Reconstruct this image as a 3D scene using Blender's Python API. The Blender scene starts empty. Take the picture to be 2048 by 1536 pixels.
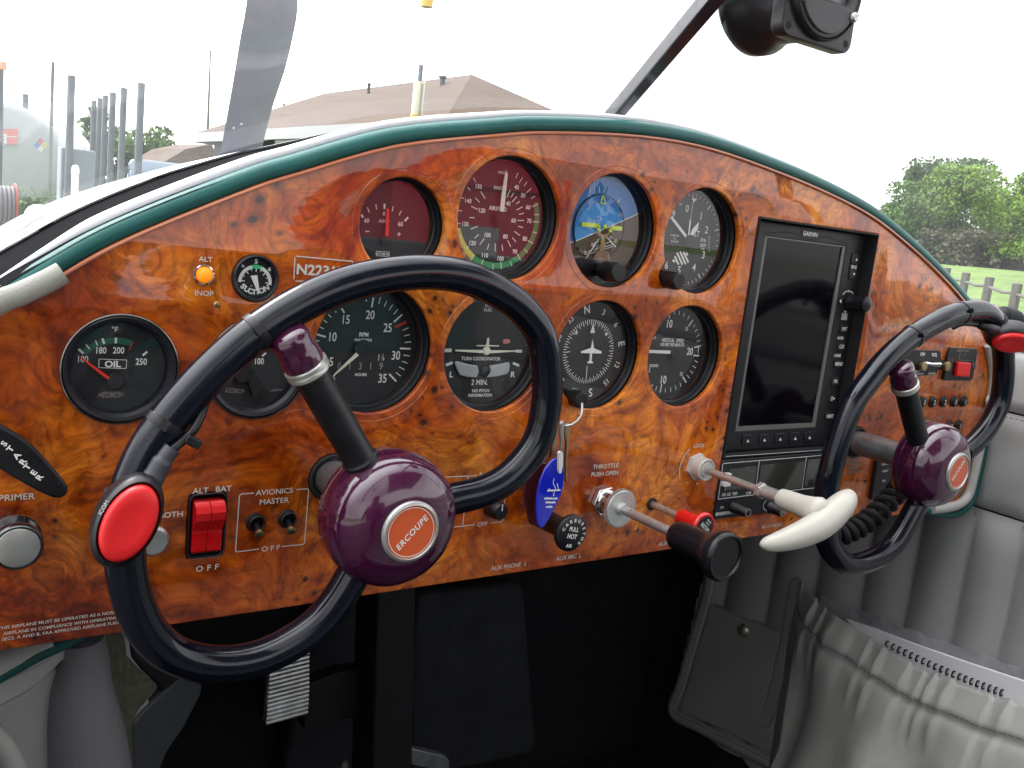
import bpy, bmesh, math, random
from mathutils import Vector, Matrix, Euler
from math import radians, sin, cos, pi
C = bpy.context.scene
COL = C.collection
random.seed(7)

# ---------------------------------------------------------------- camera
CAM = Vector((-0.34493535, -0.50196352, -0.00444299))
RGT = Vector((0.81802053, -0.56454346, 0.11015029))
DWN = Vector((-0.00620865, -0.20015799, -0.97974396))
FWD = Vector((0.57515551, 0.80076679, -0.1672384))
cam = bpy.data.cameras.new('camera'); cam_o = bpy.data.objects.new('camera', cam); COL.objects.link(cam_o)
RT = RGT.normalized(); BK = (-FWD).normalized(); UP = BK.cross(RT).normalized()
m = Matrix((RT, UP, BK)).transposed().to_4x4(); m.translation = CAM
cam_o.matrix_world = m
cam.sensor_width = 36.0; cam.lens = 36.0 * 1850.4 / 2048.0
cam.clip_start = 0.01; cam.clip_end = 3000
C.camera = cam_o

# ---------------------------------------------------------------- sky, sun, exposure
SUN_EL, SUN_AZ = radians(50), radians(338)     # azimuth clockwise from +Y (the aircraft's nose)
W = bpy.data.worlds.new('World'); C.world = W; W.use_nodes = True
nt = W.node_tree; nt.nodes.clear()
def N(t, typ, **kw):
    n = t.nodes.new(typ)
    for k, v in kw.items():
        if k.startswith('i_'):
            key = k[2:]; key = int(key) if key.isdigit() else key.replace('_', ' ')
            n.inputs[key].default_value = v
        else: setattr(n, k, v)
    return n
sky = N(nt, 'ShaderNodeTexSky', sky_type='NISHITA', sun_disc=False, sun_elevation=SUN_EL, sun_rotation=SUN_AZ, air_density=1.0, dust_density=3.0, ozone_density=1.0)
geo = N(nt, 'ShaderNodeTexCoord')
mp = N(nt, 'ShaderNodeMapping'); mp.inputs['Scale'].default_value = (1, 1, 2.2)
cl = N(nt, 'ShaderNodeTexNoise', i_Scale=2.3, i_Detail=7.0, i_Roughness=0.58, i_Distortion=0.25)
ramp = N(nt, 'ShaderNodeValToRGB'); ramp.color_ramp.elements[0].position = 0.24; ramp.color_ramp.elements[1].position = 0.44
cl2 = N(nt, 'ShaderNodeTexNoise', i_Scale=1.1, i_Detail=4.0)
sh = N(nt, 'ShaderNodeMapRange'); sh.inputs['From Min'].default_value = .3; sh.inputs['From Max'].default_value = .7
sh.inputs['To Min'].default_value = 6.0; sh.inputs['To Max'].default_value = 12.0
gd_ = N(nt, 'ShaderNodeVectorMath', operation='DOT_PRODUCT'); gd_.inputs[1].default_value = (sin(SUN_AZ) * cos(SUN_EL), cos(SUN_AZ) * cos(SUN_EL), sin(SUN_EL))
glow = N(nt, 'ShaderNodeMapRange', interpolation_type='SMOOTHSTEP'); glow.inputs['From Min'].default_value = .25; glow.inputs['From Max'].default_value = 1.; glow.inputs['To Min'].default_value = 1.; glow.inputs['To Max'].default_value = 4.
gm = N(nt, 'ShaderNodeMath', operation='MULTIPLY')   # thin bright cloud around the veiled sun
cc = N(nt, 'ShaderNodeVectorMath', operation='SCALE'); cc.inputs[0].default_value = (1.0, 1.0, 1.02)
mix = N(nt, 'ShaderNodeMix', data_type='RGBA')
bg = N(nt, 'ShaderNodeBackground'); bg.inputs['Strength'].default_value = 0.10
out = N(nt, 'ShaderNodeOutputWorld')
L = nt.links.new
L(geo.outputs['Generated'], mp.inputs[0]); L(mp.outputs[0], cl.inputs['Vector']); L(mp.outputs[0], cl2.inputs['Vector'])
L(cl.outputs[0], ramp.inputs[0]); L(cl2.outputs[0], sh.inputs[0]); L(geo.outputs['Generated'], gd_.inputs[0]); L(gd_.outputs['Value'], glow.inputs[0]); L(sh.outputs[0], gm.inputs[0]); L(glow.outputs[0], gm.inputs[1]); L(gm.outputs[0], cc.inputs['Scale'])
L(ramp.outputs[0], mix.inputs['Factor']); L(sky.outputs[0], mix.inputs['A']); L(cc.outputs[0], mix.inputs['B'])
L(mix.outputs['Result'], bg.inputs['Color']); L(bg.outputs[0], out.inputs['Surface'])
sun = bpy.data.lights.new('sun', 'SUN'); sun.energy = 1.1; sun.angle = radians(14); sun.color = (1, .96, .9)
sun_o = bpy.data.objects.new('sun', sun); COL.objects.link(sun_o)
sd = Vector((sin(SUN_AZ) * cos(SUN_EL), cos(SUN_AZ) * cos(SUN_EL), sin(SUN_EL)))
sun_o.rotation_euler = sd.to_track_quat('Z', 'Y').to_euler()
C.view_settings.view_transform = 'Standard'; C.view_settings.look = 'None'
C.view_settings.exposure = 0.95; C.view_settings.gamma = 1.0
C.render.engine = 'CYCLES'
C.cycles.max_bounces = 8; C.cycles.transparent_max_bounces = 16; C.cycles.transmission_bounces = 6
C.cycles.caustics_reflective = False; C.cycles.caustics_refractive = False
C.cycles.sample_clamp_indirect = 6.0; C.cycles.use_denoising = True

# ---------------------------------------------------------------- measuring helpers (photograph pixel -> real plane)
def ray(x, y): return RGT * ((x - 1024) / 1850.4) + DWN * ((y - 768) / 1850.4) + FWD
def atY(x, y, Y=0.0):
    d = ray(x, y); return CAM + d * ((Y - CAM.y) / d.y)
def atX(x, y, X):
    d = ray(x, y); return CAM + d * ((X - CAM.x) / d.x)
def atZ(x, y, Z):
    d = ray(x, y); return CAM + d * ((Z - CAM.z) / d.z)
def atD(x, y, D): return CAM + ray(x, y) * D
def atPl(x, y, P0, Nn):
    d = ray(x, y); return CAM + d * ((P0 - CAM).dot(Nn) / d.dot(Nn))
def crop(ox, oy, s): return lambda x, y: (ox + x / s, oy + y / s)

# ---------------------------------------------------------------- materials
MATS = {}
def principled(name, color=(.5, .5, .5), rough=.5, metal=0., coat=0., coat_r=.03, spec=.5, emit=None, es=0., noise=None, bump=None, specks=0., sheen=0., trans=0., ior=1.45, sub=0.):
    m = bpy.data.materials.new(name); m.use_nodes = True; MATS[name] = m
    t = m.node_tree; b = t.nodes['Principled BSDF']
    b.inputs['Base Color'].default_value = (*color, 1); b.inputs['Roughness'].default_value = rough
    b.inputs['Metallic'].default_value = metal; b.inputs['Coat Weight'].default_value = coat
    b.inputs['Coat Roughness'].default_value = coat_r; b.inputs['Specular IOR Level'].default_value = spec
    b.inputs['Sheen Weight'].default_value = sheen; b.inputs['IOR'].default_value = ior
    b.inputs['Transmission Weight'].default_value = trans
    if emit: b.inputs['Emission Color'].default_value = (*emit, 1); b.inputs['Emission Strength'].default_value = es
    tc = N(t, 'ShaderNodeTexCoord')
    if noise:      # (scale, amount, rough_amount)
        n = N(t, 'ShaderNodeTexNoise', i_Scale=noise[0], i_Detail=6.0, i_Roughness=.6); t.links.new(tc.outputs['Object'], n.inputs['Vector'])
        r = N(t, 'ShaderNodeMapRange'); r.inputs['From Min'].default_value = .3; r.inputs['From Max'].default_value = .7
        r.inputs['To Min'].default_value = 1 - noise[1]; r.inputs['To Max'].default_value = 1 + noise[1]
        t.links.new(n.outputs[0], r.inputs[0])
        v = N(t, 'ShaderNodeVectorMath', operation='SCALE'); v.inputs[0].default_value = color
        t.links.new(r.outputs[0], v.inputs['Scale']); t.links.new(v.outputs[0], b.inputs['Base Color'])
        if len(noise) > 2:
            r2 = N(t, 'ShaderNodeMapRange'); r2.inputs['From Min'].default_value = .3; r2.inputs['From Max'].default_value = .7
            r2.inputs['To Min'].default_value = max(0, rough - noise[2]); r2.inputs['To Max'].default_value = rough + noise[2]
            t.links.new(n.outputs[0], r2.inputs[0]); t.links.new(r2.outputs[0], b.inputs['Roughness'])
    if specks:     # small pale dust and scratch marks
        vn = N(t, 'ShaderNodeTexVoronoi', i_Scale=520.); t.links.new(tc.outputs['Object'], vn.inputs['Vector'])
        ml = N(t, 'ShaderNodeMath', operation='LESS_THAN'); t.links.new(vn.outputs['Distance'], ml.inputs[0]); ml.inputs[1].default_value = .085
        nz = N(t, 'ShaderNodeTexNoise', i_Scale=24.); t.links.new(tc.outputs['Object'], nz.inputs['Vector']); mg_ = N(t, 'ShaderNodeMath', operation='GREATER_THAN'); t.links.new(nz.outputs[0], mg_.inputs[0]); mg_.inputs[1].default_value = .53
        mm_ = N(t, 'ShaderNodeMath', operation='MULTIPLY'); t.links.new(ml.outputs[0], mm_.inputs[0]); t.links.new(mg_.outputs[0], mm_.inputs[1]); m3 = N(t, 'ShaderNodeMath', operation='MULTIPLY'); t.links.new(mm_.outputs[0], m3.inputs[0]); m3.inputs[1].default_value = specks
        mc = N(t, 'ShaderNodeMix', data_type='RGBA'); mc.inputs['A'].default_value = (*color, 1); mc.inputs['B'].default_value = (.4, .4, .4, 1)
        if b.inputs['Base Color'].links: t.links.new(b.inputs['Base Color'].links[0].from_socket, mc.inputs['A'])
        t.links.new(m3.outputs[0], mc.inputs['Factor']); t.links.new(mc.outputs['Result'], b.inputs['Base Color'])
    if bump:       # (scale, strength, distance)
        n = N(t, 'ShaderNodeTexNoise', i_Scale=bump[0], i_Detail=5.0, i_Roughness=.6); t.links.new(tc.outputs['Object'], n.inputs['Vector'])
        bp = N(t, 'ShaderNodeBump'); bp.inputs['Strength'].default_value = bump[1]; bp.inputs['Distance'].default_value = bump[2]
        t.links.new(n.outputs[0], bp.inputs['Height']); t.links.new(bp.outputs[0], b.inputs['Normal'])
    return m
def ramp_set(r, stops, interp='LINEAR'):
    cr = r.color_ramp; cr.interpolation = interp
    while len(cr.elements) > 1: cr.elements.remove(cr.elements[-1])
    cr.elements[0].position = stops[0][0]; cr.elements[0].color = (*stops[0][1], 1)
    for p, c in stops[1:]:
        e = cr.elements.new(p); e.color = (*c, 1)

def wood_material():
    m = bpy.data.materials.new('burl_wood'); m.use_nodes = True; t = m.node_tree; b = t.nodes['Principled BSDF']; l = t.links.new
    tc = N(t, 'ShaderNodeTexCoord')
    def noise(vec, sc, det=4., ro=.5, dist=0.):
        n = N(t, 'ShaderNodeTexNoise', i_Scale=sc, i_Detail=det, i_Roughness=ro, i_Distortion=dist); l(vec, n.inputs['Vector']); return n
    def vscale(vec, s):
        v = N(t, 'ShaderNodeVectorMath', operation='SCALE'); l(vec, v.inputs[0]); v.inputs['Scale'].default_value = s; return v.outputs[0]
    def vadd(a, c):
        v = N(t, 'ShaderNodeVectorMath', operation='ADD'); l(a, v.inputs[0]); l(c, v.inputs[1]); return v.outputs[0]
    def mth(op, a, c=None, cl=False):
        v = N(t, 'ShaderNodeMath', operation=op, use_clamp=cl)
        for i, q in enumerate((a, c)):
            if q is None: continue
            if isinstance(q, (int, float)): v.inputs[i].default_value = q
            else: l(q, v.inputs[i])
        return v.outputs[0]
    def mr(v, a, bb, c=0., d=1., smooth=False):
        n = N(t, 'ShaderNodeMapRange', interpolation_type='SMOOTHSTEP' if smooth else 'LINEAR')
        l(v, n.inputs['Value']); 
        for k, q in zip(('From Min', 'From Max', 'To Min', 'To Max'), (a, bb, c, d)): n.inputs[k].default_value = q
        return n.outputs[0]
    def mixc(f, a, c, mode='MIX'):
        n = N(t, 'ShaderNodeMix', data_type='RGBA', blend_type=mode)
        if isinstance(f, (int, float)): n.inputs['Factor'].default_value = f
        else: l(f, n.inputs['Factor'])
        for key, q in (('A', a), ('B', c)):
            if isinstance(q, tuple): n.inputs[key].default_value = (*q, 1)
            else: l(q, n.inputs[key])
        return n.outputs['Result']
    P = tc.outputs['Object']
    w1 = noise(P, 8., 2.); s1 = vscale(w1.outputs['Color'], .10)
    P1 = vadd(P, s1)
    w2 = noise(P1, 26., 3.); P2 = vadd(P1, vscale(w2.outputs['Color'], .034))
    big = noise(P2, 13., 5., .58)                 # large colour patches
    med = noise(P2, 62., 7., .66)
    # flowing grain: contour lines of a warped field
    fld = noise(P2, 11., 1.5, .4)
    band = mth('FRACT', mth('MULTIPLY', fld.outputs[0], 24.))
    tri = mth('ABSOLUTE', mth('SUBTRACT', mth('MULTIPLY', band, 2.), 1.))
    lines = mr(tri, .62, 1., 0., 1.)
    fine = noise(P2, 300., 3., .6)
    st = N(t, 'ShaderNodeMapping'); st.inputs['Scale'].default_value = (60, 60, 420); l(P2, st.inputs[0])
    fib = noise(st.outputs[0], 1., 3., .6)
    base = N(t, 'ShaderNodeValToRGB'); l(big.outputs[0], base.inputs[0])
    ramp_set(base, [(.26, (.11, .013, .002)), (.36, (.29, .038, .003)), (.45, (.50, .088, .004)), (.56, (.68, .170, .008)), (.72, (.80, .28, .025))])
    mm = N(t, 'ShaderNodeValToRGB'); l(med.outputs[0], mm.inputs[0])
    ramp_set(mm, [(.34, (.34, .20, .13)), (.46, (.84, .74, .64)), (.62, (1.22, 1.34, 1.3))])
    col = mixc(1., base.outputs[0], mm.outputs[0], 'MULTIPLY')
    lf = mth('MULTIPLY', lines, mr(fine.outputs[0], .35, .6, .2, 1.))
    col = mixc(mth('MULTIPLY', lf, .55), col, (.11, .018, .006))
    col = mixc(mr(fib.outputs[0], .42, .72, 0., .5), col, (.20, .042, .008))
    # burl eyes: clustered dark knots with rings
    vo = N(t, 'ShaderNodeTexVoronoi', voronoi_dimensions='2D', i_Scale=95., i_Randomness=1.0); sxy = N(t, 'ShaderNodeSeparateXYZ'); l(vadd(P, vscale(w2.outputs['Color'], .012)), sxy.inputs[0])
    cxy = N(t, 'ShaderNodeCombineXYZ'); l(sxy.outputs[0], cxy.inputs[0]); l(sxy.outputs[2], cxy.inputs[1]); l(cxy.outputs[0], vo.inputs['Vector'])
    clus = noise(P, 15., 1.)
    mask = mr(clus.outputs[0], .55, .62, 0., 1., True)
    pick = N(t, 'ShaderNodeSeparateColor'); l(vo.outputs['Color'], pick.inputs[0])
    pm = mth('GREATER_THAN', pick.outputs[0], .45)
    rad = mr(mth('POWER', pick.outputs[1], 2.), 0., 1., .10, .30)
    dist = vo.outputs['Distance']
    eye = mth('SUBTRACT', 1., mr(mth('DIVIDE', dist, rad), .55, 1.05, 0., 1., True))
    halo = mth('SUBTRACT', 1., mr(mth('DIVIDE', dist, rad), 1., 2.6, 0., 1., True))
    k = mth('MULTIPLY', mask, pm)
    col = mixc(mth('MULTIPLY', mth('MULTIPLY', halo, k), .55), col, (.16, .03, .006))
    col = mixc(mth('MULTIPLY', mth('MULTIPLY', eye, k), .93), col, (.028, .008, .004))
    # rare large swirls
    v3 = N(t, 'ShaderNodeTexVoronoi', voronoi_dimensions='2D', i_Scale=13., i_Randomness=1.0); sx3 = N(t, 'ShaderNodeSeparateXYZ'); l(vadd(P, vscale(w2.outputs['Color'], .03)), sx3.inputs[0])
    cx3 = N(t, 'ShaderNodeCombineXYZ'); l(sx3.outputs[0], cx3.inputs[0]); l(sx3.outputs[2], cx3.inputs[1]); l(cx3.outputs[0], v3.inputs['Vector'])
    rr = mth('ADD', mth('MULTIPLY', v3.outputs['Distance'], 62.), mth('MULTIPLY', med.outputs[0], 7.))
    rg = mr(mth('SINE', rr), .35, 1., 0., 1.)
    rg = mth('MULTIPLY', rg, mr(v3.outputs['Distance'], .05, .42, 1., 0.))
    col = mixc(mth('MULTIPLY', rg, .5), col, (.13, .022, .006))
    # lower left veneer straighter grained and redder, with the left side's shade painted in
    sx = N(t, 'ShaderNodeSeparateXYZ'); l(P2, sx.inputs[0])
    leaf_shade = mth('MULTIPLY', mr(sx.outputs[0], .16, -.16, 0., 1., True), mr(sx.outputs[2], .07, -.10, .35, 1.))
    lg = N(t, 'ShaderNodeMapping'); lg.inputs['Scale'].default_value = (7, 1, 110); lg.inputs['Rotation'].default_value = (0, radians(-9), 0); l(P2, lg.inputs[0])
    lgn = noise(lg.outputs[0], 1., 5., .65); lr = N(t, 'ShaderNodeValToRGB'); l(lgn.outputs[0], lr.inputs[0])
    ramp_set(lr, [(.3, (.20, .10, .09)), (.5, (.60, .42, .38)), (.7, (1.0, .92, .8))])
    col = mixc(mth('MULTIPLY', leaf_shade, .85), col, mixc(1., col, lr.outputs[0], 'MULTIPLY'))
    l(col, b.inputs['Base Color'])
    b.inputs['Roughness'].default_value = .35; b.inputs['Coat Weight'].default_value = 1.0; b.inputs['Coat Roughness'].default_value = .025
    b.inputs['Coat IOR'].default_value = 1.5; b.inputs['Specular IOR Level'].default_value = .15
    wv = noise(P, 18., 2.); bp = N(t, 'ShaderNodeBump'); bp.inputs['Strength'].default_value = .06; bp.inputs['Distance'].default_value = .004
    l(wv.outputs[0], bp.inputs['Height']); l(bp.outputs[0], b.inputs['Coat Normal'])
    return m
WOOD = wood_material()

def glass_material(name, tint=(1, 1, 1), dust=0., dust_col=(.8, .82, .85), smudge=9., scratch=False, ior=1.45, crinkle=0):
    m = bpy.data.materials.new(name); m.use_nodes = True; t = m.node_tree; t.nodes.clear(); l = t.links.new
    o = N(t, 'ShaderNodeOutputMaterial'); tr = N(t, 'ShaderNodeBsdfTransparent'); tr.inputs[0].default_value = (*tint, 1)
    gl = N(t, 'ShaderNodeBsdfGlossy'); gl.inputs['Roughness'].default_value = .0
    lw_ = N(t, 'ShaderNodeLayerWeight'); lw_.inputs[0].default_value = .5; pw = N(t, 'ShaderNodeMath', operation='POWER'); l(lw_.outputs['Facing'], pw.inputs[0]); pw.inputs[1].default_value = 5.0
    f0 = ((ior - 1) / (ior + 1)) ** 2; fr = N(t, 'ShaderNodeMapRange'); l(pw.outputs[0], fr.inputs[0]); fr.inputs['To Min'].default_value = f0; fr.inputs['To Max'].default_value = 1.0
    mx = N(t, 'ShaderNodeMixShader'); l(fr.outputs[0], mx.inputs[0]); l(tr.outputs[0], mx.inputs[1]); l(gl.outputs[0], mx.inputs[2])
    last = mx.outputs[0]
    if crinkle:
        tcc = N(t, 'ShaderNodeTexCoord'); mpp = N(t, 'ShaderNodeMapping'); mpp.inputs['Scale'].default_value = (1, 1, .45); nn = N(t, 'ShaderNodeTexNoise', i_Scale=crinkle, i_Detail=4.0, i_Distortion=1.2); bb = N(t, 'ShaderNodeBump'); bb.inputs['Strength'].default_value = .9; bb.inputs['Distance'].default_value = .008
        l(tcc.outputs['Object'], mpp.inputs[0]); l(mpp.outputs[0], nn.inputs['Vector']); l(nn.outputs[0], bb.inputs['Height']); l(bb.outputs[0], gl.inputs['Normal']); gl.inputs['Roughness'].default_value = .12
    if dust > 0:
        tc = N(t, 'ShaderNodeTexCoord')
        df = N(t, 'ShaderNodeBsdfDiffuse'); df.inputs[0].default_value = (*dust_col, 1)
        tl = N(t, 'ShaderNodeBsdfTranslucent'); tl.inputs[0].default_value = (*dust_col, 1)
        ad = N(t, 'ShaderNodeMixShader'); ad.inputs[0].default_value = .6; l(df.outputs[0], ad.inputs[1]); l(tl.outputs[0], ad.inputs[2])
        n = N(t, 'ShaderNodeTexNoise', i_Scale=smudge, i_Detail=5.0, i_Roughness=.55); l(tc.outputs['Object'], n.inputs['Vector'])
        r = N(t, 'ShaderNodeMapRange'); r.inputs['From Min'].default_value = .35; r.inputs['From Max'].default_value = .75
        r.inputs['To Min'].default_value = dust * .55; r.inputs['To Max'].default_value = dust * 1.8; l(n.outputs[0], r.inputs[0])
        f = r.outputs[0]
        if scratch:
            n2 = N(t, 'ShaderNodeTexVoronoi', i_Scale=95.); l(tc.outputs['Object'], n2.inputs['Vector'])
            n3 = N(t, 'ShaderNodeTexNoise', i_Scale=14.0); l(tc.outputs['Object'], n3.inputs['Vector'])
            g = N(t, 'ShaderNodeMath', operation='LESS_THAN'); l(n2.outputs['Distance'], g.inputs[0]); g.inputs[1].default_value = .075
            g2 = N(t, 'ShaderNodeMath', operation='GREATER_THAN'); l(n3.outputs[0], g2.inputs[0]); g2.inputs[1].default_value = .56
            g3 = N(t, 'ShaderNodeMath', operation='MULTIPLY'); l(g.outputs[0], g3.inputs[0]); l(g2.outputs[0], g3.inputs[1])
            g4 = N(t, 'ShaderNodeMath', operation='MULTIPLY'); l(g3.outputs[0], g4.inputs[0]); g4.inputs[1].default_value = .22
            g5 = N(t, 'ShaderNodeMath', operation='ADD', use_clamp=True); l(g4.outputs[0], g5.inputs[0]); l(f, g5.inputs[1]); f = g5.outputs[0]
        m2 = N(t, 'ShaderNodeMixShader'); l(f, m2.inputs[0]); l(last, m2.inputs[1]); l(ad.outputs[0], m2.inputs[2]); last = m2.outputs[0]
    l(last, o.inputs[0]); MATS[name] = m
    return m
P_ = principled
DIALGLASS = glass_material('dial_glass', ior=1.68)
WGLASS = glass_material('windshield_glass', dust=.045, scratch=True, tint=(.97, .98, .99))
CLEAR = glass_material('clear_film', dust=.40, dust_col=(.90, .91, .98), smudge=9., ior=3.4, crinkle=38.)
BLK = P_('black_plastic', (.006, .006, .008), .38, specks=.3, noise=(60., .25, .08))
BLKM = P_('black_matte', (.010, .010, .012), .7)
BEZEL = P_('bezel_black', (.005, .006, .010), .36)
DIAL = P_('dial_black', (.008, .010, .012), .6)
RIMB = P_('rim_black', (.003, .004, .009), .15, noise=(30., .3, .08), bump=(60., .04, .0005), specks=.22)
PRINT = P_('white_print', (.78, .78, .76), .6)
SILK = P_('panel_print', (.62, .58, .52), .6)
DIMPRINT = P_('faded_print', (.26, .20, .16), .6)
GREENP = P_('green_print', (.03, .30, .09), .5)
DGREEN = P_('dark_green_print', (.012, .115, .06), .5)
YELP = P_('yellow_print', (.75, .62, .05), .5)
REDP = P_('red_print', (.55, .03, .03), .5)
NRED = P_('needle_red', (.75, .035, .02), .5)
PURP = P_('purple_enamel', (.046, .0035, .027), .14, coat=1., coat_r=.035, specks=.12, noise=(35., .12, .05))
SILV = P_('silver_paint', (.42, .42, .39), .32, metal=.6, noise=(90., .12))
STEEL = P_('steel', (.50, .49, .48), .30, metal=.75, noise=(80., .1, .06))
CHROME = P_('chrome', (.75, .75, .76), .10, metal=1.)
ALU = P_('brushed_aluminium', (.66, .67, .66), .38, metal=.8, noise=(140., .08, .06))
GREYM = P_('grey_shaft', (.24, .24, .25), .33, metal=.75, noise=(70., .15, .08))
REDB = P_('red_button_rubber', (.62, .012, .014), .38, noise=(40., .06), sub=.1)
REDR = P_('red_rocker', (.62, .006, .008), .22, coat=.5)
TEAL = P_('teal_leather', (.008, .105, .095), .42, coat=.1, coat_r=.3, bump=(900., .5, .0006), noise=(25., .15))
TEALD = P_('teal_cord', (.008, .085, .08), .55, bump=(900., .4, .0005))
LEA = P_('grey_leather', (.36, .36, .355), .48, bump=(700., .35, .0005), noise=(9., .10, .05))
LEAD = P_('dark_grey_leather', (.085, .095, .105), .5, bump=(600., .35, .0005), noise=(9., .12, .05))
LEAL = P_('beige_grey_leather', (.43, .425, .40), .5, bump=(500., .4, .0006), noise=(12., .08))
THREAD = P_('thread', (.10, .10, .10), .8)
FABRIC = P_('cream_canvas', (.42, .42, .40), .8, bump=(500., .5, .001), noise=(20., .12))
FLEECE = P_('olive_fleece', (.13, .13, .09), .95, bump=(260., 1., .004), noise=(160., .35))
PAD = P_('black_insulation', (.010, .011, .014), .8, bump=(180., .6, .002), noise=(30., .3))
BONE = P_('bone_plastic', (.46, .44, .39), .36, noise=(40., .06))
ORANGE = P_('orange_enamel', (.62, .10, .025), .35, coat=.6)
AMBER = P_('amber_lens', (.9, .26, .01), .5, emit=(1, .27, .005), es=.30)
BLUEP = P_('blue_acrylic', (.008, .02, .52), .12, coat=1.)
MARO = P_('maroon_vinyl', (.07, .010, .016), .3, coat=.3)
SKYB = P_('horizon_blue', (.02, .20, .62), .5)
SKYB2 = P_('horizon_light_blue', (.05, .32, .78), .5)
EARTH = P_('horizon_brown', (.085, .045, .028), .55)
OCHRE = P_('ochre', (.34, .20, .06), .5)
LIME = P_('lime_paint', (.62, .78, .03), .5)
CREAM = P_('cream_paint', (.75, .75, .62), .5)
FLUID = P_('milky_glass', (.38, .42, .44), .15, coat=1.)
SCREEN = P_('dark_screen', (.003, .003, .005), .10, spec=.22)
LCD = P_('lcd_window', (.030, .034, .026), .12, coat=.6)
GTRIM = P_('grey_trim', (.16, .155, .145), .35)
GCASE = P_('anthracite_case', (.010, .011, .014), .45, noise=(250., .2))
WHITEP = P_('white_paint', (.72, .72, .72), .3, coat=.3)
BRASS = P_('brass_key', (.45, .38, .20), .3, metal=1.)

# ---------------------------------------------------------------- mesh helpers
WM = {}
_txt = {}
class MB:
    """collects shapes in world space (through frame F) and links them as ONE mesh object"""
    def __init__(s, F=None): s.v = []; s.f = []; s.mi = []; s.F = F or Matrix.Identity(4); s.m = 0
    def add(s, vs, fs, M=None):
        T = s.F @ M if M is not None else s.F
        n = len(s.v)
        s.v += [T @ Vector(v) for v in vs]; s.f += [[i + n for i in f] for f in fs]; s.mi += [s.m] * len(fs); return s
    def build(s, name, mats, parent=None, smooth=40, bevel=0., bseg=2, sub=0, label=None):
        me = bpy.data.meshes.new(name)
        inv = WM[parent.name].inverted() if parent else Matrix.Identity(4)
        me.from_pydata([inv @ v for v in s.v], [], s.f)
        mats = mats if isinstance(mats, (list, tuple)) else [mats]
        for q in mats: me.materials.append(q)
        me.polygons.foreach_set('material_index', s.mi)
        bm = bmesh.new(); bm.from_mesh(me)
        bmesh.ops.remove_doubles(bm, verts=bm.verts, dist=1e-7)
        bmesh.ops.recalc_face_normals(bm, faces=bm.faces)
        bm.to_mesh(me); bm.free()
        me.polygons.foreach_set('use_smooth', [True] * len(me.polygons))
        if smooth < 179: me.set_sharp_from_angle(angle=radians(smooth))
        o = bpy.data.objects.new(name, me); COL.objects.link(o)
        if parent: o.parent = parent; WM[o.name] = WM[parent.name]
        else: WM[o.name] = Matrix.Identity(4)
        if bevel:
            q = o.modifiers.new('bevel', 'BEVEL'); q.width = bevel; q.segments = bseg; q.limit_method = 'ANGLE'; q.angle_limit = radians(35)
            q.harden_normals = False
        if sub:
            q = o.modifiers.new('subsurf', 'SUBSURF'); q.levels = sub; q.render_levels = sub
        if label: o['label'] = label
        return o
def tag(o, label=None, cat=None, group=None, kind=None):
    if label: o['label'] = label
    if cat: o['category'] = cat
    if group: o['group'] = group
    if kind: o['kind'] = kind
    return o
def thing(name, label, cat, loc=(0, 0, 0), group=None, F=None):
    o = bpy.data.objects.new(name, None); COL.objects.link(o); o.empty_display_size = .02
    M = F.copy() if F is not None else Matrix.Translation(Vector(loc))
    o.matrix_world = M; o.matrix_basis = M; WM[o.name] = M
    return tag(o, label, cat, group)
def copy_tree(src, loc, label=None):
    c = src.copy(); COL.objects.link(c); c.location = loc; 
    M = WM[src.name].copy(); M.translation = loc; WM[c.name] = M
    def rec(a, b):
        for ch in list(a.children):
            if ch is b or ch.name not in WM: continue
            d = ch.copy(); COL.objects.link(d); d.parent = b; WM[d.name] = M; rec(ch, d)
    rec(src, c)
    if label: c['label'] = label
    return c
def FP(x, z, y=0.):          # frame on a plane parallel to the panel: local x right, y up, z toward the cockpit
    return Matrix(((1, 0, 0, x), (0, 0, -1, y), (0, 1, 0, z), (0, 0, 0, 1)))
def frame(o, X, Y):
    X = Vector(X).normalized(); Z = X.cross(Vector(Y)).normalized(); Y = Z.cross(X)
    M = Matrix((X, Y, Z)).transposed().to_4x4(); M.translation = Vector(o); return M
def axis_frame(p, q):        # z along p->q
    Z = (Vector(q) - Vector(p)).normalized(); a = Vector((0, 0, 1)) if abs(Z.z) < .9 else Vector((1, 0, 0))
    X = a.cross(Z).normalized(); Y = Z.cross(X); M = Matrix((X, Y, Z)).transposed().to_4x4(); M.translation = Vector(p); return M
def lathe(prof, seg=48, sy=1.):
    vs = []; fs = []; idx = []
    for r, z in prof:
        if abs(r) < 1e-9: idx.append([len(vs)]); vs.append((0, 0, z))
        else:
            idx.append(list(range(len(vs), len(vs) + seg)))
            vs += [(r * cos(2 * pi * k / seg), sy * r * sin(2 * pi * k / seg), z) for k in range(seg)]
    for a, b in zip(idx, idx[1:]):
        for k in range(seg):
            k2 = (k + 1) % seg
            if len(a) == 1 and len(b) == 1: continue
            if len(a) == 1: fs.append([a[0], b[k], b[k2]])
            elif len(b) == 1: fs.append([a[k], a[k2], b[0]])
            else: fs.append([a[k], a[k2], b[k2], b[k]])
    return vs, fs
def box(x0, x1, y0, y1, z0, z1):
    return ([(x0, y0, z0), (x1, y0, z0), (x1, y1, z0), (x0, y1, z0), (x0, y0, z1), (x1, y0, z1), (x1, y1, z1), (x0, y1, z1)],
            [[0, 3, 2, 1], [4, 5, 6, 7], [0, 1, 5, 4], [1, 2, 6, 5], [2, 3, 7, 6], [3, 0, 4, 7]])
def prism(pts, z0, z1):
    n = len(pts)
    return ([(x, y, z0) for x, y in pts] + [(x, y, z1) for x, y in pts],
            [list(range(n))[::-1], list(range(n, 2 * n))] + [[i, (i + 1) % n, n + (i + 1) % n, n + i] for i in range(n)])
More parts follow.
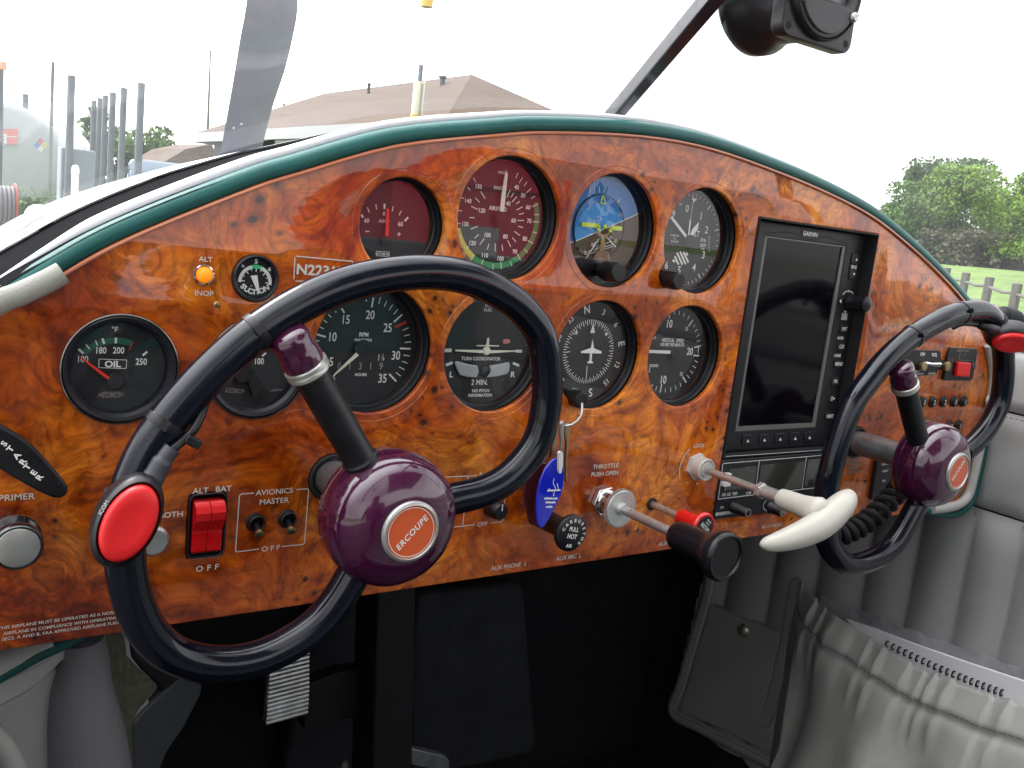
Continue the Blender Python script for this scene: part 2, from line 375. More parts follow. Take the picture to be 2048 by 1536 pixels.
def rrect(w, h, r, seg=5, cx=0, cy=0):
    p = []
    for sx, sy, a in ((1, 1, 0), (-1, 1, 90), (-1, -1, 180), (1, -1, 270)):
        for k in range(seg + 1):
            t = radians(a + 90 * k / seg); p.append((cx + sx * (w / 2 - r) + r * cos(t), cy + sy * (h / 2 - r) + r * sin(t)))
    return p
def catmull(pts, n=8, closed=False):
    P = [Vector(p) for p in pts]; out = []; N_ = len(P)
    rng = range(N_ if closed else N_ - 1)
    for i in rng:
        p1, p2 = P[i], P[(i + 1) % N_]
        p0 = P[i - 1] if (i > 0 or closed) else p1 * 2 - p2
        p3 = P[(i + 2) % N_] if (i + 2 < N_ or closed) else p2 * 2 - p1
        for k in range(n):
            t = k / n
            out.append(.5 * ((2 * p1) + (p2 - p0) * t + (2 * p0 - 5 * p1 + 4 * p2 - p3) * t * t + (-p0 + 3 * p1 - 3 * p2 + p3) * t ** 3))
    if not closed: out.append(P[-1])
    return out
def tube(pts, r, seg=14, closed=False, cap=True, flat=1.0):
    P = [Vector(p) for p in pts]; n = len(P); R = r if isinstance(r, (list, tuple)) else [r] * n
    vs = []; fs = []; prev = None
    for i in range(n):
        a = P[i - 1] if (i > 0 or closed) else P[i]; b = P[(i + 1) % n] if (i < n - 1 or closed) else P[i]
        T = (b - a).normalized()
        if prev is None:
            u = Vector((0, 1, 0)) if abs(T.y) < .9 else Vector((1, 0, 0)); prev = (u - T * u.dot(T)).normalized()
        prev = (prev - T * prev.dot(T)).normalized(); B = T.cross(prev)
        for k in range(seg):
            t = 2 * pi * k / seg; vs.append(P[i] + (prev * cos(t) * flat + B * sin(t)) * R[i])
    for i in range(n if closed else n - 1):
        j = (i + 1) % n
        for k in range(seg): k2 = (k + 1) % seg; fs.append([i * seg + k, i * seg + k2, j * seg + k2, j * seg + k])
    if cap and not closed: fs += [list(range(seg))[::-1], list(range((n - 1) * seg, n * seg))]
    return vs, fs
def arc_band(r1, r2, a1, a2, z=0., n=None):
    n = n or max(2, int(abs(a2 - a1) / 4)); vs = []; fs = []
    for k in range(n + 1):
        t = radians(a1 + (a2 - a1) * k / n); vs += [(r1 * sin(t), r1 * cos(t), z), (r2 * sin(t), r2 * cos(t), z)]
    for k in range(n): fs.append([2 * k, 2 * k + 1, 2 * k + 3, 2 * k + 2])
    return vs, fs
def tick(r1, r2, a, w, z=0.):
    t = radians(a); d = Vector((sin(t), cos(t), 0)); e = Vector((cos(t), -sin(t), 0)) * (w / 2); c = Vector((0, 0, z))
    return [tuple(d * r1 - e + c), tuple(d * r1 + e + c), tuple(d * r2 + e + c), tuple(d * r2 - e + c)], [[0, 1, 2, 3]]
def seg2(a, b, w, z=0., w2=None):
    a = Vector((a[0], a[1], 0)); b = Vector((b[0], b[1], 0)); d = (b - a).normalized(); e = Vector((-d.y, d.x, 0)); c = Vector((0, 0, z)); w2 = w if w2 is None else w2
    return [tuple(a + e * w / 2 + c), tuple(b + e * w2 / 2 + c), tuple(b - e * w2 / 2 + c), tuple(a - e * w / 2 + c)], [[0, 3, 2, 1]]
def strokes(path, w, z=0.):
    vs = []; fs = []
    for a, b in zip(path, path[1:]):
        v, f = seg2(a, b, w, z); n = len(vs); vs += v; fs += [[i + n for i in q] for q in f]
    return vs, fs
def curve_mesh(splines, extrude=0., bevel=0., bres=2, off=0.):
    cu = bpy.data.curves.new('c', 'CURVE'); cu.dimensions = '2D'; cu.fill_mode = 'BOTH'; cu.extrude = extrude; cu.bevel_depth = bevel; cu.bevel_resolution = bres; cu.offset = off
    for sp in splines:
        s = cu.splines.new('POLY'); s.points.add(len(sp) - 1)
        for q, (x, y) in zip(s.points, sp): q.co = (x, y, 0, 1)
        s.use_cyclic_u = True
    o = bpy.data.objects.new('c', cu); COL.objects.link(o)
    dg = bpy.context.evaluated_depsgraph_get(); me = bpy.data.meshes.new_from_object(o.evaluated_get(dg))
    r = ([tuple(v.co) for v in me.vertices], [list(p.vertices) for p in me.polygons])
    bpy.data.objects.remove(o); bpy.data.meshes.remove(me); bpy.data.curves.remove(cu); return r
def circle(cx, cy, r, n=64): return [(cx + r * cos(2 * pi * k / n), cy + r * sin(2 * pi * k / n)) for k in range(n)]
def text(s, x=0, y=0, h=.003, rot=0., align='CENTER', z=0., bold=0., shear=0., xs=1., sp=1., lh=None):
    """flat lettering, h = height of a capital, centred vertically on y"""
    key = (s, align, round(bold, 3), sp)
    if key not in _txt:
        cu = bpy.data.curves.new('t', 'FONT'); cu.body = s; cu.size = 1.0; cu.align_x = align; cu.offset = bold; cu.space_character = sp; cu.resolution_u = 3
        o = bpy.data.objects.new('t', cu); COL.objects.link(o); dg = bpy.context.evaluated_depsgraph_get()
        me = bpy.data.meshes.new_from_object(o.evaluated_get(dg))
        _txt[key] = ([tuple(v.co) for v in me.vertices], [list(p.vertices) for p in me.polygons])
        bpy.data.objects.remove(o); bpy.data.meshes.remove(me); bpy.data.curves.remove(cu)
    vs, fs = _txt[key]; k = h / .70; t = radians(rot); out_ = []
    for v in vs:
        a = v[0] * k * xs + shear * (v[1] - .35) * k; b = (v[1] - .35) * k
        out_.append((x + a * cos(t) + b * sin(t), y - a * sin(t) + b * cos(t), z))
    return out_, fs
# ---------------------------------------------------------------- instrument panel
ARCH = [(-.300, -.078), (-.2903, -.0718), (-.2623, -.0503), (-.2418, -.0361), (-.2139, -.0205), (-.1692, .0021), (-.1462, .0118), (-.0878, .0349), (-.0205, .0507),
        (.0232, .0590), (.1032, .0680), (.1734, .0688), (.2547, .0609), (.3159, .0524), (.3674, .0428), (.4103, .0311), (.4814, .0056), (.5556, -.0271),
        (.6100, -.0600), (.6333, -.0878), (.6436, -.1231), (.6450, -.1500), (.6400, -.1857), (.6340, -.2200), (.6200, -.2400), (.5980, -.2475)]
AR = [(p.x, p.y) for p in catmull([(a, b, 0) for a, b in ARCH], 4)]
GR = .0397
CTR = dict(speed=(0, 0), att=(.0899, 0), alt=(.178, 0), turn=(0, -.0887), dg=(.0899, -.0887), vs=(.178, -.0887), tach=(-.0886, -.0875), amp=(-.0772, -.0117), oil=(-.2345, -.0998), head=(-.162, -.0992), suck=(-.1663, -.0484))
def hole_alt():
    kx, kz = .178 - .0305, -.0270; pts = []
    for k in range(96):
        t = 2 * pi * k / 96; d = Vector((cos(t), sin(t))); r = GR
        c = Vector((kx - .178, kz)); b = d.dot(c); q = b * b - c.dot(c) + .0098 ** 2
        if b > 0 and q > 0: r = max(r, b + math.sqrt(q))
        pts.append((.178 + r * cos(t), r * sin(t)))
    return pts
GPS = dict(x0=.2371, x1=.3962, z0=-.1712, z1=.0240)
pan = thing('instrument_panel', 'glossy burl wood instrument panel with an arched top and teal padded edge', 'instrument panel', (0, 0, 0))
outline = AR + [(-.340, -.2475), (-.340, -.100)]
holes = [circle(*CTR[k], GR) for k in ('speed', 'att', 'turn', 'dg', 'vs', 'tach')] + [hole_alt()]
holes += [circle(*CTR['amp'], .0288), circle(*CTR['oil'], .0286), circle(*CTR['head'], .0286), circle(*CTR['suck'], .0128, 40)]
gtl, gtr, gbl = atY(1519, 435), atY(1757, 466), atY(1440, 912)
GX0, GX1, GZ1, GZB = .2366, .3964, .0243, -.2265
holes += [[(GX0 - .0005, GZB), (GX1, GZB), (GX1, GZ1), (GX0, GZ1)]]
rk = atY(413, 1050); RKX, RKZ = rk.x, rk.z
holes += [rrect(.0215, .0385, .004, 5, RKX, RKZ)]
SHL = Vector((-.1106, 0, -.16684)); SHR = Vector((.41866, 0, -.16779))
holes += [circle(SHL.x, SHL.z, .0150, 40), circle(SHR.x, SHR.z, .0150, 40)]
b = MB(FP(0, 0, .0022)); b.add(*curve_mesh([outline] + holes, .0012, .0010, 3, -.0010))
for k, r in [(q, GR) for q in ('speed', 'att', 'alt', 'turn', 'dg', 'vs', 'tach')] + [('amp', .0288)]:
    cx, cz = CTR[k]
    p = [(r + .0047, -.0001), (r + .0050, .00022), (r + .0053, -.0001)]
    b.F = FP(cx, cz, 0); b.add(*lathe(p, 72))
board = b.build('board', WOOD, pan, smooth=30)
# padded teal roll along the arch, and a pale roll added as its sky highlight
def offs(pts, d):
    out_ = []
    for i, p in enumerate(pts):
        a = pts[max(0, i - 1)]; c = pts[min(len(pts) - 1, i + 1)]; t = Vector((c[0] - a[0], c[1] - a[1])).normalized()
        out_.append((p[0] - t.y * d, p[1] + t.x * d))
    return out_
ARX = [(-.40, -.160), (-.345, -.113)] + AR
top = [p for p in offs(ARX, .0044)]
n_ = len(top); rad = [.0056 - .0008 * min(1, max(0, (i - 8) / 60)) for i in range(n_)]
b = MB(); b.add(*tube([(x, .004, z) for x, z in top], rad, 16)); roll = b.build('edge_roll', TEAL, pan)
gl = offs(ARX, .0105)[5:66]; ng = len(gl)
b = MB(); b.add(*tube([(x, .010, z) for x, z in gl], [.0008 + .0034 * min(1, i / 9) * min(1, (ng - 1 - i) / 45) for i in range(ng)], 14)); b.build('highlight_roll', P_('pale_highlight', (.62, .62, .65), .35, coat=.3, bump=(500., .2, .0004)), pan)
# thin pale lip just under the roll
b = MB(); b.add(*tube([(x, -.0012, z) for x, z in offs(AR[:-12], -.0012)], .0011, 8)); b.build('edge_bead', P_('varnish_lip', (.50, .18, .10), .12, coat=1.), pan)
sl = [atY(0, 603, -.008), atY(40, 588, -.008), atY(85, 567, -.008), atY(125, 546, -.008)]
b = MB(); b.add(*tube(catmull([atY(-90, 650, -.008)] + sl, 6), .0056, 14)); b.build('roll_sleeve', P_('sleeve_cream', (.30, .30, .27), .8, bump=(500., .5, .001)), pan, label='frayed cream sleeve at the low end of the teal roll')
b = MB()
low = [(.6150, -.2390), (.6000, -.2465)]
b.add(*box(-.34, .60, .0045, .035, -.2440, -.2405)); b.build('lower_flange', BLKM, pan, smooth=30)
# hem at lower right: cream gasket with a teal cord round the corner
c1 = [atY(x, y, -.004) for x, y in ((1962, 880), (1955, 915), (1946, 955), (1936, 990), (1918, 1008), (1890, 1016), (1862, 1018))]
c2 = [atY(x, y, -.002) for x, y in ((1975, 840), (1969, 890), (1962, 930), (1952, 975), (1940, 1006), (1922, 1024), (1900, 1030), (1870, 1026), (1846, 1019))]
b = MB(); b.add(*tube(catmull(c1, 6), .0052, 12)); b.build('gasket', LEAL, pan)
b = MB(); b.add(*tube(catmull(c2, 6), .0038, 12)); b.build('corner_cord', TEALD, pan)
b = MB(); q = [atY(x, y, -.003) for x, y in ((1975, 690), (1981, 715), (1985, 745), (1983, 775), (1979, 800))]
b.add(*tube(catmull(q, 5), .0040, 10)); q = [atY(x, y, -.003) for x, y in ((1968, 800), (1972, 806))]
b.add(*lathe([(0, .004), (.005, .003), (.0065, 0)], 16), Matrix.Translation(Vector((atY(1972, 799).x, -.003, atY(1972, 799).z))) @ Matrix.Rotation(pi / 2, 4, 'X')); b.build('foam_plug', LEAL, pan)


class Pl:
    """printing on a plane parallel to the panel, positioned from photograph pixels of a crop"""
    def __init__(s, F, z, T): s.F = F; s.z = z; s.T = T; s.Y = F.translation.y - z
    def p(s, x, y):
        w = atY(*s.T(x, y), s.Y); return (w.x - s.F.translation.x, w.z - s.F.translation.z)
    def h(s, x, y, h): a = s.p(x, y - h / 2); c = s.p(x, y + h / 2); return a[1] - c[1]
    def pol(s, x, y): a = s.p(x, y); return math.hypot(*a), math.degrees(math.atan2(a[0], a[1]))
    def t(s, B, st, x, y, h, rot=0., dz=.0002, **k):
        k['bold'] = k.get('bold', 0.) + .012; k['xs'] = k.get('xs', 1.) * 1.10; h *= 1.06; a = s.p(x, y); B.add(*text(st, a[0], a[1], s.h(x, y, h), rot=rot, z=s.z + dz, **k)); return s
    def ln(s, B, pts, w, dz=.0002): B.add(*strokes([s.p(*q) for q in pts], w, s.z + dz)); return s
    def tk(s, B, L_, w, dz=.0002):
        for a, bb, c, d in L_: B.add(*seg2(s.p(a, bb), s.p(c, d), w, s.z + dz))
        return s
    def poly(s, B, pts, dz=.0002): B.add([(*s.p(*q), s.z + dz) for q in pts], [list(range(len(pts)))]); return s

# lettering printed on the wood
I4 = FP(0, 0, 0); b = MB(I4); Z0 = .0003
pl = Pl(I4, Z0, crop(360, 440, 3.84)); pl.t(b, 'ALT', 197, 300, 36).t(b, 'INOP', 183, 562, 37)
b.build('lettering', SILK, pan); b = MB(I4)
pl.t(b, 'N2231H', 1090, 388, 72, bold=.018)
pl.ln(b, [(890, 277), (1325, 318)], .0006).ln(b, [(1325, 318), (1312, 470)], .0006).ln(b, [(1300, 482), (885, 468)], .0006).ln(b, [(873, 455), (882, 285)], .0006)
b.build('lettering', SILK, pan); b = MB(I4)
pl = Pl(I4, Z0, crop(160, 860, 4.096))
pl.t(b, 'ALT', 988, 495, 42, bold=.006).t(b, 'BAT', 1175, 480, 42, bold=.006).t(b, 'BOTH', 745, 692, 42, bold=.006).t(b, 'O F F', 1042, 1128, 42, bold=.006, sp=1.1)
b.build('lettering', SILK, pan); b = MB(I4)
pl.t(b, 'AVIONICS', 1594, 503, 40).t(b, 'MASTER', 1590, 580, 40).t(b, 'O F F', 1562, 967, 38, bold=.004)
pl.ln(b, [(1422, 516), (1318, 524), (1305, 538), (1273, 985), (1282, 998), (1465, 974)], .0006)
pl.ln(b, [(1770, 487), (1862, 481), (1872, 490), (1838, 925), (1826, 936), (1652, 954)], .0006)
b.build('lettering', SILK, pan); b = MB(I4)
pl = Pl(I4, Z0, crop(0, 820, 4.518)); pl.t(b, 'PRIMER', 150, 785, 52)
b.build('lettering', SILK, pan); b = MB(I4)
pl = Pl(I4, Z0, crop(880, 920, 6.4))
pl.ln(b, [(60, 218), (475, 198)], .0006).ln(b, [(355, 205), (290, 830)], .0006).ln(b, [(100, 866), (440, 826)], .0006)
pl.ln(b, [(838, 440), (800, 775), (775, 792), (648, 804)], .0006).t(b, 'OFF', 542, 817, 50, bold=.004).t(b, 'R', 523, 185, 50)
b.build('lettering', SILK, pan); b = MB(I4)
pl.t(b, 'AUX PHONE', 847, 1360, 50, shear=.12, xs=.92).t(b, 'AUX MIC', 1618, 1245, 50, shear=.12, xs=.92)
for ax, ay in ((1087, 1328), (1785, 1228)): pl.ln(b, [(ax, ay - 28), (ax, ay + 20)], .0004).poly(b, [(ax - 14, ay + 8), (ax + 12, ay + 6), (ax, ay + 30)])
b.build('lettering', SILK, pan); b = MB(I4)
pl = Pl(I4, Z0, crop(1020, 820, 4.096))
pl.t(b, 'THROTTLE', 785, 458, 32, shear=.05).t(b, 'PUSH OPEN', 778, 520, 32, shear=.05)
b.build('lettering', SILK, pan); b = MB(I4)
pl.t(b, 'LOCK', 1548, 291, 28, shear=.1).t(b, 'AUX DC', 1290, 1088, 30, shear=.12)
pl.ln(b, [(1472, 320), (1432, 365), (1402, 430), (1385, 490), (1388, 556)], .0008).poly(b, [(1525, 592), (1548, 602), (1528, 612)]).ln(b, [(1440, 590), (1460, 604)], .0005)
b.build('lettering', SILK, pan); b = MB(I4)
b.add(*text('NO SMOKING', atY(1543, 1051).x, atY(1543, 1051).z, .0032, z=Z0, shear=.15, xs=.95))
b.build('lettering', SILK, pan); b = MB(I4)
pl = Pl(I4, Z0, crop(0, 1150, 3.98))
for st, x, y in (('THIS AIRPLANE MUST BE OPERATED AS A NORMAL CATEGORY', -18, 424), ('AIRPLANE IN COMPLIANCE WITH OPERATING LIMITATIONS IN', 25, 466), ('SECS. A AND B, FAA APPROVED AIRPLANE FLIGHT MANUAL', 12, 511)):
    pl.t(b, st, x, y, 23, align='LEFT')
b.build('lettering', SILK, pan)
b = MB(I4); pl = Pl(I4, Z0, crop(1640, 760, 3.84))
for x, y, s_ in ((803, 55, 'ALT'), (803, 88, 'FIELD'), (885, 57, 'TURN'), (882, 88, 'COORD'), (967, 55, 'AVIO'), (965, 90, 'IT'), (1047, 55, 'AVC'), (1047, 90, 'A'), (1128, 55, 'TAIL'), (1125, 88, 'INST'), (835, 295, 'COM'), (915, 290, 'ENCDR'), (997, 290, 'LT'), (1075, 285, 'CB')):
    pl.t(b, s_, x, y, 18)
b.build('faded_lettering', DIMPRINT, pan); b = MB(I4)
for k in range(4): pl.ln(b, [(195 + 3 * k, 600 + 38 * k), (320, 585 + 38 * k)], .0016)
for k in range(3): pl.ln(b, [(200, 612 + 38 * k), (290, 603 + 38 * k)], .0012)
b.build('faded_lettering', DIMPRINT, pan)

# ---------------------------------------------------------------- gauges
def gauge(name, label, cat, key, r=GR, zd=-.015, group=None, flush=False):
    cx, cz = CTR[key]; F = FP(cx, cz, 0); t = thing(name, label, cat, F=F, group=group); t['_r'] = r; del t['_r']
    b = MB(F); k = r / GR
    if not flush:
        b.add(*lathe([(r + .003, -.0050), (r - .0004, -.0050), (r - .0004, -.0062), (r - .0012, -.0075), (r - .0016, -.0100), (r - .0026, -.0106), (r - .0030, zd + .0004), (r - .0030, zd - .004), (0, zd - .004)], 72))
    else:
        b.add(*lathe([(r - .0002, -.0045), (r - .0001, .0006), (r - .0012, .0018), (r - .0030, .0012), (r - .0045, -.0010), (r - .0046, zd - .003), (0, zd - .003)], 72))
    b.build('bezel', BEZEL, t, smooth=25)
    return t, F
def dial(t, F, r, zd, mat=None):
    b = MB(F); b.add(*lathe([(0, zd), (r, zd)], 72)); b.build('dial_face', mat or DIAL, t)
def glass(t, F, r, z):
    b = MB(F); b.add(*lathe([(0, z), (r, z)], 48)); b.build('glass', DIALGLASS, t)
def needle(t, F, parts, mats=None, name='needle'):
    b = MB(F); ms = []
    for mat, v, f in parts:
        if mat not in ms: ms.append(mat)
        b.m = ms.index(mat); b.add(v, f)
    b.build(name, ms, t)
def thick(pts, z, h=.0006): return prism([p if len(p) == 2 else p[:2] for p in pts], z, z + h)

# airspeed
t, F = gauge('airspeed_indicator', 'round airspeed indicator with green arc, large dial at the top of the panel', 'gauge', 'speed')
ZD = -.015; dial(t, F, .0368, ZD); A = Pl(F, ZD, crop(680, 300, 4.655)); b = MB(F)
A.tk(b, [(1655, 213, 1635, 262), (1700, 253, 1665, 308), (1740, 295, 1712, 335), (1780, 355, 1735, 398), (1815, 430, 1778, 452), (1840, 505, 1785, 527), (1852, 600, 1808, 603), (1852, 670, 1793, 667), (1833, 775, 1793, 762), (1797, 872, 1748, 842), (1745, 955, 1715, 922), (1680, 1025, 1650, 968), (1598, 1080, 1583, 1035), (1500, 1108, 1495, 1040), (1422, 1112, 1425, 1062), (1310, 1080, 1332, 1018), (1212, 1030, 1243, 976), (1172, 922, 1196, 896), (1118, 808, 1132, 806), (1085, 683, 1120, 684), (1100, 560, 1135, 570), (1125, 440, 1152, 452), (1185, 345, 1210, 375), (1242, 258, 1263, 298)], .0006)
A.tk(b, [(1583, 372, 1553, 440), (1618, 398, 1590, 442), (1645, 433, 1600, 484), (1672, 478, 1637, 502), (1698, 530, 1640, 558), (1710, 588, 1663, 600), (1712, 656, 1650, 655), (1702, 722, 1657, 710), (1675, 796, 1622, 757), (1637, 857, 1603, 815), (1588, 900, 1560, 840), (1515, 938, 1505, 882), (1443, 945, 1443, 870), (1370, 927, 1385, 872), (1300, 880, 1342, 823), (1250, 822, 1292, 785), (1215, 737, 1280, 710), (1203, 629, 1252, 630), (1220, 524, 1282, 553), (1258, 446, 1298, 487), (1310, 387, 1350, 453)], .0006)
for s_, x, y in (('40', 1643, 345), ('50', 1703, 422), ('60', 1750, 532), ('70', 1760, 660), ('80', 1720, 825), ('90', 1627, 943), ('100', 1490, 1010), ('110', 1345, 980), ('120', 1230, 865), ('130', 1163, 687), ('140', 1190, 472), ('150', 1287, 338), ('40', 1565, 497), ('60', 1615, 655), ('80', 1538, 805), ('100', 1370, 790), ('120', 1318, 562)):
    A.t(b, s_, x, y, 38, xs=.85, bold=.012)
A.t(b, 'AIRSPEED', 1470, 545, 36, xs=.8, bold=.015).t(b, 'KNOTS', 1488, 355, 30, xs=.85, bold=.01).t(b, 'MPH', 1500, 210, 28, xs=.85)
b.build('dial_print', PRINT, t)
pv = A.pol(1480, 640); cpx = A.p(1480, 640)
def arcfit(Pl_, outer, inner, start, end):   # polar about dial centre
    ro = Pl_.pol(*outer)[0]; ri = Pl_.pol(*inner)[0]; return ri, ro, Pl_.pol(*start)[1], Pl_.pol(*end)[1]
ri, ro, a0, a1 = arcfit(A, (1855, 640), (1812, 640), (1822, 490), (1232, 1018)); a1 = a1 + 360 if a1 < a0 else a1
b = MB(F); b.add(*arc_band(ri, ro, a0, a1, ZD + .0001)); b.build('green_arc', GREENP, t)
b = MB(F); b.add(*arc_band(ri, ro, a1, a1 + 42, ZD + .0001)); b.build('yellow_arc', YELP, t)
tp = A.p(1525, 185); bs = A.p(1484, 572); tl = A.p(1440, 800)
needle(t, F, [(CREAM, *thick([A.p(1525, 185), A.p(1538, 225), A.p(1503, 574), A.p(1466, 570), A.p(1484, 400), A.p(1515, 215)], ZD + .0025)), (BLKM, *thick([A.p(1468, 575), A.p(1500, 575), A.p(1470, 790), A.p(1425, 790)], ZD + .0025)), (BLKM, *[q for q in (lambda v: ([(x + cpx[0] * 0, y, z) for x, y, z in v[0]], v[1]))(lathe([(.0042, ZD + .0032), (0, ZD + .0035)], 24))])])
glass(t, F, .0375, -.0104)

# ammeter
t, F = gauge('ammeter', 'small round ammeter with an upright red needle, left of the airspeed dial', 'gauge', 'amp', .0288, -.014)
ZD = -.014; dial(t, F, .0260, ZD); A = Pl(F, ZD, crop(680, 300, 4.655)); b = MB(F)
A.tk(b, [(252, 532, 272, 582), (332, 505, 340, 556), (495, 522, 484, 572), (570, 565, 548, 607)], .0005).tk(b, [(413, 500, 412, 548), (634, 625, 600, 662), (200, 600, 213, 630)], .0012).ln(b, [(232, 758), (273, 758)], .0005).ln(b, [(530, 784), (565, 782)], .0005).ln(b, [(550, 765), (546, 803)], .0005)
A.t(b, '60', 247, 655, 40, xs=.8).t(b, '60', 562, 688, 40, xs=.8).t(b, '0', 408, 592, 36, xs=.8).t(b, 'AMP', 408, 662, 34)
A.ln(b, [(336, 942), (458, 950), (456, 990), (336, 984), (336, 942)], .0003).t(b, 'AUTOMETER', 397, 967, 22, xs=.7)
b.build('dial_print', PRINT, t)
needle(t, F, [(NRED, *thick([A.p(412, 545), A.p(436, 545), A.p(433, 795), A.p(403, 795)], ZD + .0025)), (BLKM, *(lambda c: ([(x + c[0], y + c[1], z) for x, y, z in lathe([(.0036, ZD + .0026), (.0030, ZD + .0030), (0, ZD + .0031)], 24)[0]], lathe([(.0036, 0), (.0030, 0), (0, 0)], 24)[1]))(A.p(420, 835)))])
glass(t, F, .0266, -.0104)

# attitude
t, F = gauge('attitude_indicator', 'round attitude indicator with blue and brown horizon, between airspeed dial and altimeter', 'gauge', 'att')
ZD = -.016; A = Pl(F, ZD, crop(1080, 300, 4.8))
h0, h1 = Vector(A.p(300, 888)), Vector(A.p(858, 648)); hd = (h1 - h0).normalized(); hn = Vector((-hd.y, hd.x))
def half_disc(r, c, sgn, dz, d=0., z=ZD):
    pts = []; c = Vector(c)
    for k in range(96):
        q = c + Vector((cos(2 * pi * k / 96), sin(2 * pi * k / 96))) * r; e = (q - h0).dot(hn) - d
        if e * sgn < 0: q = q - hn * e
        pts.append((q.x, q.y, z + dz))
    return pts, [list(range(96))]
b = MB(F); b.add(*half_disc(.0368, (0, 0), 1, 0)); b.m = 1; b.add(*half_disc(.0368, (0, 0), -1, 0))
bc = Vector(A.p(560, 745)); br = abs(A.p(800, 705)[0] - bc.x)
b.m = 0; b.build('dial_face', [SKYB, EARTH], t)
b = MB(F); b.add(*lathe([(br + .0005, ZD + .0002), (br + .0004, ZD + .0016), (br, ZD + .0017), (br, ZD + .0002)], 64), Matrix.Translation((bc.x, bc.y, 0))); b.build('card_rim', BLKM, t)
b = MB(F); b.add(*half_disc(br, bc, 1, .0006)); b.m = 1; b.add(*half_disc(br, bc, -1, .0006)); b.m = 2
cc2 = bc + Vector((.001, -.0052)); pts = []
for k in range(96):
    q = cc2 + Vector((cos(2 * pi * k / 96), sin(2 * pi * k / 96))) * br * .98
    if (q - bc).length > br: q = bc + (q - bc).normalized() * br
    e = (q - h0).dot(hn)
    if e < 0: q = q - hn * e
    pts.append((q.x, q.y, ZD + .0009))
b.add(pts, [list(range(96))]); b.build('horizon_card', [SKYB, EARTH, SKYB2], t)
b = MB(F); e0 = h0 - hd * .02; e1 = h1 + hd * .02
b.add(*seg2((bc - hd * br * .98 + hn * 0), (bc + hd * br * .98), .0001, ZD)) if False else None
def on_line(p): p = Vector(p); return p - hn * (p - h0).dot(hn)
cl_ = on_line(bc); hl = math.sqrt(max(0, br ** 2 - (cl_ - bc).length ** 2)) * .99
b.add(*seg2(cl_ - hd * hl, cl_ + hd * hl, .0007, ZD + .0012)); c0 = on_line((0, 0)); hl2 = math.sqrt(.0366 ** 2 - c0.length ** 2)
b.add(*seg2(c0 - hd * hl2, cl_ - hd * (hl + .0014), .0008, ZD + .0003)); b.add(*seg2(cl_ + hd * (hl + .0014), c0 + hd * hl2, .0008, ZD + .0003))
A.tk(b, [(478, 350, 482, 395), (522, 358, 520, 415), (568, 352, 570, 410), (628, 350, 610, 408), (770, 470, 738, 512)], .0006)
for y, w in ((640, 22), (672, 22), (690, 22), (705, 30), (722, 22), (738, 30), (752, 22), (768, 28), (782, 20)): A.ln(b, [(545 + (y - 640) * .12 - w * .6, y + 3), (548 + (y - 640) * .12 + w * .5, y)], .0003, dz=.0012)
A.t(b, '2', 513, 685, 28, dz=.0012).t(b, '0', 577, 663, 26, dz=.0012).t(b, '10', 492, 907, 30, dz=.0012, xs=.8).t(b, '20', 427, 985, 30, dz=.0012, xs=.8).t(b, '10', 667, 832, 28, dz=.0012, xs=.8).t(b, '20', 715, 870, 28, dz=.0012, xs=.8)
A.tk(b, [(512, 893, 556, 880), (530, 925, 665, 880), (505, 962, 700, 902), (452, 970, 480, 965), (520, 945, 620, 915), (480, 992, 690, 925), (640, 850, 655, 842)], .0004, dz=.0012).tk(b, [(556, 850, 430, 1040), (625, 830, 716, 928)], .0009, dz=.0012)
b.build('dial_print', PRINT, t)
b = MB(F); A.ln(b, [(580, 432), (557, 510), (608, 511), (581, 432)], .0009, dz=.0030).ln(b, [(374, 709), (534, 724), (536, 768)], .0030, dz=.0034).ln(b, [(760, 753), (657, 744), (645, 782)], .0030, dz=.0034)
q = A.p(596, 735); b.add(*lathe([(.0018, ZD + .0034), (.0012, ZD + .0042), (0, ZD + .0044)], 16), Matrix.Translation((q[0], q[1], 0))); b.build('aircraft_symbol', LIME, t)
b = MB(F); b.m = 0; A.ln(b, [(533, 768), (540, 792), (560, 812), (590, 820), (620, 812), (637, 798), (645, 780)], .0018, dz=.0028); A.poly(b, [(566, 812), (605, 812), (592, 962), (556, 960)], dz=.0026)
b.build('symbol_stem', OCHRE, t)
b = MB(F); A.poly(b, [(528, 962), (630, 966), (656, 1064), (480, 1044)], dz=.0030); b.build('symbol_base', P_('tan_paint', (.22, .13, .08), .5), t)
b = MB(F); zz = -.0112; A8 = Pl(F, zz, crop(1080, 300, 4.8)); ya = A8.p(600, 1058)[1]; rr = .0369; aa = math.acos(ya / rr) if abs(ya) < rr else 1.5
pts = [(rr * sin(aa + (2 * pi - 2 * aa) * k / 40), rr * cos(aa + (2 * pi - 2 * aa) * k / 40)) for k in range(41)]
b.add(*prism(pts, zz - .003, zz)); b.build('lower_mask', BLK, t, bevel=.0003)
kc = atY(1240, 546, -.013)
KP = [(0, .0125), (.0058, .0125), (.0066, .0118), (.0070, .010), (.0071, -.002), (.0055, -.006), (.004, -.012)]
b = MB(FP(kc.x, kc.z, 0)); b.add(*lathe(KP, 32)); b.build('adjust_knob', BLK, t, smooth=30)
glass(t, F, .0375, -.0104)

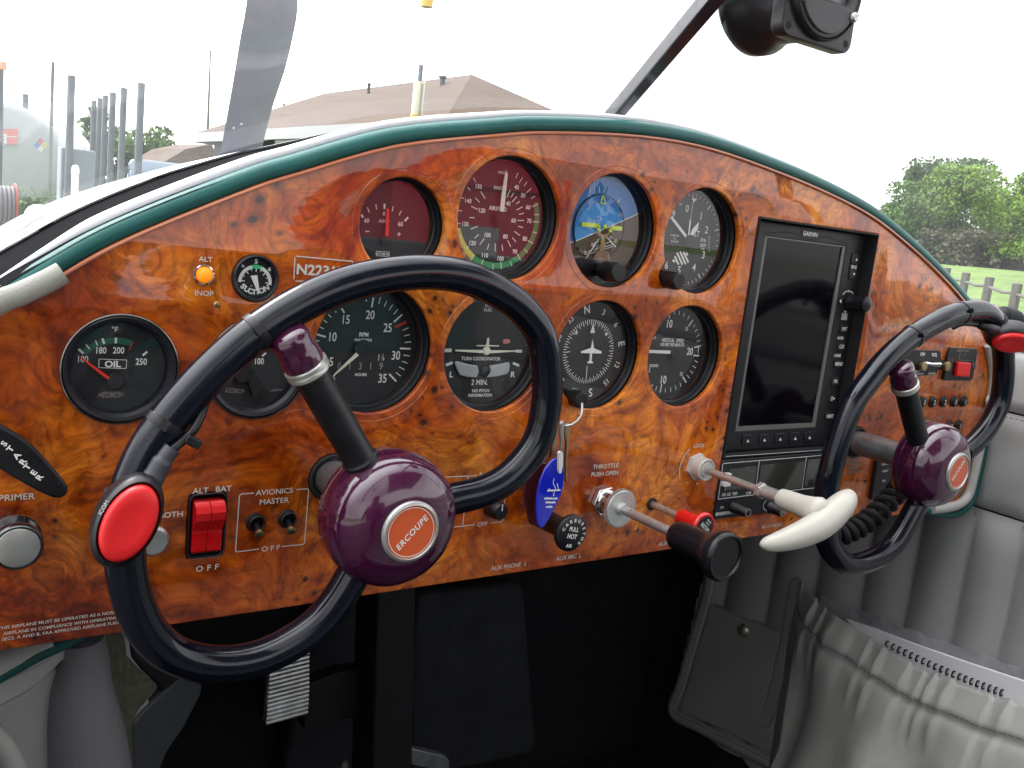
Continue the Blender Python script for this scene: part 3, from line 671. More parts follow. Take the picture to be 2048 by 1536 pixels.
# altimeter
t, F = gauge('altimeter', 'round altimeter with three white hands and a striped flag, beside the tall screen', 'gauge', 'alt', zd=-.0175)
ZD = -.0175; dial(t, F, .0368, ZD); A = Pl(F, ZD, crop(1080, 300, 4.8)); b = MB(F)
for k in range(50):
    a = 7.2 * k
    if 96 < a < 112: continue
    b.add(*tick(.0330 if k % 5 else .0310, .0355, a, .0005 if k % 5 else .0009, ZD + .0002))
for s_, x, y in (('0', 1412, 560), ('1', 1545, 632), ('2', 1598, 765), ('3', 1568, 1005), ('4', 1478, 1125), ('5', 1335, 1150), ('6', 1213, 1105), ('9', 1280, 612)): A.t(b, s_, x, y, 66, xs=.85, bold=.004)
A.t(b, 'ALT', 1492, 800, 52, xs=.7, bold=.004).t(b, '29.96', 1565, 865, 30, xs=.7, bold=.01).t(b, '29.97', 1562, 915, 30, xs=.7, bold=.01).t(b, '29.98', 1560, 948, 18, xs=.7)
for k in range(14): A.ln(b, [(1612, 830 + 11 * k), (1630, 828 + 11 * k)], .0002)
for i, s_ in enumerate(('CALIBRATED', 'TO', '20,000 FEET')): A.t(b, s_, 1292, 820 + 29 * i, 16, xs=.8)
A.t(b, '100', 1345, 520, 20, xs=.8)
for x0, y0, x1, y1 in ((1268, 1055, 1290, 1075), (1288, 1020, 1325, 1100), (1310, 985, 1362, 1100), (1340, 975, 1392, 1095), (1370, 978, 1420, 1080), (1395, 985, 1412, 1010)): A.ln(b, [(x0, y0), (x1, y1)], .0018, dz=.0006)
b.build('dial_print', PRINT, t)
needle(t, F, [(PRINT, *seg2(A.p(1382, 832), A.p(1236, 640), .0024, ZD + .0026)), (PRINT, *seg2(A.p(1397, 815), A.p(1414, 668), .0016, ZD + .0034)), (PRINT, *seg2(A.p(1414, 668), A.p(1440, 500), .0004, ZD + .0034)),
    (PRINT, [(*A.p(1442, 506), ZD + .0034), (*A.p(1432, 462), ZD + .0034), (*A.p(1478, 466), ZD + .0034)], [[0, 1, 2]]), (PRINT, [(*A.p(*q), ZD + .0030) for q in ((1412, 812), (1440, 750), (1502, 685), (1488, 760), (1432, 830))], [[0, 1, 2, 3, 4]]),
    (BLKM, *seg2(A.p(1370, 850), A.p(1450, 965), .0030, ZD + .0025)), (BLKM, *lathe([(.0042, ZD + .0040), (0, ZD + .0042)], 24))], name='hands')
kc = atY(1360, 563, -.014)
b = MB(FP(kc.x, kc.z, 0)); b.add(*lathe([(0, .0138), (.0054, .0138), (.0062, .0130), (.0066, .011), (.0066, -.004), (.005, -.008), (.003, -.013)], 32)); b.build('adjust_knob', BLK, t, smooth=30)
glass(t, F, .0375, -.0104)

# tachometer
t, F = gauge('tachometer', 'round engine speed dial marked RPM with an hour counter, behind the near wheel rim', 'gauge', 'tach', zd=-.016)
ZD = -.016; dial(t, F, .0368, ZD); A = Pl(F, ZD, crop(600, 560, 5.487)); b = MB(F)
A.tk(b, [(725, 214, 728, 236), (882, 190, 862, 262), (952, 228, 922, 292), (1016, 268, 978, 330), (1073, 320, 1027, 375), (1190, 523, 1126, 552), (1205, 597, 1143, 614), (1217, 677, 1147, 685), (1200, 833, 1133, 823), (1177, 912, 1116, 890), (1145, 983, 1086, 953), (1103, 1054, 1052, 1013), (386, 342, 396, 356), (310, 378, 342, 410), (257, 438, 297, 468), (216, 514, 260, 536), (165, 663, 213, 668), (158, 740, 200, 742), (165, 830, 200, 822)], .0006)
A.tk(b, [(805, 192, 785, 300), (1120, 378, 1027, 462), (1212, 754, 1095, 750), (1055, 1113, 977, 1030), (185, 596, 282, 624), (456, 312, 485, 360)], .0011)
for s_, x, y in (('5', 372, 1075), ('10', 352, 622), ('15', 500, 430), ('20', 770, 380), ('25', 963, 522), ('30', 1050, 825), ('35', 905, 1077), ('5', 343, 895)): A.t(b, s_, x, y, 90 if not (s_ == '5' and x > 350) else 60, xs=.72)
A.t(b, '.', 283, 930, 90)
A.t(b, 'RPM', 700, 597, 40, bold=.02, xs=.9).t(b, 'HUNDREDS', 693, 657, 26, bold=.02, xs=.9).t(b, 'HOURS', 666, 1037, 28, bold=.02, xs=.9).t(b, '1', 863, 850, 62, xs=.7).t(b, '1', 910, 822, 26).t(b, '10', 908, 870, 26, xs=.8).ln(b, [(893, 846), (922, 848)], .0003)
b.build('dial_print', PRINT, t)
b = MB(F); A.poly(b, [(398, 905), (455, 903), (455, 985), (398, 985)], .0001)
for x in (543, 660, 773, 890): A.poly(b, [(x - 30, 893), (x + 30, 893), (x + 30, 998), (x - 30, 998)], .0001)
b.build('counter_window', P_('counter_black', (.006, .006, .007), .3), t)
b = MB(F)
for s_, x in (('0', 430), ('1', 545), ('3', 660), ('1', 773), ('9', 888)): A.t(b, s_, x, 942, 74, xs=.75, dz=.0003)
b.build('counter_digits', P_('counter_grey', (.28, .28, .28), .5), t)
b = MB(F); A.ln(b, [(1165, 458), (1040, 520)], .0016, dz=.0003); b.build('red_line', REDP, t)
needle(t, F, [(CREAM, *thick([A.p(345, 1053), A.p(352, 1030), A.p(622, 768), A.p(648, 800)], ZD + .002)), (BLKM, *(lambda c: ([(x + c[0], y + c[1], z) for x, y, z in lathe([(.0052, ZD + .0028), (0, ZD + .0031)], 24)[0]], lathe([(1, 0), (0, 0)], 24)[1]))(A.p(670, 735)))])
glass(t, F, .0375, -.0104)

# turn coordinator
t, F = gauge('turn_coordinator', 'round turn coordinator with a cream aeroplane symbol and white inclinometer tube', 'gauge', 'turn', zd=-.014)
ZD = -.014; dial(t, F, .0368, ZD); A = Pl(F, ZD, crop(860, 580, 5.907)); b = MB(F)
A.poly(b, [(172, 692), (254, 690), (254, 732), (172, 734)]).poly(b, [(1010, 704), (1086, 706), (1084, 740), (1010, 738)]).poly(b, [(180, 870), (262, 842), (272, 872), (188, 904)]).poly(b, [(982, 848), (1056, 880), (1044, 908), (974, 876)])
A.t(b, 'TURN COORDINATOR', 603, 810, 38, xs=.82).t(b, 'L', 248, 997, 60, bold=.02).t(b, 'R', 975, 995, 60, bold=.02).t(b, '2 MIN.', 585, 1088, 58, xs=.85).t(b, 'NO PITCH', 598, 1188, 32, bold=.015, xs=.95).t(b, 'INFORMATION', 592, 1242, 32, bold=.015, xs=.9).t(b, 'ELEC', 683, 235, 32).t(b, 'D.C.', 690, 185, 30)
b.build('dial_print', PRINT, t)
b = MB(F); yy = .0030
def tp2(pts): return thick([A.p(*q) for q in pts], ZD + .0012, .0006)
b.add(*tp2([(285, 700), (600, 704), (710, 706), (996, 710), (996, 722), (712, 742), (600, 740), (285, 718)]))
b.add(*tp2([(535, 647), (648, 648), (655, 612), (664, 562), (684, 562), (680, 648), (800, 650), (800, 662), (535, 658)]))
b.add(*(lambda c, r: ([(x + c[0], y + c[1], z) for x, y, z in lathe([(r, ZD + .0012), (r * .8, ZD + .0024), (0, ZD + .0028)], 32)[0]], lathe([(1, 0), (.8, 0), (0, 0)], 32)[1]))(A.p(655, 715), A.h(655, 715, 108) / 2))
b.build('aeroplane_symbol', CREAM, t)
b = MB(F)
for seg_ in ([(272, 845), (300, 832), (430, 870), (545, 885), (562, 960), (535, 1030), (430, 1025), (335, 1002), (300, 930)], [(682, 888), (800, 870), (915, 845), (930, 870), (915, 960), (890, 990), (780, 1018), (655, 1030), (690, 985), (700, 935)]):
    b.add(*thick([A.p(*q) for q in seg_], ZD + .0002, .0022))
b.build('inclinometer_tube', FLUID, t, bevel=.0009, bseg=3)
b = MB(F); b.add(*(lambda c: ([(x + c[0], y + c[1], z) for x, y, z in lathe([(.0040, ZD + .0002), (.0032, ZD + .0016), (0, ZD + .0022)], 24)[0]], lathe([(1, 0), (.8, 0), (0, 0)], 24)[1]))(A.p(635, 955))); b.build('slip_ball', BLK, t)
b = MB(F); A.poly(b, [(862, 582), (925, 580), (952, 604), (925, 632), (864, 634)]); b.build('warning_flag', P_('pink_flag', (.60, .20, .18), .4), t)
glass(t, F, .0375, -.0104)

# directional gyro
t, F = gauge('heading_indicator', 'round compass heading dial with a white aeroplane outline, below the attitude indicator', 'gauge', 'dg', zd=-.0130)
ZD = -.013; dial(t, F, .0368, ZD); A = Pl(F, ZD, crop(1100, 580, 5.689)); b = MB(F); c = Vector(A.p(440, 700))
rot0 = math.degrees(math.atan2(A.p(420, 220)[0] - c.x, A.p(420, 220)[1] - c.y)); rE = (Vector(A.p(722, 668)) - c).length
MT = Matrix.Translation((c.x, c.y, 0))
for k in range(72): b.add(*tick(rE - (.0042 if k % 2 == 0 else .0026), rE, rot0 + 5 * k, .00055, ZD + .0002), MT)
rt_ = (Vector(A.p(420, 220)) - c).length
for s_, a in (('N', 0), ('3', 30), ('6', 60), ('E', 90), ('12', 120), ('15', 150), ('S', 180), ('21', 210), ('24', 240), ('W', 270), ('30', 300), ('33', 330)):
    tt = radians(rot0 + a); big_ = s_ in 'NESW'; rq = rt_ + (0 if big_ else -.0006)
    b.add(*text(s_, c.x + rq * sin(tt), c.y + rq * cos(tt), .0060 if big_ else .0044, rot=rot0 + a, z=ZD + .0002, xs=.9, bold=.02 if big_ else .008))
A.poly(b, [(480, 372), (497, 485), (443, 487)], .0014); q = A.p(296, 486)
for q in (A.p(296, 486), A.p(636, 500)): b.add(*lathe([(0, ZD + .0004), (.0012, ZD + .0004)], 16), Matrix.Translation((q[0], q[1], 0)))
A.ln(b, [(195, 703), (228, 703)], .0005).ln(b, [(422, 862), (405, 1060)], .0006)
b.build('dial_print', PRINT, t)
b = MB(F); b.add(*thick([A.p(*q) for q in ((458, 560), (470, 655), (556, 690), (556, 715), (450, 712), (442, 800), (460, 812), (458, 826), (398, 824), (400, 810), (424, 800), (430, 712), (326, 710), (328, 690), (440, 652))], ZD + .0024)); b.build('aeroplane_symbol', PRINT, t)
b = MB(F); zz = -.0112; pts = []; A8 = Pl(F, zz, crop(1100, 580, 5.689))
kc = atY(1167, 802, -.010); b = MB(FP(kc.x, kc.z, 0)); b.add(*lathe([(0, .0085), (.0050, .0085), (.0060, .0078), (.0063, .006), (.0063, -.001), (.0045, -.003), (.0045, -.012)], 32)); b.build('adjust_knob', BLK, t, smooth=30)
glass(t, F, .0375, -.0104)

# vertical speed
t, F = gauge('vertical_speed_indicator', 'round vertical speed dial with a white bar needle, below the altimeter', 'gauge', 'vs', zd=-.015)
ZD = -.015; dial(t, F, .0368, ZD); A = Pl(F, ZD, crop(1100, 580, 5.689)); b = MB(F)
A.tk(b, [(1415, 242, 1411, 278), (1474, 236, 1465, 282), (1531, 258, 1515, 305), (1585, 295, 1562, 338), (1650, 395, 1628, 422), (1678, 446, 1644, 474), (1698, 508, 1662, 532), (1706, 572, 1668, 587), (1678, 822, 1643, 803), (1655, 886, 1622, 862), (1623, 948, 1593, 918), (1585, 1003, 1557, 966), (1490, 1098, 1476, 1056), (1432, 1136, 1424, 1085), (1372, 1158, 1370, 1105), (1308, 1166, 1313, 1116), (1198, 1145, 1213, 1098), (1150, 1105, 1168, 1072)], .0006)
A.tk(b, [(1356, 288, 1356, 322), (1624, 340, 1575, 412), (1708, 636, 1640, 652), (1695, 750, 1630, 742), (1548, 1052, 1508, 986), (1250, 1166, 1270, 1070)], .0011).ln(b, [(1688, 650), (1682, 745)], .0005)
for s_, x, y, h in (('10', 1355, 382, 82), ('15', 1552, 440, 40), ('20', 1590, 697, 76), ('15', 1490, 955, 40), ('10', 1285, 1018, 82), ('5', 1130, 912, 42), ('5', 1128, 480, 42)): A.t(b, s_, x, y, h, xs=.75, bold=.008)
A.t(b, 'VERTICAL  SPEED', 1397, 572, 38, xs=.72, bold=.012).t(b, '100 FEET PER MINUTE', 1388, 622, 34, xs=.68, bold=.01).t(b, 'DOWN', 1180, 860, 32, xs=.75, bold=.01).t(b, 'UP', 1185, 545, 30, xs=.8)
b.build('dial_print', PRINT, t)
needle(t, F, [(PRINT, *thick([A.p(1040, 672), A.p(1342, 682), A.p(1340, 718), A.p(1040, 706)], ZD + .0024)), (BLKM, *lathe([(.0040, ZD + .0030), (0, ZD + .0034)], 24))])
glass(t, F, .0375, -.0104)

# oil temperature and its neighbour
OC = crop(0, 440, 3.84)
def oil_dial(t, F, first):
    ZD = -.0075; dial(t, F, .0242, ZD); A = Pl(F, ZD, OC); b = MB(F)
    g = F.translation
    if first:
        A.tk(b, [(603, 990, 640, 1025), (785, 908, 800, 950), (890, 903, 888, 946), (1130, 1010, 1095, 1040)], .0011).tk(b, [(660, 955, 688, 992), (732, 925, 748, 962)], .0006)
        for s_, x, y in (('100', 633, 1067), ('180', 773, 1000), ('200', 910, 1000), ('250', 1085, 1087)): A.t(b, s_, x, y, 46, xs=.72, bold=.006)
        A.t(b, '°F', 880, 838, 34, bold=.01).t(b, 'OIL', 865, 1105, 44, bold=.02)
        A.ln(b, [(760, 1067), (973, 1075), (968, 1140), (757, 1133), (760, 1067)], .0003)
        b.build('dial_print', PRINT, t)
        b = MB(F); A.ln(b, [(785, 1322), (920, 1322), (918, 1360), (785, 1360), (785, 1322)], .0003).t(b, 'AUTOMETER', 852, 1341, 26, xs=.72); b.build('maker_mark', DIMPRINT, t)
        c = Vector(A.p(880, 1230)); r1 = (Vector(A.p(890, 950)) - c).length; r2 = (Vector(A.p(890, 903)) - c).length
        a0 = math.degrees(math.atan2(A.p(625, 1010)[0] - c.x, A.p(625, 1010)[1] - c.y)); a1 = math.degrees(math.atan2(A.p(1005, 960)[0] - c.x, A.p(1005, 960)[1] - c.y))
        b = MB(F); b.add(*arc_band(r1, r2, a0, a1, ZD + .0001), Matrix.Translation((c.x, c.y, 0))); b.build('green_arc', DGREEN, t)
        b = MB(F); A.ln(b, [(1022, 938), (988, 1002)], .0005); b.build('red_line', REDP, t)
        needle(t, F, [(NRED, *thick([A.p(612, 1055), A.p(622, 1046), A.p(832, 1198), A.p(818, 1218)], ZD + .0022)), (BLKM, *(lambda c: ([(x + c[0], y + c[1], z) for x, y, z in lathe([(.0046, ZD + .0020), (.004, ZD + .0028), (0, ZD + .0030)], 24)[0]], lathe([(1, 0), (.8, 0), (0, 0)], 24)[1]))(c)), (BLKM, *thick([A.p(905, 1190), A.p(940, 1160), A.p(1045, 1225), A.p(1005, 1270)], ZD + .0016))])
    else:
        A = Pl(F, ZD, crop(360, 440, 3.84)); A.t(b, '100', 605, 1083, 44, xs=.72, bold=.006).tk(b, [(660, 1020, 630, 1045)], .0011); b.build('dial_print', PRINT, t)
        b = MB(F); A.ln(b, [(360, 1290), (480, 1302), (478, 1328), (360, 1322), (360, 1290)], .0003).t(b, 'AUTOMETER', 420, 1311, 22, xs=.7); b.build('maker_mark', DIMPRINT, t)
        c = Vector(A.p(470, 1190)); needle(t, F, [(BLKM, *(lambda c: ([(x + c[0], y + c[1], z) for x, y, z in lathe([(.0046, ZD + .0020), (.004, ZD + .0028), (0, ZD + .0030)], 24)[0]], lathe([(1, 0), (.8, 0), (0, 0)], 24)[1]))(c)), (BLKM, *thick([A.p(500, 1200), A.p(560, 1150), A.p(640, 1280), A.p(560, 1360)], ZD + .0016))])
    glass(t, F, .0246, -.0042)
    b = MB(F); b.add(*lathe([(.0292, -.0003), (.0292, .0012), (.0286, .0016), (.0283, .0010)], 64)); b.build('rim_edge', P_('dark_chrome', (.20, .17, .16), .2, metal=.9), t)
for key, lab, first in (('oil', 'round oil temperature gauge with a red needle, leftmost large dial of the panel', True), ('head', 'round dark gauge half hidden behind the near wheel rim, next to the oil gauge', False)):
    t, F = gauge('oil_temperature_gauge' if first else 'engine_gauge', lab, 'gauge', key, .0285, -.0075, flush=True); oil_dial(t, F, first)

# suction gauge
cx, cz = CTR['suck']; F = FP(cx, cz, 0); t = thing('suction_gauge', 'tiny round suction gauge beside the amber warning light', 'gauge', F=F)
b = MB(F); b.add(*lathe([(.0130, -.003), (.0130, .0012), (.0122, .0022), (.0110, .0016), (.0108, -.001), (0, -.0012)], 48)); b.build('bezel', BEZEL, t, smooth=25)
ZD = -.0008; A = Pl(F, ZD, crop(360, 440, 3.84)); b = MB(F); c = Vector(A.p(575, 478)); MT = Matrix.Translation((c.x, c.y, 0))
rS = (Vector(A.p(703, 478)) - c).length
b.add(*arc_band(rS * .80, rS, -92, -14, ZD + .0002), MT); b.add(*arc_band(rS * .80, rS, 20, 97, ZD + .0002), MT)
for k in range(9): b.add(*tick(rS * .62 if k % 2 == 0 else rS * .70, rS * .82, -86 + 22 * k, .0005, ZD + .0002), MT)
A.t(b, '5', 585, 318, 32, bold=.03).t(b, '4', 480, 352, 26, rot=-35, bold=.03).t(b, '6', 688, 375, 28, rot=15, bold=.03).t(b, 'IN', 549, 505, 10)
for ch, x, y, a in (('S', 484, 508, 42), ('U', 513, 531, 28), ('C', 541, 545, 12), ('T', 569, 551, 0), ('I', 596, 549, -4), ('O', 625, 541, -14), ('N', 662, 522, -28)): A.t(b, ch, x, y, 36, rot=a, bold=.035)
b.build('dial_print', PRINT, t)
b = MB(F); b.add(*arc_band(rS * .80, rS * 1.02, -14, 20, ZD + .0003), MT); b.build('green_arc', P_('bright_green', (.06, .60, .22), .5), t)
b = MB(F); b.add(*thick([A.p(538, 428), A.p(588, 422), A.p(608, 562), A.p(594, 562)], ZD + .0008, .0004)); b.build('needle', PRINT, t)
glass(t, F, .0109, .0012)
# ---------------------------------------------------------------- controls on the panel
def out_to(base, px):        # point on the line straight out of the panel through base that the photo shows at column px
    v = base - CAM; k = (px - 1024) / 1850.4; h = (RGT.dot(v) - k * FWD.dot(v)) / (RGT.y - k * FWD.y); return h
def ctl(x, y): return atY(x, y, 0)
def nut(b, r, z0, z1, rot=.2): b.add(*prism([(r * cos(rot + k * pi / 3), r * sin(rot + k * pi / 3)) for k in range(6)], z0, z1))

# control wheels
RIML = [(872, 1012), (903, 998), (960, 985), (1010, 960), (1052, 918), (1080, 870), (1094, 800), (1093, 735), (1082, 672), (1056, 632), (1019, 598), (945, 558), (862, 544), (780, 549), (695, 568), (605, 606), (514, 664), (432, 735), (348, 826), (287, 915), (254, 1010), (249, 1110), (265, 1197), (299, 1268), (356, 1314), (440, 1329), (530, 1313), (620, 1262), (672, 1205), (710, 1142), (740, 1085)]
RIMR = [(1925, 905), (1943, 892), (1971, 861), (1993, 822), (2004, 785), (2008, 731), (2003, 680), (1988, 641), (1962, 622), (1909, 629), (1865, 648), (1820, 676), (1771, 720), (1736, 764), (1705, 807), (1677, 882), (1657, 958), (1648, 1033), (1656, 1090), (1680, 1121), (1709, 1130), (1760, 1112), (1794, 1080), (1826, 1024), (1850, 975)]
WY = -.072
def wheel(name, label, rim, hubpx, sp0, sp1, ring_t, bands, basept, textpx):
    F = FP(basept.x, basept.z, 0); t = thing(name, label, 'control wheel', F=F, group='the two control wheels')
    pts = [atY(x, y, WY) for x, y in rim]; P = catmull(pts, 8)
    for _ in range(6): P = [P[0]] + [(P[i - 1] + P[i] * 2 + P[i + 1]) / 4 for i in range(1, len(P) - 1)] + [P[-1]]
    b = MB(); b.add(*tube(P, .0094, 24)); rim_o = b.build('rim', RIMB, t)
    b = MB(F)
    b.add(*lathe([(0, .056), (.020, .0565), (.031, .0585), (.0352, .0605), (.0366, .064), (.0370, .0665), (.0366, .0668), (.0367, .0673), (.0373, .0680), (.0378, .074), (.0374, .080), (.0358, .086), (.0325, .0915), (.0275, .0955), (.0215, .0982), (.0165, .0995), (0, .1000)], 72)); b.build('hub', PURP, t, smooth=60)
    b = MB(F); b.add(*lathe([(.0166, .0985), (.0168, .1005), (.0160, .1016), (.0148, .1019), (.0144, .1012), (.0143, .1004)], 56)); badge = b.build('badge_ring', SILV, t, smooth=60)
    b = MB(F); b.add(*lathe([(0, .1010), (.0144, .1008)], 56)); bd = b.build('badge', ORANGE, t)
    A = Pl(F, .1011, lambda x, y: (x, y)); b = MB(F); b.add(*lathe([(.0136, .1011), (.0132, .1011)], 56))
    a = Vector(A.p(*textpx[0])); c = Vector(A.p(*textpx[1])); mid = (a + c) / 2; an = -math.degrees(math.atan2(c.y - a.y, c.x - a.x))
    b.add(*text('ERCOUPE', mid.x, mid.y, .0034, rot=an, z=.1012, bold=.02, sp=1.12, xs=(c - a).length / .0262, shear=.15)); b.build('badge_lettering', PRINT, t)
    b = MB(F); b.add(*lathe([(.0112, -.012), (.0112, .057)], 40)); b.build('shaft', GREYM, t)
    b = MB(F); b.add(*lathe([(.0148, -.006), (.0148, .0005), (.0140, .0012), (.0125, .0010), (.0120, -.004)], 40)); b.build('shaft_bushing', BLKM, t)
    # upright grip with metal ring and purple stub
    p0 = atY(*sp0, WY - .002); p1 = atY(*sp1, WY - .006); Z = (p1 - p0); Ln = Z.length; AF = axis_frame(p0, p1)
    b = MB(AF); rt = Ln * ring_t
    b.add(*lathe([(.0098, -.004), (.0098, .010), (.0090, .0108), (.0088, .012), (.0090, rt - .003), (.0096, rt - .0025), (.0096, rt)], 36)); b.build('grip', BLK, t)
    b = MB(AF); b.add(*lathe([(.0098, rt), (.0110, rt + .0004), (.0112, rt + .0024), (.0108, rt + .0030), (.0112, rt + .0034), (.0112, rt + .0052), (.0100, rt + .0058)], 36)); b.build('grip_ring', SILV, t)
    b = MB(AF); b.add(*lathe([(.0102, rt + .0056), (.0108, rt + .010), (.0104, rt + .0135), (.0098, rt + .0160), (.0102, rt + .0190), (.0098, rt + .0225), (.0080, rt + .0250), (.0030, rt + .0262), (0, rt + .0263)], 36)); b.build('rim_stub', PURP, t, smooth=70)
    for (x, y) in bands:
        q = atY(x, y, WY); i = min(range(1, len(P) - 1), key=lambda k: (P[k] - q).length); AF = axis_frame(P[i], P[i + 1])
        b = MB(AF); b.add(*lathe([(.0092, -.0022), (.0099, -.0020), (.0101, 0), (.0099, .0020), (.0092, .0022)], 28)); b.add(*box(.0085, .0125, -.002, .002, -.0025, .0025), Matrix.Rotation(radians(20), 4, 'Z')); b.build('cable_tie', BLK, t)
    return t, P
wl, PL_ = wheel('control_wheel', 'near black control wheel in front of the left gauges, purple hub with orange badge', RIML, (819, 1062), (735, 945), (596, 705), .84, [(500, 652), (322, 850)], SHL, ((790, 1102), (858, 1028)))
wr, PR_ = wheel('control_wheel', 'far black control wheel at the right end of the panel, beside the grey leather wall', RIMR, (1913, 943), (1842, 905), (1803, 742), .80, [(1826, 672), (1921, 626)], SHR, ((1903, 963), (1931, 917)))

def talk_switch(label, o, X, nrm, strap_i, P, name='talk_switch'):
    Z = Vector(nrm).normalized(); X = Vector(X); X = (X - Z * X.dot(Z)).normalized(); Y = Z.cross(X); F = Matrix((X, Y, Z)).transposed().to_4x4(); F.translation = o
    t = thing(name, label, 'push-to-talk switch', F=F, group='push-to-talk switches on the control wheels')
    b = MB(F); sy = .62
    b.add(*lathe([(0, -.016), (.0195, -.016), (.0215, -.013), (.0218, -.004), (.0208, -.0016), (.0192, 0), (.0184, -.0006), (.0180, -.003), (0, -.003)], 48, sy)); b.build('housing', BLK, t, smooth=35)
    b = MB(F); b.add(*lathe([(.0177, -.003), (.0177, .0012), (.0168, .0030), (.0150, .0038), (.0100, .0034), (0, .0030)], 48, sy * .985)); b.build('button', REDB, t, smooth=60)
    i = strap_i; AF = axis_frame(P[i], P[i + 1]); b = MB(AF); b.add(*lathe([(.0093, -.010), (.0106, -.0095), (.0108, 0), (.0106, .0095), (.0093, .010)], 28)); b.build('strap', BLKM, t)
    b = MB(AF)
    for k in range(40):
        a = random.uniform(0, 2 * pi); z = random.uniform(-.011, .011); e = Vector((cos(a), sin(a), 0)) * .0106
        b.add(*tube([e + Vector((0, 0, z)), e * 1.12 + Vector((random.uniform(-.001, .001), 0, z + random.uniform(-.002, .002)))], .0002, 4))
    b.build('strap_fuzz', BLKM, t)
    return t, F
def near_i(P, q): return min(range(1, len(P) - 2), key=lambda k: (P[k] - q).length)
ptt_o = atY(258, 1046, -.094)
X_ = atY(290, 984, -.098) - atY(228, 1108, -.098)
t, F = talk_switch('large red oval push button on the left rim of the near wheel', ptt_o, X_, (-.10, -1, .10), near_i(PL_, atY(252, 1020, WY)), PL_)
b = MB(); b.add(*tube(catmull([atY(x, y, -.082) for x, y in ((296, 975), (312, 945), (328, 918), (345, 896))], 6), [.0052] * 6 + [.0048] * 6 + [.0040] * 7, 14)); b.build('cable_boot', P_('grey_rubber', (.045, .046, .055), .45), t)
b = MB(); b.add(*tube(catmull([atY(x, y, yy) for x, y, yy in ((340, 902, -.082), (362, 884, -.080), (385, 862, -.080), (400, 835, -.078), (412, 800, -.072), (425, 770, -.064), (440, 740, -.060), (480, 700, -.058))], 6), .0022, 10)); b.build('cable', BLK, t)
b = MB(FP(atY(384, 882, -.080).x, atY(384, 882, -.080).z, -.080)); b.add(*box(-.0040, .0040, -.0022, .0022, -.003, .003), Matrix.Rotation(radians(-30), 4, 'Z')); b.build('cable_clip', BLK, t, bevel=.0008)
b = MB(); a = atY(198, 1030, -.0975); A = Pl(F, -.0005, lambda x, y: (x, y))
b.F = FP(atY(207, 1015, -.0995).x, atY(207, 1015, -.0995).z, -.0995); b.add(*text('ICOM', 0, 0, .0018, rot=-62, bold=.01)); b.build('lettering', PRINT, t)
po = atY(2024, 684, -.088) 
t2, F2 = talk_switch('small red oval push button on the far wheel, at the picture edge', po, (1, -.75, .05), (-.46, -.66, -.58), near_i(PR_, atY(1995, 650, WY)), PR_)
b = MB(); b.add(*tube(catmull([atY(x, y, yy) for x, y, yy in ((1992, 660, -.080), (1972, 655, -.078), (1952, 649, -.072), (1925, 647, -.070), (1905, 655, -.066))], 6), [.0044] * 6 + [.0034] * 5 + [.0024] * 14, 12)); b.build('cable', BLK, t2)
b = MB(); b.add(*tube(catmull([atY(x, y, yy) for x, y, yy in ((1990, 632, -.062), (2010, 628, -.060), (2032, 636, -.058), (2044, 652, -.058))], 6), [.004] * 5 + [.0072] * 8 + [.006] * 6, 14)); b.build('foam_wrap', P_('charcoal_foam', (.03, .032, .036), .95, bump=(600., .8, .001)), t2)

# throttle
B0 = ctl(1205, 1000); h = lambda px, B=None: out_to(B or B0, px)
F = FP(B0.x, B0.z, 0); t = thing('throttle_knob', 'black flanged throttle knob pulled out on a chrome rod, with knurled silver disc', 'throttle control', F=F)
b = MB(F); nut(b, .0118, 0, .0045, .15); b.build('nut', CHROME, t, bevel=.0007)
hd_ = -h(1240); hk = -h(1352); hf = -h(1453)
hd_, hk, hf = abs(hd_), abs(hk), abs(hf)
b = MB(F); b.add(*lathe([(.0098, .004), (.0092, .0055), (.0078, .0065), (.0078, hd_ - .002)], 36)); b.build('barrel', CHROME, t)
b = MB(F); rk_ = []; b.add(*lathe([(0, hd_ - .0016), (.0136, hd_ - .0016), (.0138, hd_ - .001), (.0138, hd_ + .0014), (.0134, hd_ + .0018), (.0048, hd_ + .0018), (.0044, hd_ + .0050), (0, hd_ + .0050)], 60))
for k in range(60):
    a = 2 * pi * k / 60; b.add(*box(-.00034, .00034, .0136, .0147, hd_ - .0015, hd_ + .0014), Matrix.Rotation(a, 4, 'Z'))
b.build('friction_disc', ALU, t, smooth=30)
b = MB(F); b.add(*lathe([(.0033, .02), (.0033, hk + .01)], 28)); b.build('rod', STEEL, t)
b = MB(F); b.add(*lathe([(.0052, hk - .004), (.0060, hk - .003), (.0062, hk)], 28)); b.build('ferrule', SILV, t)
b = MB(F); b.add(*lathe([(0, hk - .001), (.0085, hk - .001), (.0098, hk + .001), (.0104, hk + .006), (.0108, hf - .018), (.0130, hf - .012), (.0158, hf - .008), (.0168, hf - .004), (.0166, hf - .001), (.0150, hf + .0008), (.0138, hf + .0006), (.0132, hf - .0008), (.0124, hf - .0008), (0, hf - .0002)], 56)); b.build('knob', P_('gloss_black_knob', (.006, .006, .008), .24, spec=.35), t, smooth=50)

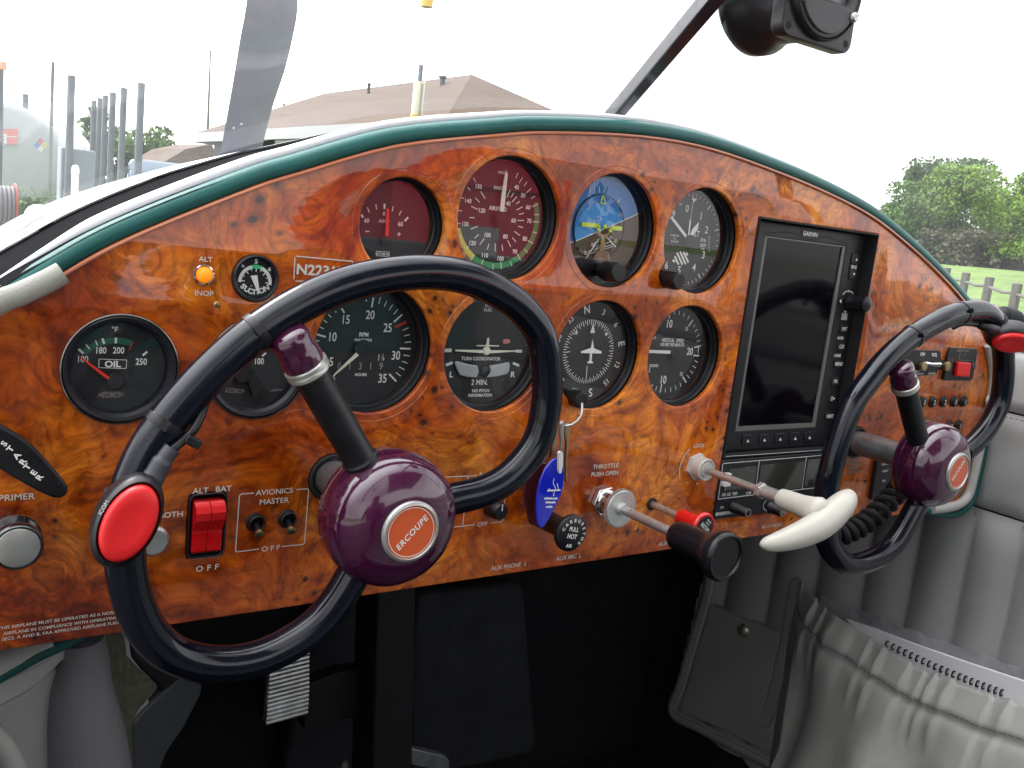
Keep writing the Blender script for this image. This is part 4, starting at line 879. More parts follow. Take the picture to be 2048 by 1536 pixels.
# mixture
B1 = ctl(1303, 1008); F = FP(B1.x, B1.z, 0); t = thing('mixture_knob', 'small red mixture knob with a black printed face, between the throttle and the radio', 'mixture control', F=F)
k1, k2 = abs(out_to(B1, 1360)), abs(out_to(B1, 1410))
b = MB(F); b.add(*lathe([(.0050, -.003), (.0050, .0012), (.0040, .0016), (.0034, .001)], 28)); b.build('collar', BLKM, t)
b = MB(F); b.add(*lathe([(.0027, 0), (.0027, k1 + .004)], 24)); b.build('rod', STEEL, t)
b = MB(F); b.add(*lathe([(0, k1), (.0058, k1), (.0068, k1 + .002), (.0068, k2 - .009), (.0074, k2 - .007), (.0104, k2 - .005), (.0112, k2 - .003), (.0112, k2 - .0012), (.0100, k2), (.0088, k2), (.0086, k2 - .0006), (0, k2 - .0006)], 44)); b.build('knob', REDR, t, smooth=45)
b = MB(F); b.add(*lathe([(0, k2 - .0001), (.0084, k2 - .0001)], 36)); b.build('knob_face', BLK, t)
b = MB(F); zt = k2 + .0001
b.add(*text('MIXTURE', 0, .0002, .0030, rot=38, z=zt, bold=.03, xs=.62)); b.add(*text('PUSH', .0036, .0045, .0015, rot=38, z=zt, bold=.02)); b.add(*text('RICH', .0022, .0028, .0014, rot=38, z=zt, bold=.02)); b.add(*text('PULL', -.0022, -.0030, .0014, rot=38, z=zt, bold=.02)); b.add(*text('LEAN', -.0034, -.0048, .0015, rot=38, z=zt, bold=.02)); b.build('lettering', PRINT, t)

# carburettor heat
B2 = ctl(1086, 1036); F = FP(B2.x, B2.z, 0); t = thing('carburetor_heat_knob', 'round black pull knob printed in white, under the blue key tag', 'pull knob', F=F)
k2 = abs(out_to(B2, 1146))
b = MB(F); b.add(*lathe([(.0075, 0), (.0072, k2 - .010), (.0085, k2 - .008), (.0118, k2 - .0065), (.0132, k2 - .004), (.0132, k2 - .0015), (.0122, k2 - .0003), (0, k2)], 48)); b.build('knob', BLK, t, smooth=50)
b = MB(F); zt = k2 + .0002
for ch, a in zip('CARBURETOR', [-72 + 22.5 * i for i in range(10)]):
    aa = a + 8; b.add(*text(ch, .0098 * sin(radians(aa)), .0098 * cos(radians(aa)), .0023, rot=aa, z=zt, bold=.03))
b.add(*text('PULL', .0004, .0034, .0030, rot=12, z=zt, bold=.03, xs=.9)); b.add(*text('HOT', -.0006, -.0016, .0032, rot=12, z=zt, bold=.03, xs=.9)); b.add(*text('AIR', -.0024, -.0082, .0024, rot=10, z=zt, bold=.03)); b.build('lettering', PRINT, t)

# pull handle with lock
B3 = ctl(1391, 932); F = FP(B3.x, B3.z, 0); t = thing('brake_pull_handle', 'bone white curved pull handle on a steel rod, in front of the radio', 'pull handle', F=F)
a1, a2, a3, a4 = [abs(out_to(B3, q)) for q in (1412, 1520, 1562, 1640)]
b = MB(F); nut(b, .0112, 0, .0040, .3); b.add(*lathe([(.0090, .003), (.0090, a1 - .001), (.0094, a1), (.0088, a1 + .0012), (.0078, a1 + .0012), (.0070, a1 + .0004), (.0062, a1 + .0004), (.0058, a1 + .0014), (0, a1 + .0014)], 44)); b.build('lock_barrel', P_('pale_grey_plastic', (.50, .47, .44), .4), t, smooth=30)
b = MB(F); b.add(*lathe([(.0029, a1), (.0029, a2)], 24)); b.build('rod', STEEL, t)
b = MB(F); nut(b, .0064, a2 - .0015, a2 + .0035, .5); b.add(*lathe([(.0050, a2 + .003), (.0050, a3 - .001)], 28)); nut(b, .0060, a3 - .003, a3 + .001, .1); b.build('rod_nut', STEEL, t, bevel=.0004)
b = MB(F); b.add(*lathe([(.0070, a3), (.0074, a3 + .003), (.0080, a4 - .016), (.0092, a4 - .008), (.0108, a4 - .002), (.0085, a4 + .004), (0, a4 + .007)], 32)); 
F_i = F.inverted(); hp = [atY(x, y, -a4 + dy) for x, y, dy in ((1521, 1090, .004), (1556, 1084, .001), (1604, 1068, -.003), (1644, 1047, -.005), (1674, 1020, -.003), (1692, 1001, .001), (1700, 988, .005))]
HP = catmull(hp, 6); nH = len(HP); b2 = MB(); b2.add(*tube(HP, [.0026 + .0078 * math.sin(pi * min(1, (i + 1.2) / (nH + 1.4)) ** 1.15) ** .75 if 1 < i < nH - 2 else (.0034 if i in (1, nH - 2) else .0014) for i in range(nH)], 20, flat=1.0))
b.F = Matrix.Identity(4); b.add(b2.v, b2.f); b.build('handle', BONE, t, smooth=60)

# primer knob, starter handle
pc = atY(36, 1096, -.034); F = FP(pc.x, pc.z, 0); t = thing('primer_knob', 'black round knob with a silver face at the left edge, below the starter handle', 'pull knob', F=F)
b = MB(F); b.add(*lathe([(.0060, 0), (.0058, .014), (.0100, .017), (.0118, .019), (.0120, .0215), (.0105, .0228), (.0085, .0235), (.0085, .026), (.0106, .0275), (.0116, .030), (.0114, .0332), (.0105, .0342), (.0096, .0342)], 48)); b.build('knob', P_('gloss_black_primer', (.008, .008, .010), .15, coat=.8), t, smooth=40)
b = MB(F); b.add(*lathe([(.0112, .0196), (.0123, .0205), (.0122, .0216)], 48)); b.build('chrome_ring', CHROME, t)
b = MB(F); b.add(*lathe([(.0096, .0342), (.0090, .0345), (0, .0345)], 48)); b.build('knob_face', SILV, t)
Ys = -.030; sp_ = [(-60, 800), (0, 849), (40, 872), (69, 895), (98, 927), (124, 957), (136, 973), (137, 984), (131, 992), (121, 997), (108, 997), (77, 984), (22, 953), (-60, 900)]
o = atY(40, 925, Ys); F = FP(o.x, o.z, Ys); t = thing('starter_handle', 'flat black tapered pull handle lettered down its length, at the left edge', 'starter handle', F=F)
A = Pl(F, 0, lambda x, y: (x, y)); b = MB(F); b.add(*prism([A.p(*q) for q in sp_], -.006, 0)); b.build('handle', BLK, t, bevel=.0014, bseg=3)
b = MB(F); b.add(*lathe([(.004, -.030), (.004, -.005)], 20)); b.build('cable_stem', STEEL, t)
A = Pl(F, .0002, crop(0, 820, 4.518)); b = MB(F)
for ch, x, y in (('S', 35, 303), ('T', 92, 350), ('A', 150, 413), ('R', 203, 467), ('T', 245, 512), ('E', 303, 566), ('R', 354, 608)): A.t(b, ch, x, y, 46, rot=-52, bold=.02, xs=1.05)
b.build('lettering', PRINT, t)

# rocker switch
F = FP(RKX, RKZ, 0); t = thing('rocker_switch', 'double red rocker switch in a black recess, lettered ALT and BAT above', 'rocker switch', F=F)
b = MB(F); b.add(*curve_mesh([rrect(.0213, .0383, .004, 5), rrect(.0190, .0362, .0032, 5)], .001, .0005, 2, -.0005)); 
b.add(*box(-.0105, .0105, -.019, .019, -.010, -.009)); b.add(*box(-.0105, -.0094, -.019, .019, -.0095, 0)); b.add(*box(.0094, .0105, -.019, .019, -.0095, 0)); b.build('bezel', BLK, t)
prof = [(.0150, -.004), (.0148, .0030), (.0128, .0062), (.0095, .0078), (.0050, .0072), (.0005, .0040), (-.0030, .0022)]
n_r = 13
for k in range(n_r): z = -.0034 - k * .0009; prof += [(z, .0022 - .00004 * k), (z - .0003, .0027 - .00004 * k), (z - .0006, .0022 - .00004 * k)]
prof += [(-.0158, .0010), (-.0162, -.004)]
for x0, x1 in ((-.0083, -.0002), (.0002, .0083)):
    vs = [(x0, y, z) for y, z in prof] + [(x1, y, z) for y, z in prof]; n = len(prof)
    fs = [[i, i + 1, n + i + 1, n + i] for i in range(n - 1)] + [list(range(n)), list(range(n, 2 * n))[::-1]]
    b = MB(F); b.add(vs, fs); b.build('rocker', REDR, t, smooth=25)

# toggles
def toggle(px, py, tx, ty, label, L_):
    c = ctl(px, py); F = FP(c.x, c.z, 0); t = thing('toggle_switch', label, 'toggle switch', F=F, group='avionics master toggle switches')
    b = MB(F); b.add(*lathe([(.0056, 0), (.0056, .0010), (.0050, .0014), (.0048, .0040), (.0044, .0044), (.0036, .0040), (.0034, .001), (0, .001)], 32)); b.build('threaded_collar', BLK, t, smooth=30)
    tip = atY(tx, ty, -L_); p0 = Vector((c.x, -.001, c.z)); AF = axis_frame(p0, tip); Ln = (tip - p0).length
    b = MB(AF); b.add(*lathe([(.0014, 0), (.0022, Ln - .002)], 20)); b.build('stem', BLK, t)
    b = MB(AF); b.add(*lathe([(.0022, Ln - .003), (.0026, Ln - .001), (.0025, Ln - .0003), (.0020, Ln), (0, Ln)], 20)); b.build('tip', BRASS, t)
T2 = crop(160, 860, 4.096)
toggle(*T2(1432, 752), *T2(1474, 860), 'left of the two silver tipped toggle switches in the AVIONICS MASTER frame', .012)
toggle(*T2(1693, 723), *T2(1734, 832), 'right of the two silver tipped toggle switches, the one nearer the purple hub', .012)
c = ctl(984, 1014); F = FP(c.x, c.z, 0); t = thing('rotary_knob', 'small black conical knob under the near rim, above the word OFF', 'knob', F=F)
b = MB(F); b.add(*lathe([(.0072, 0), (.0070, .0020), (.0062, .010), (.0050, .012), (0, .0122)], 32)); b.build('knob', BLK, t, smooth=40)
b = MB(F); b.add(*box(-.0003, .0003, .001, .0058, .0121, .0124)); b.build('pointer_line', PRINT, t)
c = ctl(407, 549); F = FP(c.x, c.z, 0); t = thing('warning_lamp', 'amber round warning lamp between the words ALT and INOP', 'warning lamp', F=F)
b = MB(F); b.add(*lathe([(0, .0058), (.0020, .0056), (.0036, .0045), (.0042, .0025), (.0042, .0004)], 36)); b.build('lens', AMBER, t, smooth=60)
b = MB(F); b.add(*lathe([(.0043, .0002), (.0048, .0012), (.0055, .0010), (.0058, 0)], 36)); b.build('collar', CHROME, t)
c = ctl(434, 609); F = FP(c.x, c.z, 0); t = thing('panel_screw', 'tiny brass screw in the wood below the word INOP', 'screw', F=F)
b = MB(F); b.add(*lathe([(0, .0010), (.0012, .0008), (.0018, 0)], 20)); b.build('screw_head', BRASS, t)
c = ctl(303, 1078); F = FP(c.x, c.z, 0); t = thing('key_switch', 'silver rim of a round switch half hidden behind the red push button', 'switch', F=F)
b = MB(F); b.add(*lathe([(.0085, 0), (.0085, .004), (.0070, .0055), (.004, .0055), (0, .0050)], 36)); b.build('ring', STEEL, t)

# keys with tags
kr = ctl(1150, 838); F = FP(kr.x, kr.z, -.012); t = thing('key_ring', 'bunch of brass keys on a steel ring hanging under the heading dial', 'keys', F=F)
b = MB(); b.add(*tube([atY(x, y, yy) for x, y, yy in ((1164, 806, -.012), (1164, 822, -.014), (1160, 834, -.018), (1152, 843, -.020), (1142, 850, -.022), (1132, 852, -.020), (1126, 856, -.016))], .0009, 10)); b.build('ring', STEEL, t)
K8 = crop(1020, 820, 4.096)
def key(pts, Y, th, tw, mat, name='key', teeth=None):
    c = atY(*pts[0], Y); F2 = Matrix.Translation(c) @ Matrix.Rotation(tw, 4, 'Z') @ Matrix.Translation(-c) @ FP(c.x, c.z, Y); A = Pl(FP(c.x, c.z, Y), 0, lambda x, y: (x, y)); b = MB(F2); b.add(*prism([A.p(*q) for q in pts], -th / 2, th / 2)); b.build(name, mat, t, bevel=.0002)
for i, (dx, dy, Y, tw) in enumerate(((0, 0, -.022, .5), (9, 4, -.018, .3), (-8, -2, -.026, .75), (-13, 3, -.020, .9))):
    L1 = 0 if i < 2 else -45
    key([(1121 + dx, 846 + dy), (1127 + dx, 841 + dy), (1133 + dx, 845 + dy), (1135 + dx, 862 + dy), (1131 + dx, 880 + dy), (1130 + dx, 955 + dy + L1), (1131 + dx, 960 + dy + L1), (1127 + dx, 962 + dy + L1), (1126 + dx, 950 + dy + L1), (1125 + dx, 946 + dy + L1), (1126 + dx, 938 + dy + L1), (1124 + dx, 930 + dy + L1), (1125 + dx, 880 + dy), (1119 + dx, 862 + dy)], Y, .0016, tw, BRASS if i % 2 else STEEL)
key([(1116, 905), (1121, 902), (1128, 906), (1129, 930), (1125, 947), (1120, 948), (1117, 940)], -.030, .0016, .3, WHITEP, 'white_clip')
c = atY(1098, 985, -.028); F = FP(c.x, c.z, -.028); t = thing('key_tag', 'glossy blue leaf shaped key tag with small white print', 'key tag', F=F)
A = Pl(F, 0, K8); b = MB(F); b.add(*prism([A.p(*q) for q in ((372, 398), (400, 398), (432, 440), (448, 520), (444, 610), (420, 700), (372, 800), (318, 900), (285, 955), (262, 970), (240, 962), (225, 920), (216, 820), (222, 700), (248, 580), (290, 480), (335, 425))], -.002, 0)); b.build('tag_body', BLUEP, t, bevel=.0008)
A = Pl(F, .0002, K8); b = MB(F)
A.ln(b, [(360, 560), (352, 600), (372, 640), (355, 690)], .0005).ln(b, [(303, 660), (412, 655)], .0012).ln(b, [(318, 640), (326, 655)], .0005).ln(b, [(385, 600), (395, 650)], .0005)
for y, x0, x1 in ((723, 282, 390), (755, 292, 372), (792, 295, 348)):
    x = x0
    while x < x1: A.ln(b, [(x, y + random.uniform(-8, -3)), (x + 4, y + 8)], .0009); x += 9
A.ln(b, [(352, 688), (362, 700), (350, 702)], .0004); b.build('tag_print', PRINT, t)
c = atY(1075, 1000, -.018); F = FP(c.x, c.z, -.018); t = thing('key_tag', 'dark maroon oval key tag hanging behind the blue one', 'key tag', F=F)
A = Pl(F, 0, K8); b = MB(F); b.add(*prism([A.p(*q) for q in ((290, 430), (340, 450), (400, 520), (380, 640), (330, 800), (250, 920), (190, 950), (165, 935), (130, 800), (112, 700), (120, 600), (160, 500), (220, 445))], -.002, 0)); b.build('tag_body', MARO, t, bevel=.0008)

# tall navigation screen
F = FP(0, 0, .010); t = thing('navigation_screen', 'tall dark navigation screen set into the wood right of the gauges', 'navigation screen', F=F)
Gc = crop(1430, 420, 3.0714); A = Pl(F, 0, Gc)
gz0 = -.1735; b = MB(FP(0, 0, 0))
b.add(*box(GX0, GX0 + .0010, gz0, GZ1 - .0002, -.020, .0012)); b.add(*box(GX1 - .0012, GX1 - .0002, gz0, GZ1 - .0002, -.020, .0012)); b.add(*box(GX0 + .001, GX1 - .0012, GZ1 - .0014, GZ1 - .0002, -.020, .0012))
b.add(*box(GX0 + .001, GX1 - .0012, gz0, gz0 + .0012, -.020, .0008)); b.add(*box(GX0 + .001, GX1 - .001, gz0, GZ1 - .001, -.024, -.0200)); b.build('dock', BLKM, t, bevel=.0003)
cw_ = GX1 - GX0 - .0030; chh = GZ1 - gz0 - .0034; gcx = (GX0 + GX1) / 2; gcz = (gz0 + GZ1) / 2
tl, tr, br, bl = A.p(325, 165), A.p(785, 232), A.p(612, 1312), A.p(150, 1330)
sx0 = (tl[0] + bl[0]) / 2; sx1 = (tr[0] + br[0]) / 2; sz1 = (tl[1] + tr[1]) / 2; sz0 = (bl[1] + br[1]) / 2
scr = [(sx0, sz0), (sx1, sz0), (sx1, sz1), (sx0, sz1)]
b = MB(F); b.add(*curve_mesh([rrect(cw_, chh, .004, 5, gcx, gcz), [(sx0 - .0030, sz0 - .0034), (sx1 + .0042, sz0 - .0034), (sx1 + .0042, sz1 + .0012), (sx0 - .0030, sz1 + .0012)]], .0040, .0012, 3, -.0012), Matrix.Translation((0, 0, -.0052))); b.build('case', GCASE, t, smooth=30)
b = MB(F)
b.add(*prism([(sx1, sz0), (sx1 + .0046, sz0 - .0035), (sx1 + .0046, sz1 + .0010), (sx1, sz1)], -.004, -.0010))
b.add(*prism([(sx0 - .0034, sz0 - .0040), (sx1 + .0046, sz0 - .0040), (sx1, sz0), (sx0, sz0)], -.004, -.0006)); b.add(*prism([(sx0 - .0034, sz0 - .004), (sx0, sz0), (sx0, sz1), (sx0 - .0034, sz1 + .001)], -.004, -.0010)); b.add(*prism([(sx0 - .0034, sz1 + .0012), (sx0, sz1), (sx1, sz1), (sx1 + .0046, sz1 + .0012)], -.004, -.0010)); b.build('screen_trim', GTRIM, t)
b = MB(F); b.add(*prism(scr, -.004, -.0022)); b.build('screen', SCREEN, t)
A = Pl(F, .0012, Gc)
def pbtn(x, y, w, hh, nm='button', zz=.0012, parent=t):
    c = A.p(x, y); b = MB(F); b.add(*prism(rrect(w, hh, .0012, 3, *c), -.002, zz)); return b.build(nm, GCASE, parent, bevel=.0005)
for x, y in ((868, 300), (853, 392)): pbtn(x - 6, y, .0095, .0098, 'range_button')
for x, y in ((793, 730), (775, 838), (758, 946), (740, 1053), (722, 1160), (705, 1266)): pbtn(x, y, .0110, .0078)
for x, y in ((200, 1412), (303, 1407), (400, 1402), (492, 1397), (580, 1392)): pbtn(x - 2, y, .0120, .0088, 'soft_key')
A = Pl(F, .0014, Gc); b = MB(F)
for s_, x, y, hh in (('RNG', 853, 350, 20), ('PUSH', 795, 643, 17), ('CRSR', 792, 664, 19), ('ENT', 795, 730, 20), ('MARK', 770, 786, 17), ('CLR', 778, 838, 20), ('HOME', 752, 894, 17), ('MENU', 760, 945, 20), ('FPL', 742, 1052, 20), ('D', 719, 1158, 22), ('NRST', 706, 1266, 20)): A.t(b, s_, x, y, hh, xs=.8, bold=.012)
A.t(b, 'GARMIN', 585, 147, 24, bold=.025, xs=.95)
def tri(x, y, r, up):
    A.poly(b, [(x - r, y + r * up), (x + r, y + r * up), (x + r * .1, y - r * up)])
for x, y in ((201, 1417), (303, 1412), (400, 1407), (492, 1402), (581, 1397)): tri(x, y, 9, 1)
tri(869, 303, 8, 1); tri(853, 395, 8, -1); tri(799, 627, 7, -1); tri(855, 693, 6, -1); A.poly(b, [(764, 560), (776, 545), (774, 573)]).poly(b, [(726, 1152), (738, 1158), (726, 1165)])
A.ln(b, [(784, 520), (798, 503), (812, 497)], .0007).ln(b, [(832, 499), (843, 507), (850, 522)], .0007).ln(b, [(822, 490), (828, 502), (815, 502), (822, 490)], .0004)
for k in range(4): A.ln(b, [(866, 712 + 17 * k), (892, 714 + 17 * k)], .0006)
b.build('lettering', PRINT, t)
A0 = Pl(F, .0013, Gc); b = MB(F); A0.ln(b, [(310, 142), (480, 136), (535, 168), (600, 182), (640, 178), (682, 162), (812, 205)], .0005); b.build('crest_groove', BLKM, t)
kb = atY(1698, 603, .010); kl = abs(out_to(Vector((kb.x, .010, kb.z)), 1718))
b = MB(FP(kb.x, kb.z, .010)); b.add(*lathe([(.0072, 0), (.0074, .002), (.0062, .004), (.0060, kl + .003), (.0070, kl + .0045), (.0066, kl + .0085), (.0035, kl + .0098), (0, kl + .010)], 32)); b.build('joystick', BLK, t, smooth=50)

# radio below it
F = FP(0, 0, -.0012); t = thing('radio', 'black aircraft radio with white framed display windows, under the tall screen', 'radio', F=F)
Hc = crop(1400, 860, 6.4); A = Pl(F, 0, Hc)
b = MB(F); b.add(*prism([(GX0 - .0008, GZB + .0004), (GX1 - .0008, GZB + .0004), (GX1 - .0008, gz0 - .0012), (GX0 - .0008, gz0 - .0012)], -.02, 0)); b.build('face', GCASE, t, bevel=.0006)
b = MB(F); A.poly(b, [(372, 498), (728, 458), (688, 735), (335, 770)], .0002).poly(b, [(782, 448), (1340, 385), (1288, 738), (735, 790)], .0002).poly(b, [(1385, 380), (1600, 355), (1550, 700), (1330, 730)], .0002); b.build('display_window', LCD, t)
b = MB(F); A.ln(b, [(262, 660), (275, 545), (284, 440), (302, 425), (1300, 345), (1720, 305)], .0006, .0005).ln(b, [(755, 392), (702, 785)], .0006, .0005).ln(b, [(1358, 342), (1300, 752)], .0006, .0005).ln(b, [(258, 670), (228, 882), (720, 822), (1300, 756), (1700, 715)], .0006, .0005)
A.ln(b, [(330, 335), (900, 300), (1545, 256)], .0004, .0005)
A.t(b, 'KX 125  TSO', 376, 818, 34, xs=.85, dz=.0005, bold=.01).t(b, 'COM', 615, 802, 30, xs=.8, dz=.0005).t(b, 'BENDIX/KING', 306, 1062, 34, xs=.85, dz=.0005, bold=.015).t(b, 'OFF', 274, 990, 26, xs=.8, dz=.0005).t(b, 'OBS', 1405, 885, 26, dz=.0005)
A.t(b, '0', 322, 725, 26, dz=.0005).t(b, 'T', 318, 765, 26, dz=.0005).ln(b, [(845, 898), (815, 930), (803, 970), (815, 1010), (845, 1035), (878, 1040)], .0005, .0005)
b.build('lettering', PRINT, t)
b = MB(F)
for x, y in ((318, 575), (308, 678)):
    c = A.p(x, y); b.add(*prism(rrect(.0085, .0042, .0008, 3, *c), 0, .004))
b.build('slide_button', WHITEP, t, bevel=.0004)
for x, y, r in ((420, 985, .0050), (905, 985, .0060), (1500, 950, .0060)):
    c = A.p(x, y); w_ = Vector((c[0], F.translation.y, c[1])); kk = .016 if r < .0055 else .013
    b = MB(FP(w_.x, w_.z, F.translation.y)); b.add(*lathe([(r, 0), (r, .001), (r * .86, .002), (r * .84, kk), (r * .7, kk + .001), (0, kk + .001)], 28)); kn = b.build('knob', BLK, t, smooth=40)
    b = MB(FP(w_.x, w_.z, F.translation.y)); b.add(*lathe([(r * .66, kk + .0011), (r * .58, kk + .0011)], 28)); 
    if r > .0055: b.add(*text('25', 0, 0, .0030, z=kk + .0012, bold=.01))
    b.build('knob_ring', SILK, kn)

# intercom, distress beacon switch, circuit breakers, transponder
J = crop(1820, 640, 5.908); 
c = atY(1868, 723, -.002); F = FP(c.x, c.z, -.0020); t = thing('intercom_panel', 'small black plate with two brass thumbscrews, behind the far wheel', 'intercom', F=F); A = Pl(F, 0, J)
b = MB(F); b.add(*prism([A.p(*q) for q in ((-60, 350), (350, 360), (368, 385), (370, 462), (425, 490), (420, 570), (340, 590), (310, 650), (-60, 665))], -.003, 0)); b.build('plate', BLK, t, bevel=.0004)
for x, y in ((125, 540), (402, 540)):
    q = A.p(x, y); b = MB(F); b.add(*lathe([(.0030, 0), (.0030, .0012), (.0046, .0018), (.0046, .0042), (.004, .0048), (0, .0048)], 24), Matrix.Translation((q[0], q[1], 0))); b.build('thumbscrew', BRASS, t)
b = MB(F); q0, q1 = A.p(195, 515), A.p(240, 512); b.add(*tube([(q0[0], q0[1], 0), (q0[0] + .001, q0[1], .004), (q1[0] + .004, q1[1], .008)], [.0022, .0016, .0024], 14)); b.build('toggle', CHROME, t)
A = Pl(F, .0002, J); b = MB(F); A.t(b, 'ON', 148, 402, 36, bold=.03).t(b, 'VOL', 288, 410, 36, bold=.03).t(b, 'intercom', 122, 632, 20).t(b, 'SPA-400 TSO', 258, 632, 20, xs=.75).ln(b, [(20, 588), (80, 600)], .0005).ln(b, [(130, 592), (60, 622)], .0005); b.build('lettering', PRINT, t)
c = atY(1921, 729, -.002); F = FP(c.x, c.z, -.0030); t = thing('beacon_switch', 'black emergency beacon plate with a square red rocker, right of the brass thumbscrews', 'beacon switch', F=F); A = Pl(F, 0, J)
b = MB(F); b.add(*prism([A.p(*q) for q in ((495, 325), (800, 342), (805, 360), (745, 690), (725, 715), (415, 715), (400, 700), (455, 400), (480, 340))], -.004, 0)); b.build('plate', BLK, t, bevel=.0005)
b = MB(F); b.add(*prism([A.p(*q) for q in ((538, 492), (690, 502), (668, 668), (512, 655))], 0, .0035)); b.build('rocker', P_('red_lens', (.70, .008, .012), .3), t, bevel=.0008)
A = Pl(F, .0003, J); b = MB(F); A.t(b, 'EMERGENCY USE ONLY', 625, 362, 24, xs=.62, bold=.01).t(b, 'ARMED', 585, 420, 18, rot=90, xs=.8).t(b, 'TEST', 648, 412, 18, rot=90, xs=.8).t(b, 'ELT', 748, 535, 30, rot=90, xs=.7).ln(b, [(560, 470), (700, 480)], .0004)
for k in range(3): A.ln(b, [(500 - 22 * k, 455), (475 - 22 * k, 610)], .0006)
b.build('lettering', DIMPRINT, t)
def breaker(x, y, num, label, src=None):
    c = ctl(*J(x, y)); F = FP(c.x, c.z, 0)
    if src: 
        t = copy_tree(src, Vector((c.x, 0, c.z)), label)
        return t
    t = thing('circuit_breaker', label, 'circuit breaker', F=F, group='push button circuit breakers on the right of the panel')
    b = MB(F); b.add(*lathe([(.0060, 0), (.0060, .0012), (.0054, .0016), (.0049, .0018), (.0047, .0030), (.0042, .0034), (0, .0034)], 28)); b.build('button', BLK, t, smooth=40); return t
def bnum(t, num):
    M = WM[t.name]; b = MB(M.copy()); b.add(*text(num, 0, 0, .0046, z=.0036, xs=.8, bold=.02)); b.build('number', PRINT, t)
lab = ['breaker marked 5 at the left end of the upper row, beside the grip', 'breaker marked 2, second from the left in the upper row', 'breaker marked 2 in the middle of the upper row', 'breaker marked 5, second from the right in the upper row', 'breaker marked 1 at the right end of the upper row', 'breaker marked 2 in the lower row, half hidden by the purple hub', 'breaker marked 1 in the lower row, just right of the purple hub']
br0 = None; brs = []
for (x, y, n_), l_ in zip(((138, 965, '5'), (256, 964, '2'), (383, 962, '2'), (508, 960, '5'), (624, 958, '1'), (455, 1245, '2'), (562, 1240, '1')), lab):
    q = breaker(x, y, n_, l_, br0); br0 = br0 or q; brs.append((q, n_))
for q, n_ in brs: bnum(q, n_)
Kc = crop(1680, 900, 5.565); c = atY(1790, 950, -.003); F = FP(c.x, c.z, -.003); t = thing('transponder', 'black box with a column of white key words, half hidden behind the far purple hub', 'transponder', F=F); A = Pl(F, 0, Kc)
a0 = A.p(410, 95); a1 = A.p(340, 552); b = MB(F); b.add(*prism([(a0[0], a0[1] + .012), (a1[0], a1[1]), (a1[0] + .16, a1[1]), (a1[0] + .16, a0[1] + .012)], -.003, .001)); b.build('face', GCASE, t, bevel=.0006)
A = Pl(F, .0013, Kc); b = MB(F); A.t(b, 'GARMIN', 505, 155, 22, bold=.01).t(b, 'IDENT', 503, 232, 22, bold=.01).t(b, 'VFR', 485, 343, 22, bold=.01).t(b, '0', 458, 485, 34, bold=.02).t(b, '1', 560, 462, 34); b.build('lettering', PRINT, t)
# coiled cord
path = catmull([atY(x, y, yy) for x, y, yy in ((1815, 948, -.028), (1792, 985, -.034), (1768, 1012, -.036), (1738, 1040, -.036), (1708, 1058, -.034), (1680, 1068, -.030), (1655, 1062, -.022))], 40)
o = path[0]; t = thing('coiled_cord', 'black coiled cord hanging under the far wheel hub', 'cord', o); hx = []; n = len(path)
for i in range(n - 1):
    T_ = (path[i + 1] - path[i]).normalized(); U_ = Vector((0, 1, 0)); U_ = (U_ - T_ * U_.dot(T_)).normalized(); V_ = T_.cross(U_); a = 2 * pi * 12 * i / n
    for k in range(2):
        a2_ = a + k * pi * 12 / n; hx.append(path[i].lerp(path[i + 1], k / 2) + (U_ * cos(a2_) + V_ * sin(a2_)) * .0078)
b = MB(); b.add(*tube(hx, .0031, 8)); b.build('coil', BLKM, t)
# ---------------------------------------------------------------- windshield, brace, compass, nose
def scaled(pts, c, sx, sz): return [(c[0] + (x - c[0]) * sx, c[1] + (z - c[1]) * sz) for x, z in pts]
CWC = (.165, -.30)
full = [(-.345, -.60), (-.352, -.35), (-.352, -.18), (-.330, -.112)] + ARCH[1:22] + [(.6560, -.1500), (.6600, -.25), (.66, -.6)]
full = [(p.x, p.y) for p in catmull([(x, z, 0) for x, z in full], 5)]
def loft(sections, close=False):
    vs = []; fs = []; n = len(sections[0][1])
    for y, s in sections: vs += [(x, y, z) for x, z in s]
    for j in range(len(sections) - 1):
        for i in range(n - 1): fs.append([j * n + i, j * n + i + 1, (j + 1) * n + i + 1, (j + 1) * n + i])
    return vs, fs
oc = offs(full, .0150)
nose = thing('engine_cowling', 'shiny pale aircraft nose cowling in front of the windshield, at the left', 'engine cowling', (.165, .5, -.3))
secs = []
oc = [tuple(Vector(a) + (Vector(c) - Vector(a)) * max(0, min(1, (.02 - a[0]) / .22))) for a, c in zip(offs(full, .003), offs(full, .0180))]
for k in range(15):
    t_ = k / 14; y = .038 + 1.08 * t_; s = 1 - .14 * t_ - .18 * t_ ** 3
    secs.append((y, scaled(oc, (.165, -.30), s * (1 - .04 * t_), s * (1 - .02 * t_) if k else 1)))
    if y < .52: secs[-1] = (y, [(x if x < .3 else x + (x0_ - x) * min(1, (x - .3) / .1), z if x < .3 else z + (z0_ - z) * min(1, (x - .3) / .1)) for (x, z), (x0_, z0_) in zip(secs[-1][1], oc)])
b = MB(); b.add(*loft(secs)); 
NOSEM = P_('polished_cowl', (.34, .35, .38), .12, metal=.85, bump=(9., .5, .016), noise=(9., .16, .08)); cw = b.build('cowl_skin', NOSEM, nose, smooth=60)
b = MB(); fs_ = secs[-1]; q = [(x, fs_[0], z) for x, z in fs_[1]]; n = len(q); q2 = [(x, fs_[0] + .10, z) for x, z in scaled(fs_[1], (.165, -.3), .6, .7)]
b.add(q + q2, [[i, i + 1, n + i + 1, n + i] for i in range(n - 1)] + [list(range(n, 2 * n))]); b.build('nose_bowl', NOSEM, nose, smooth=60)
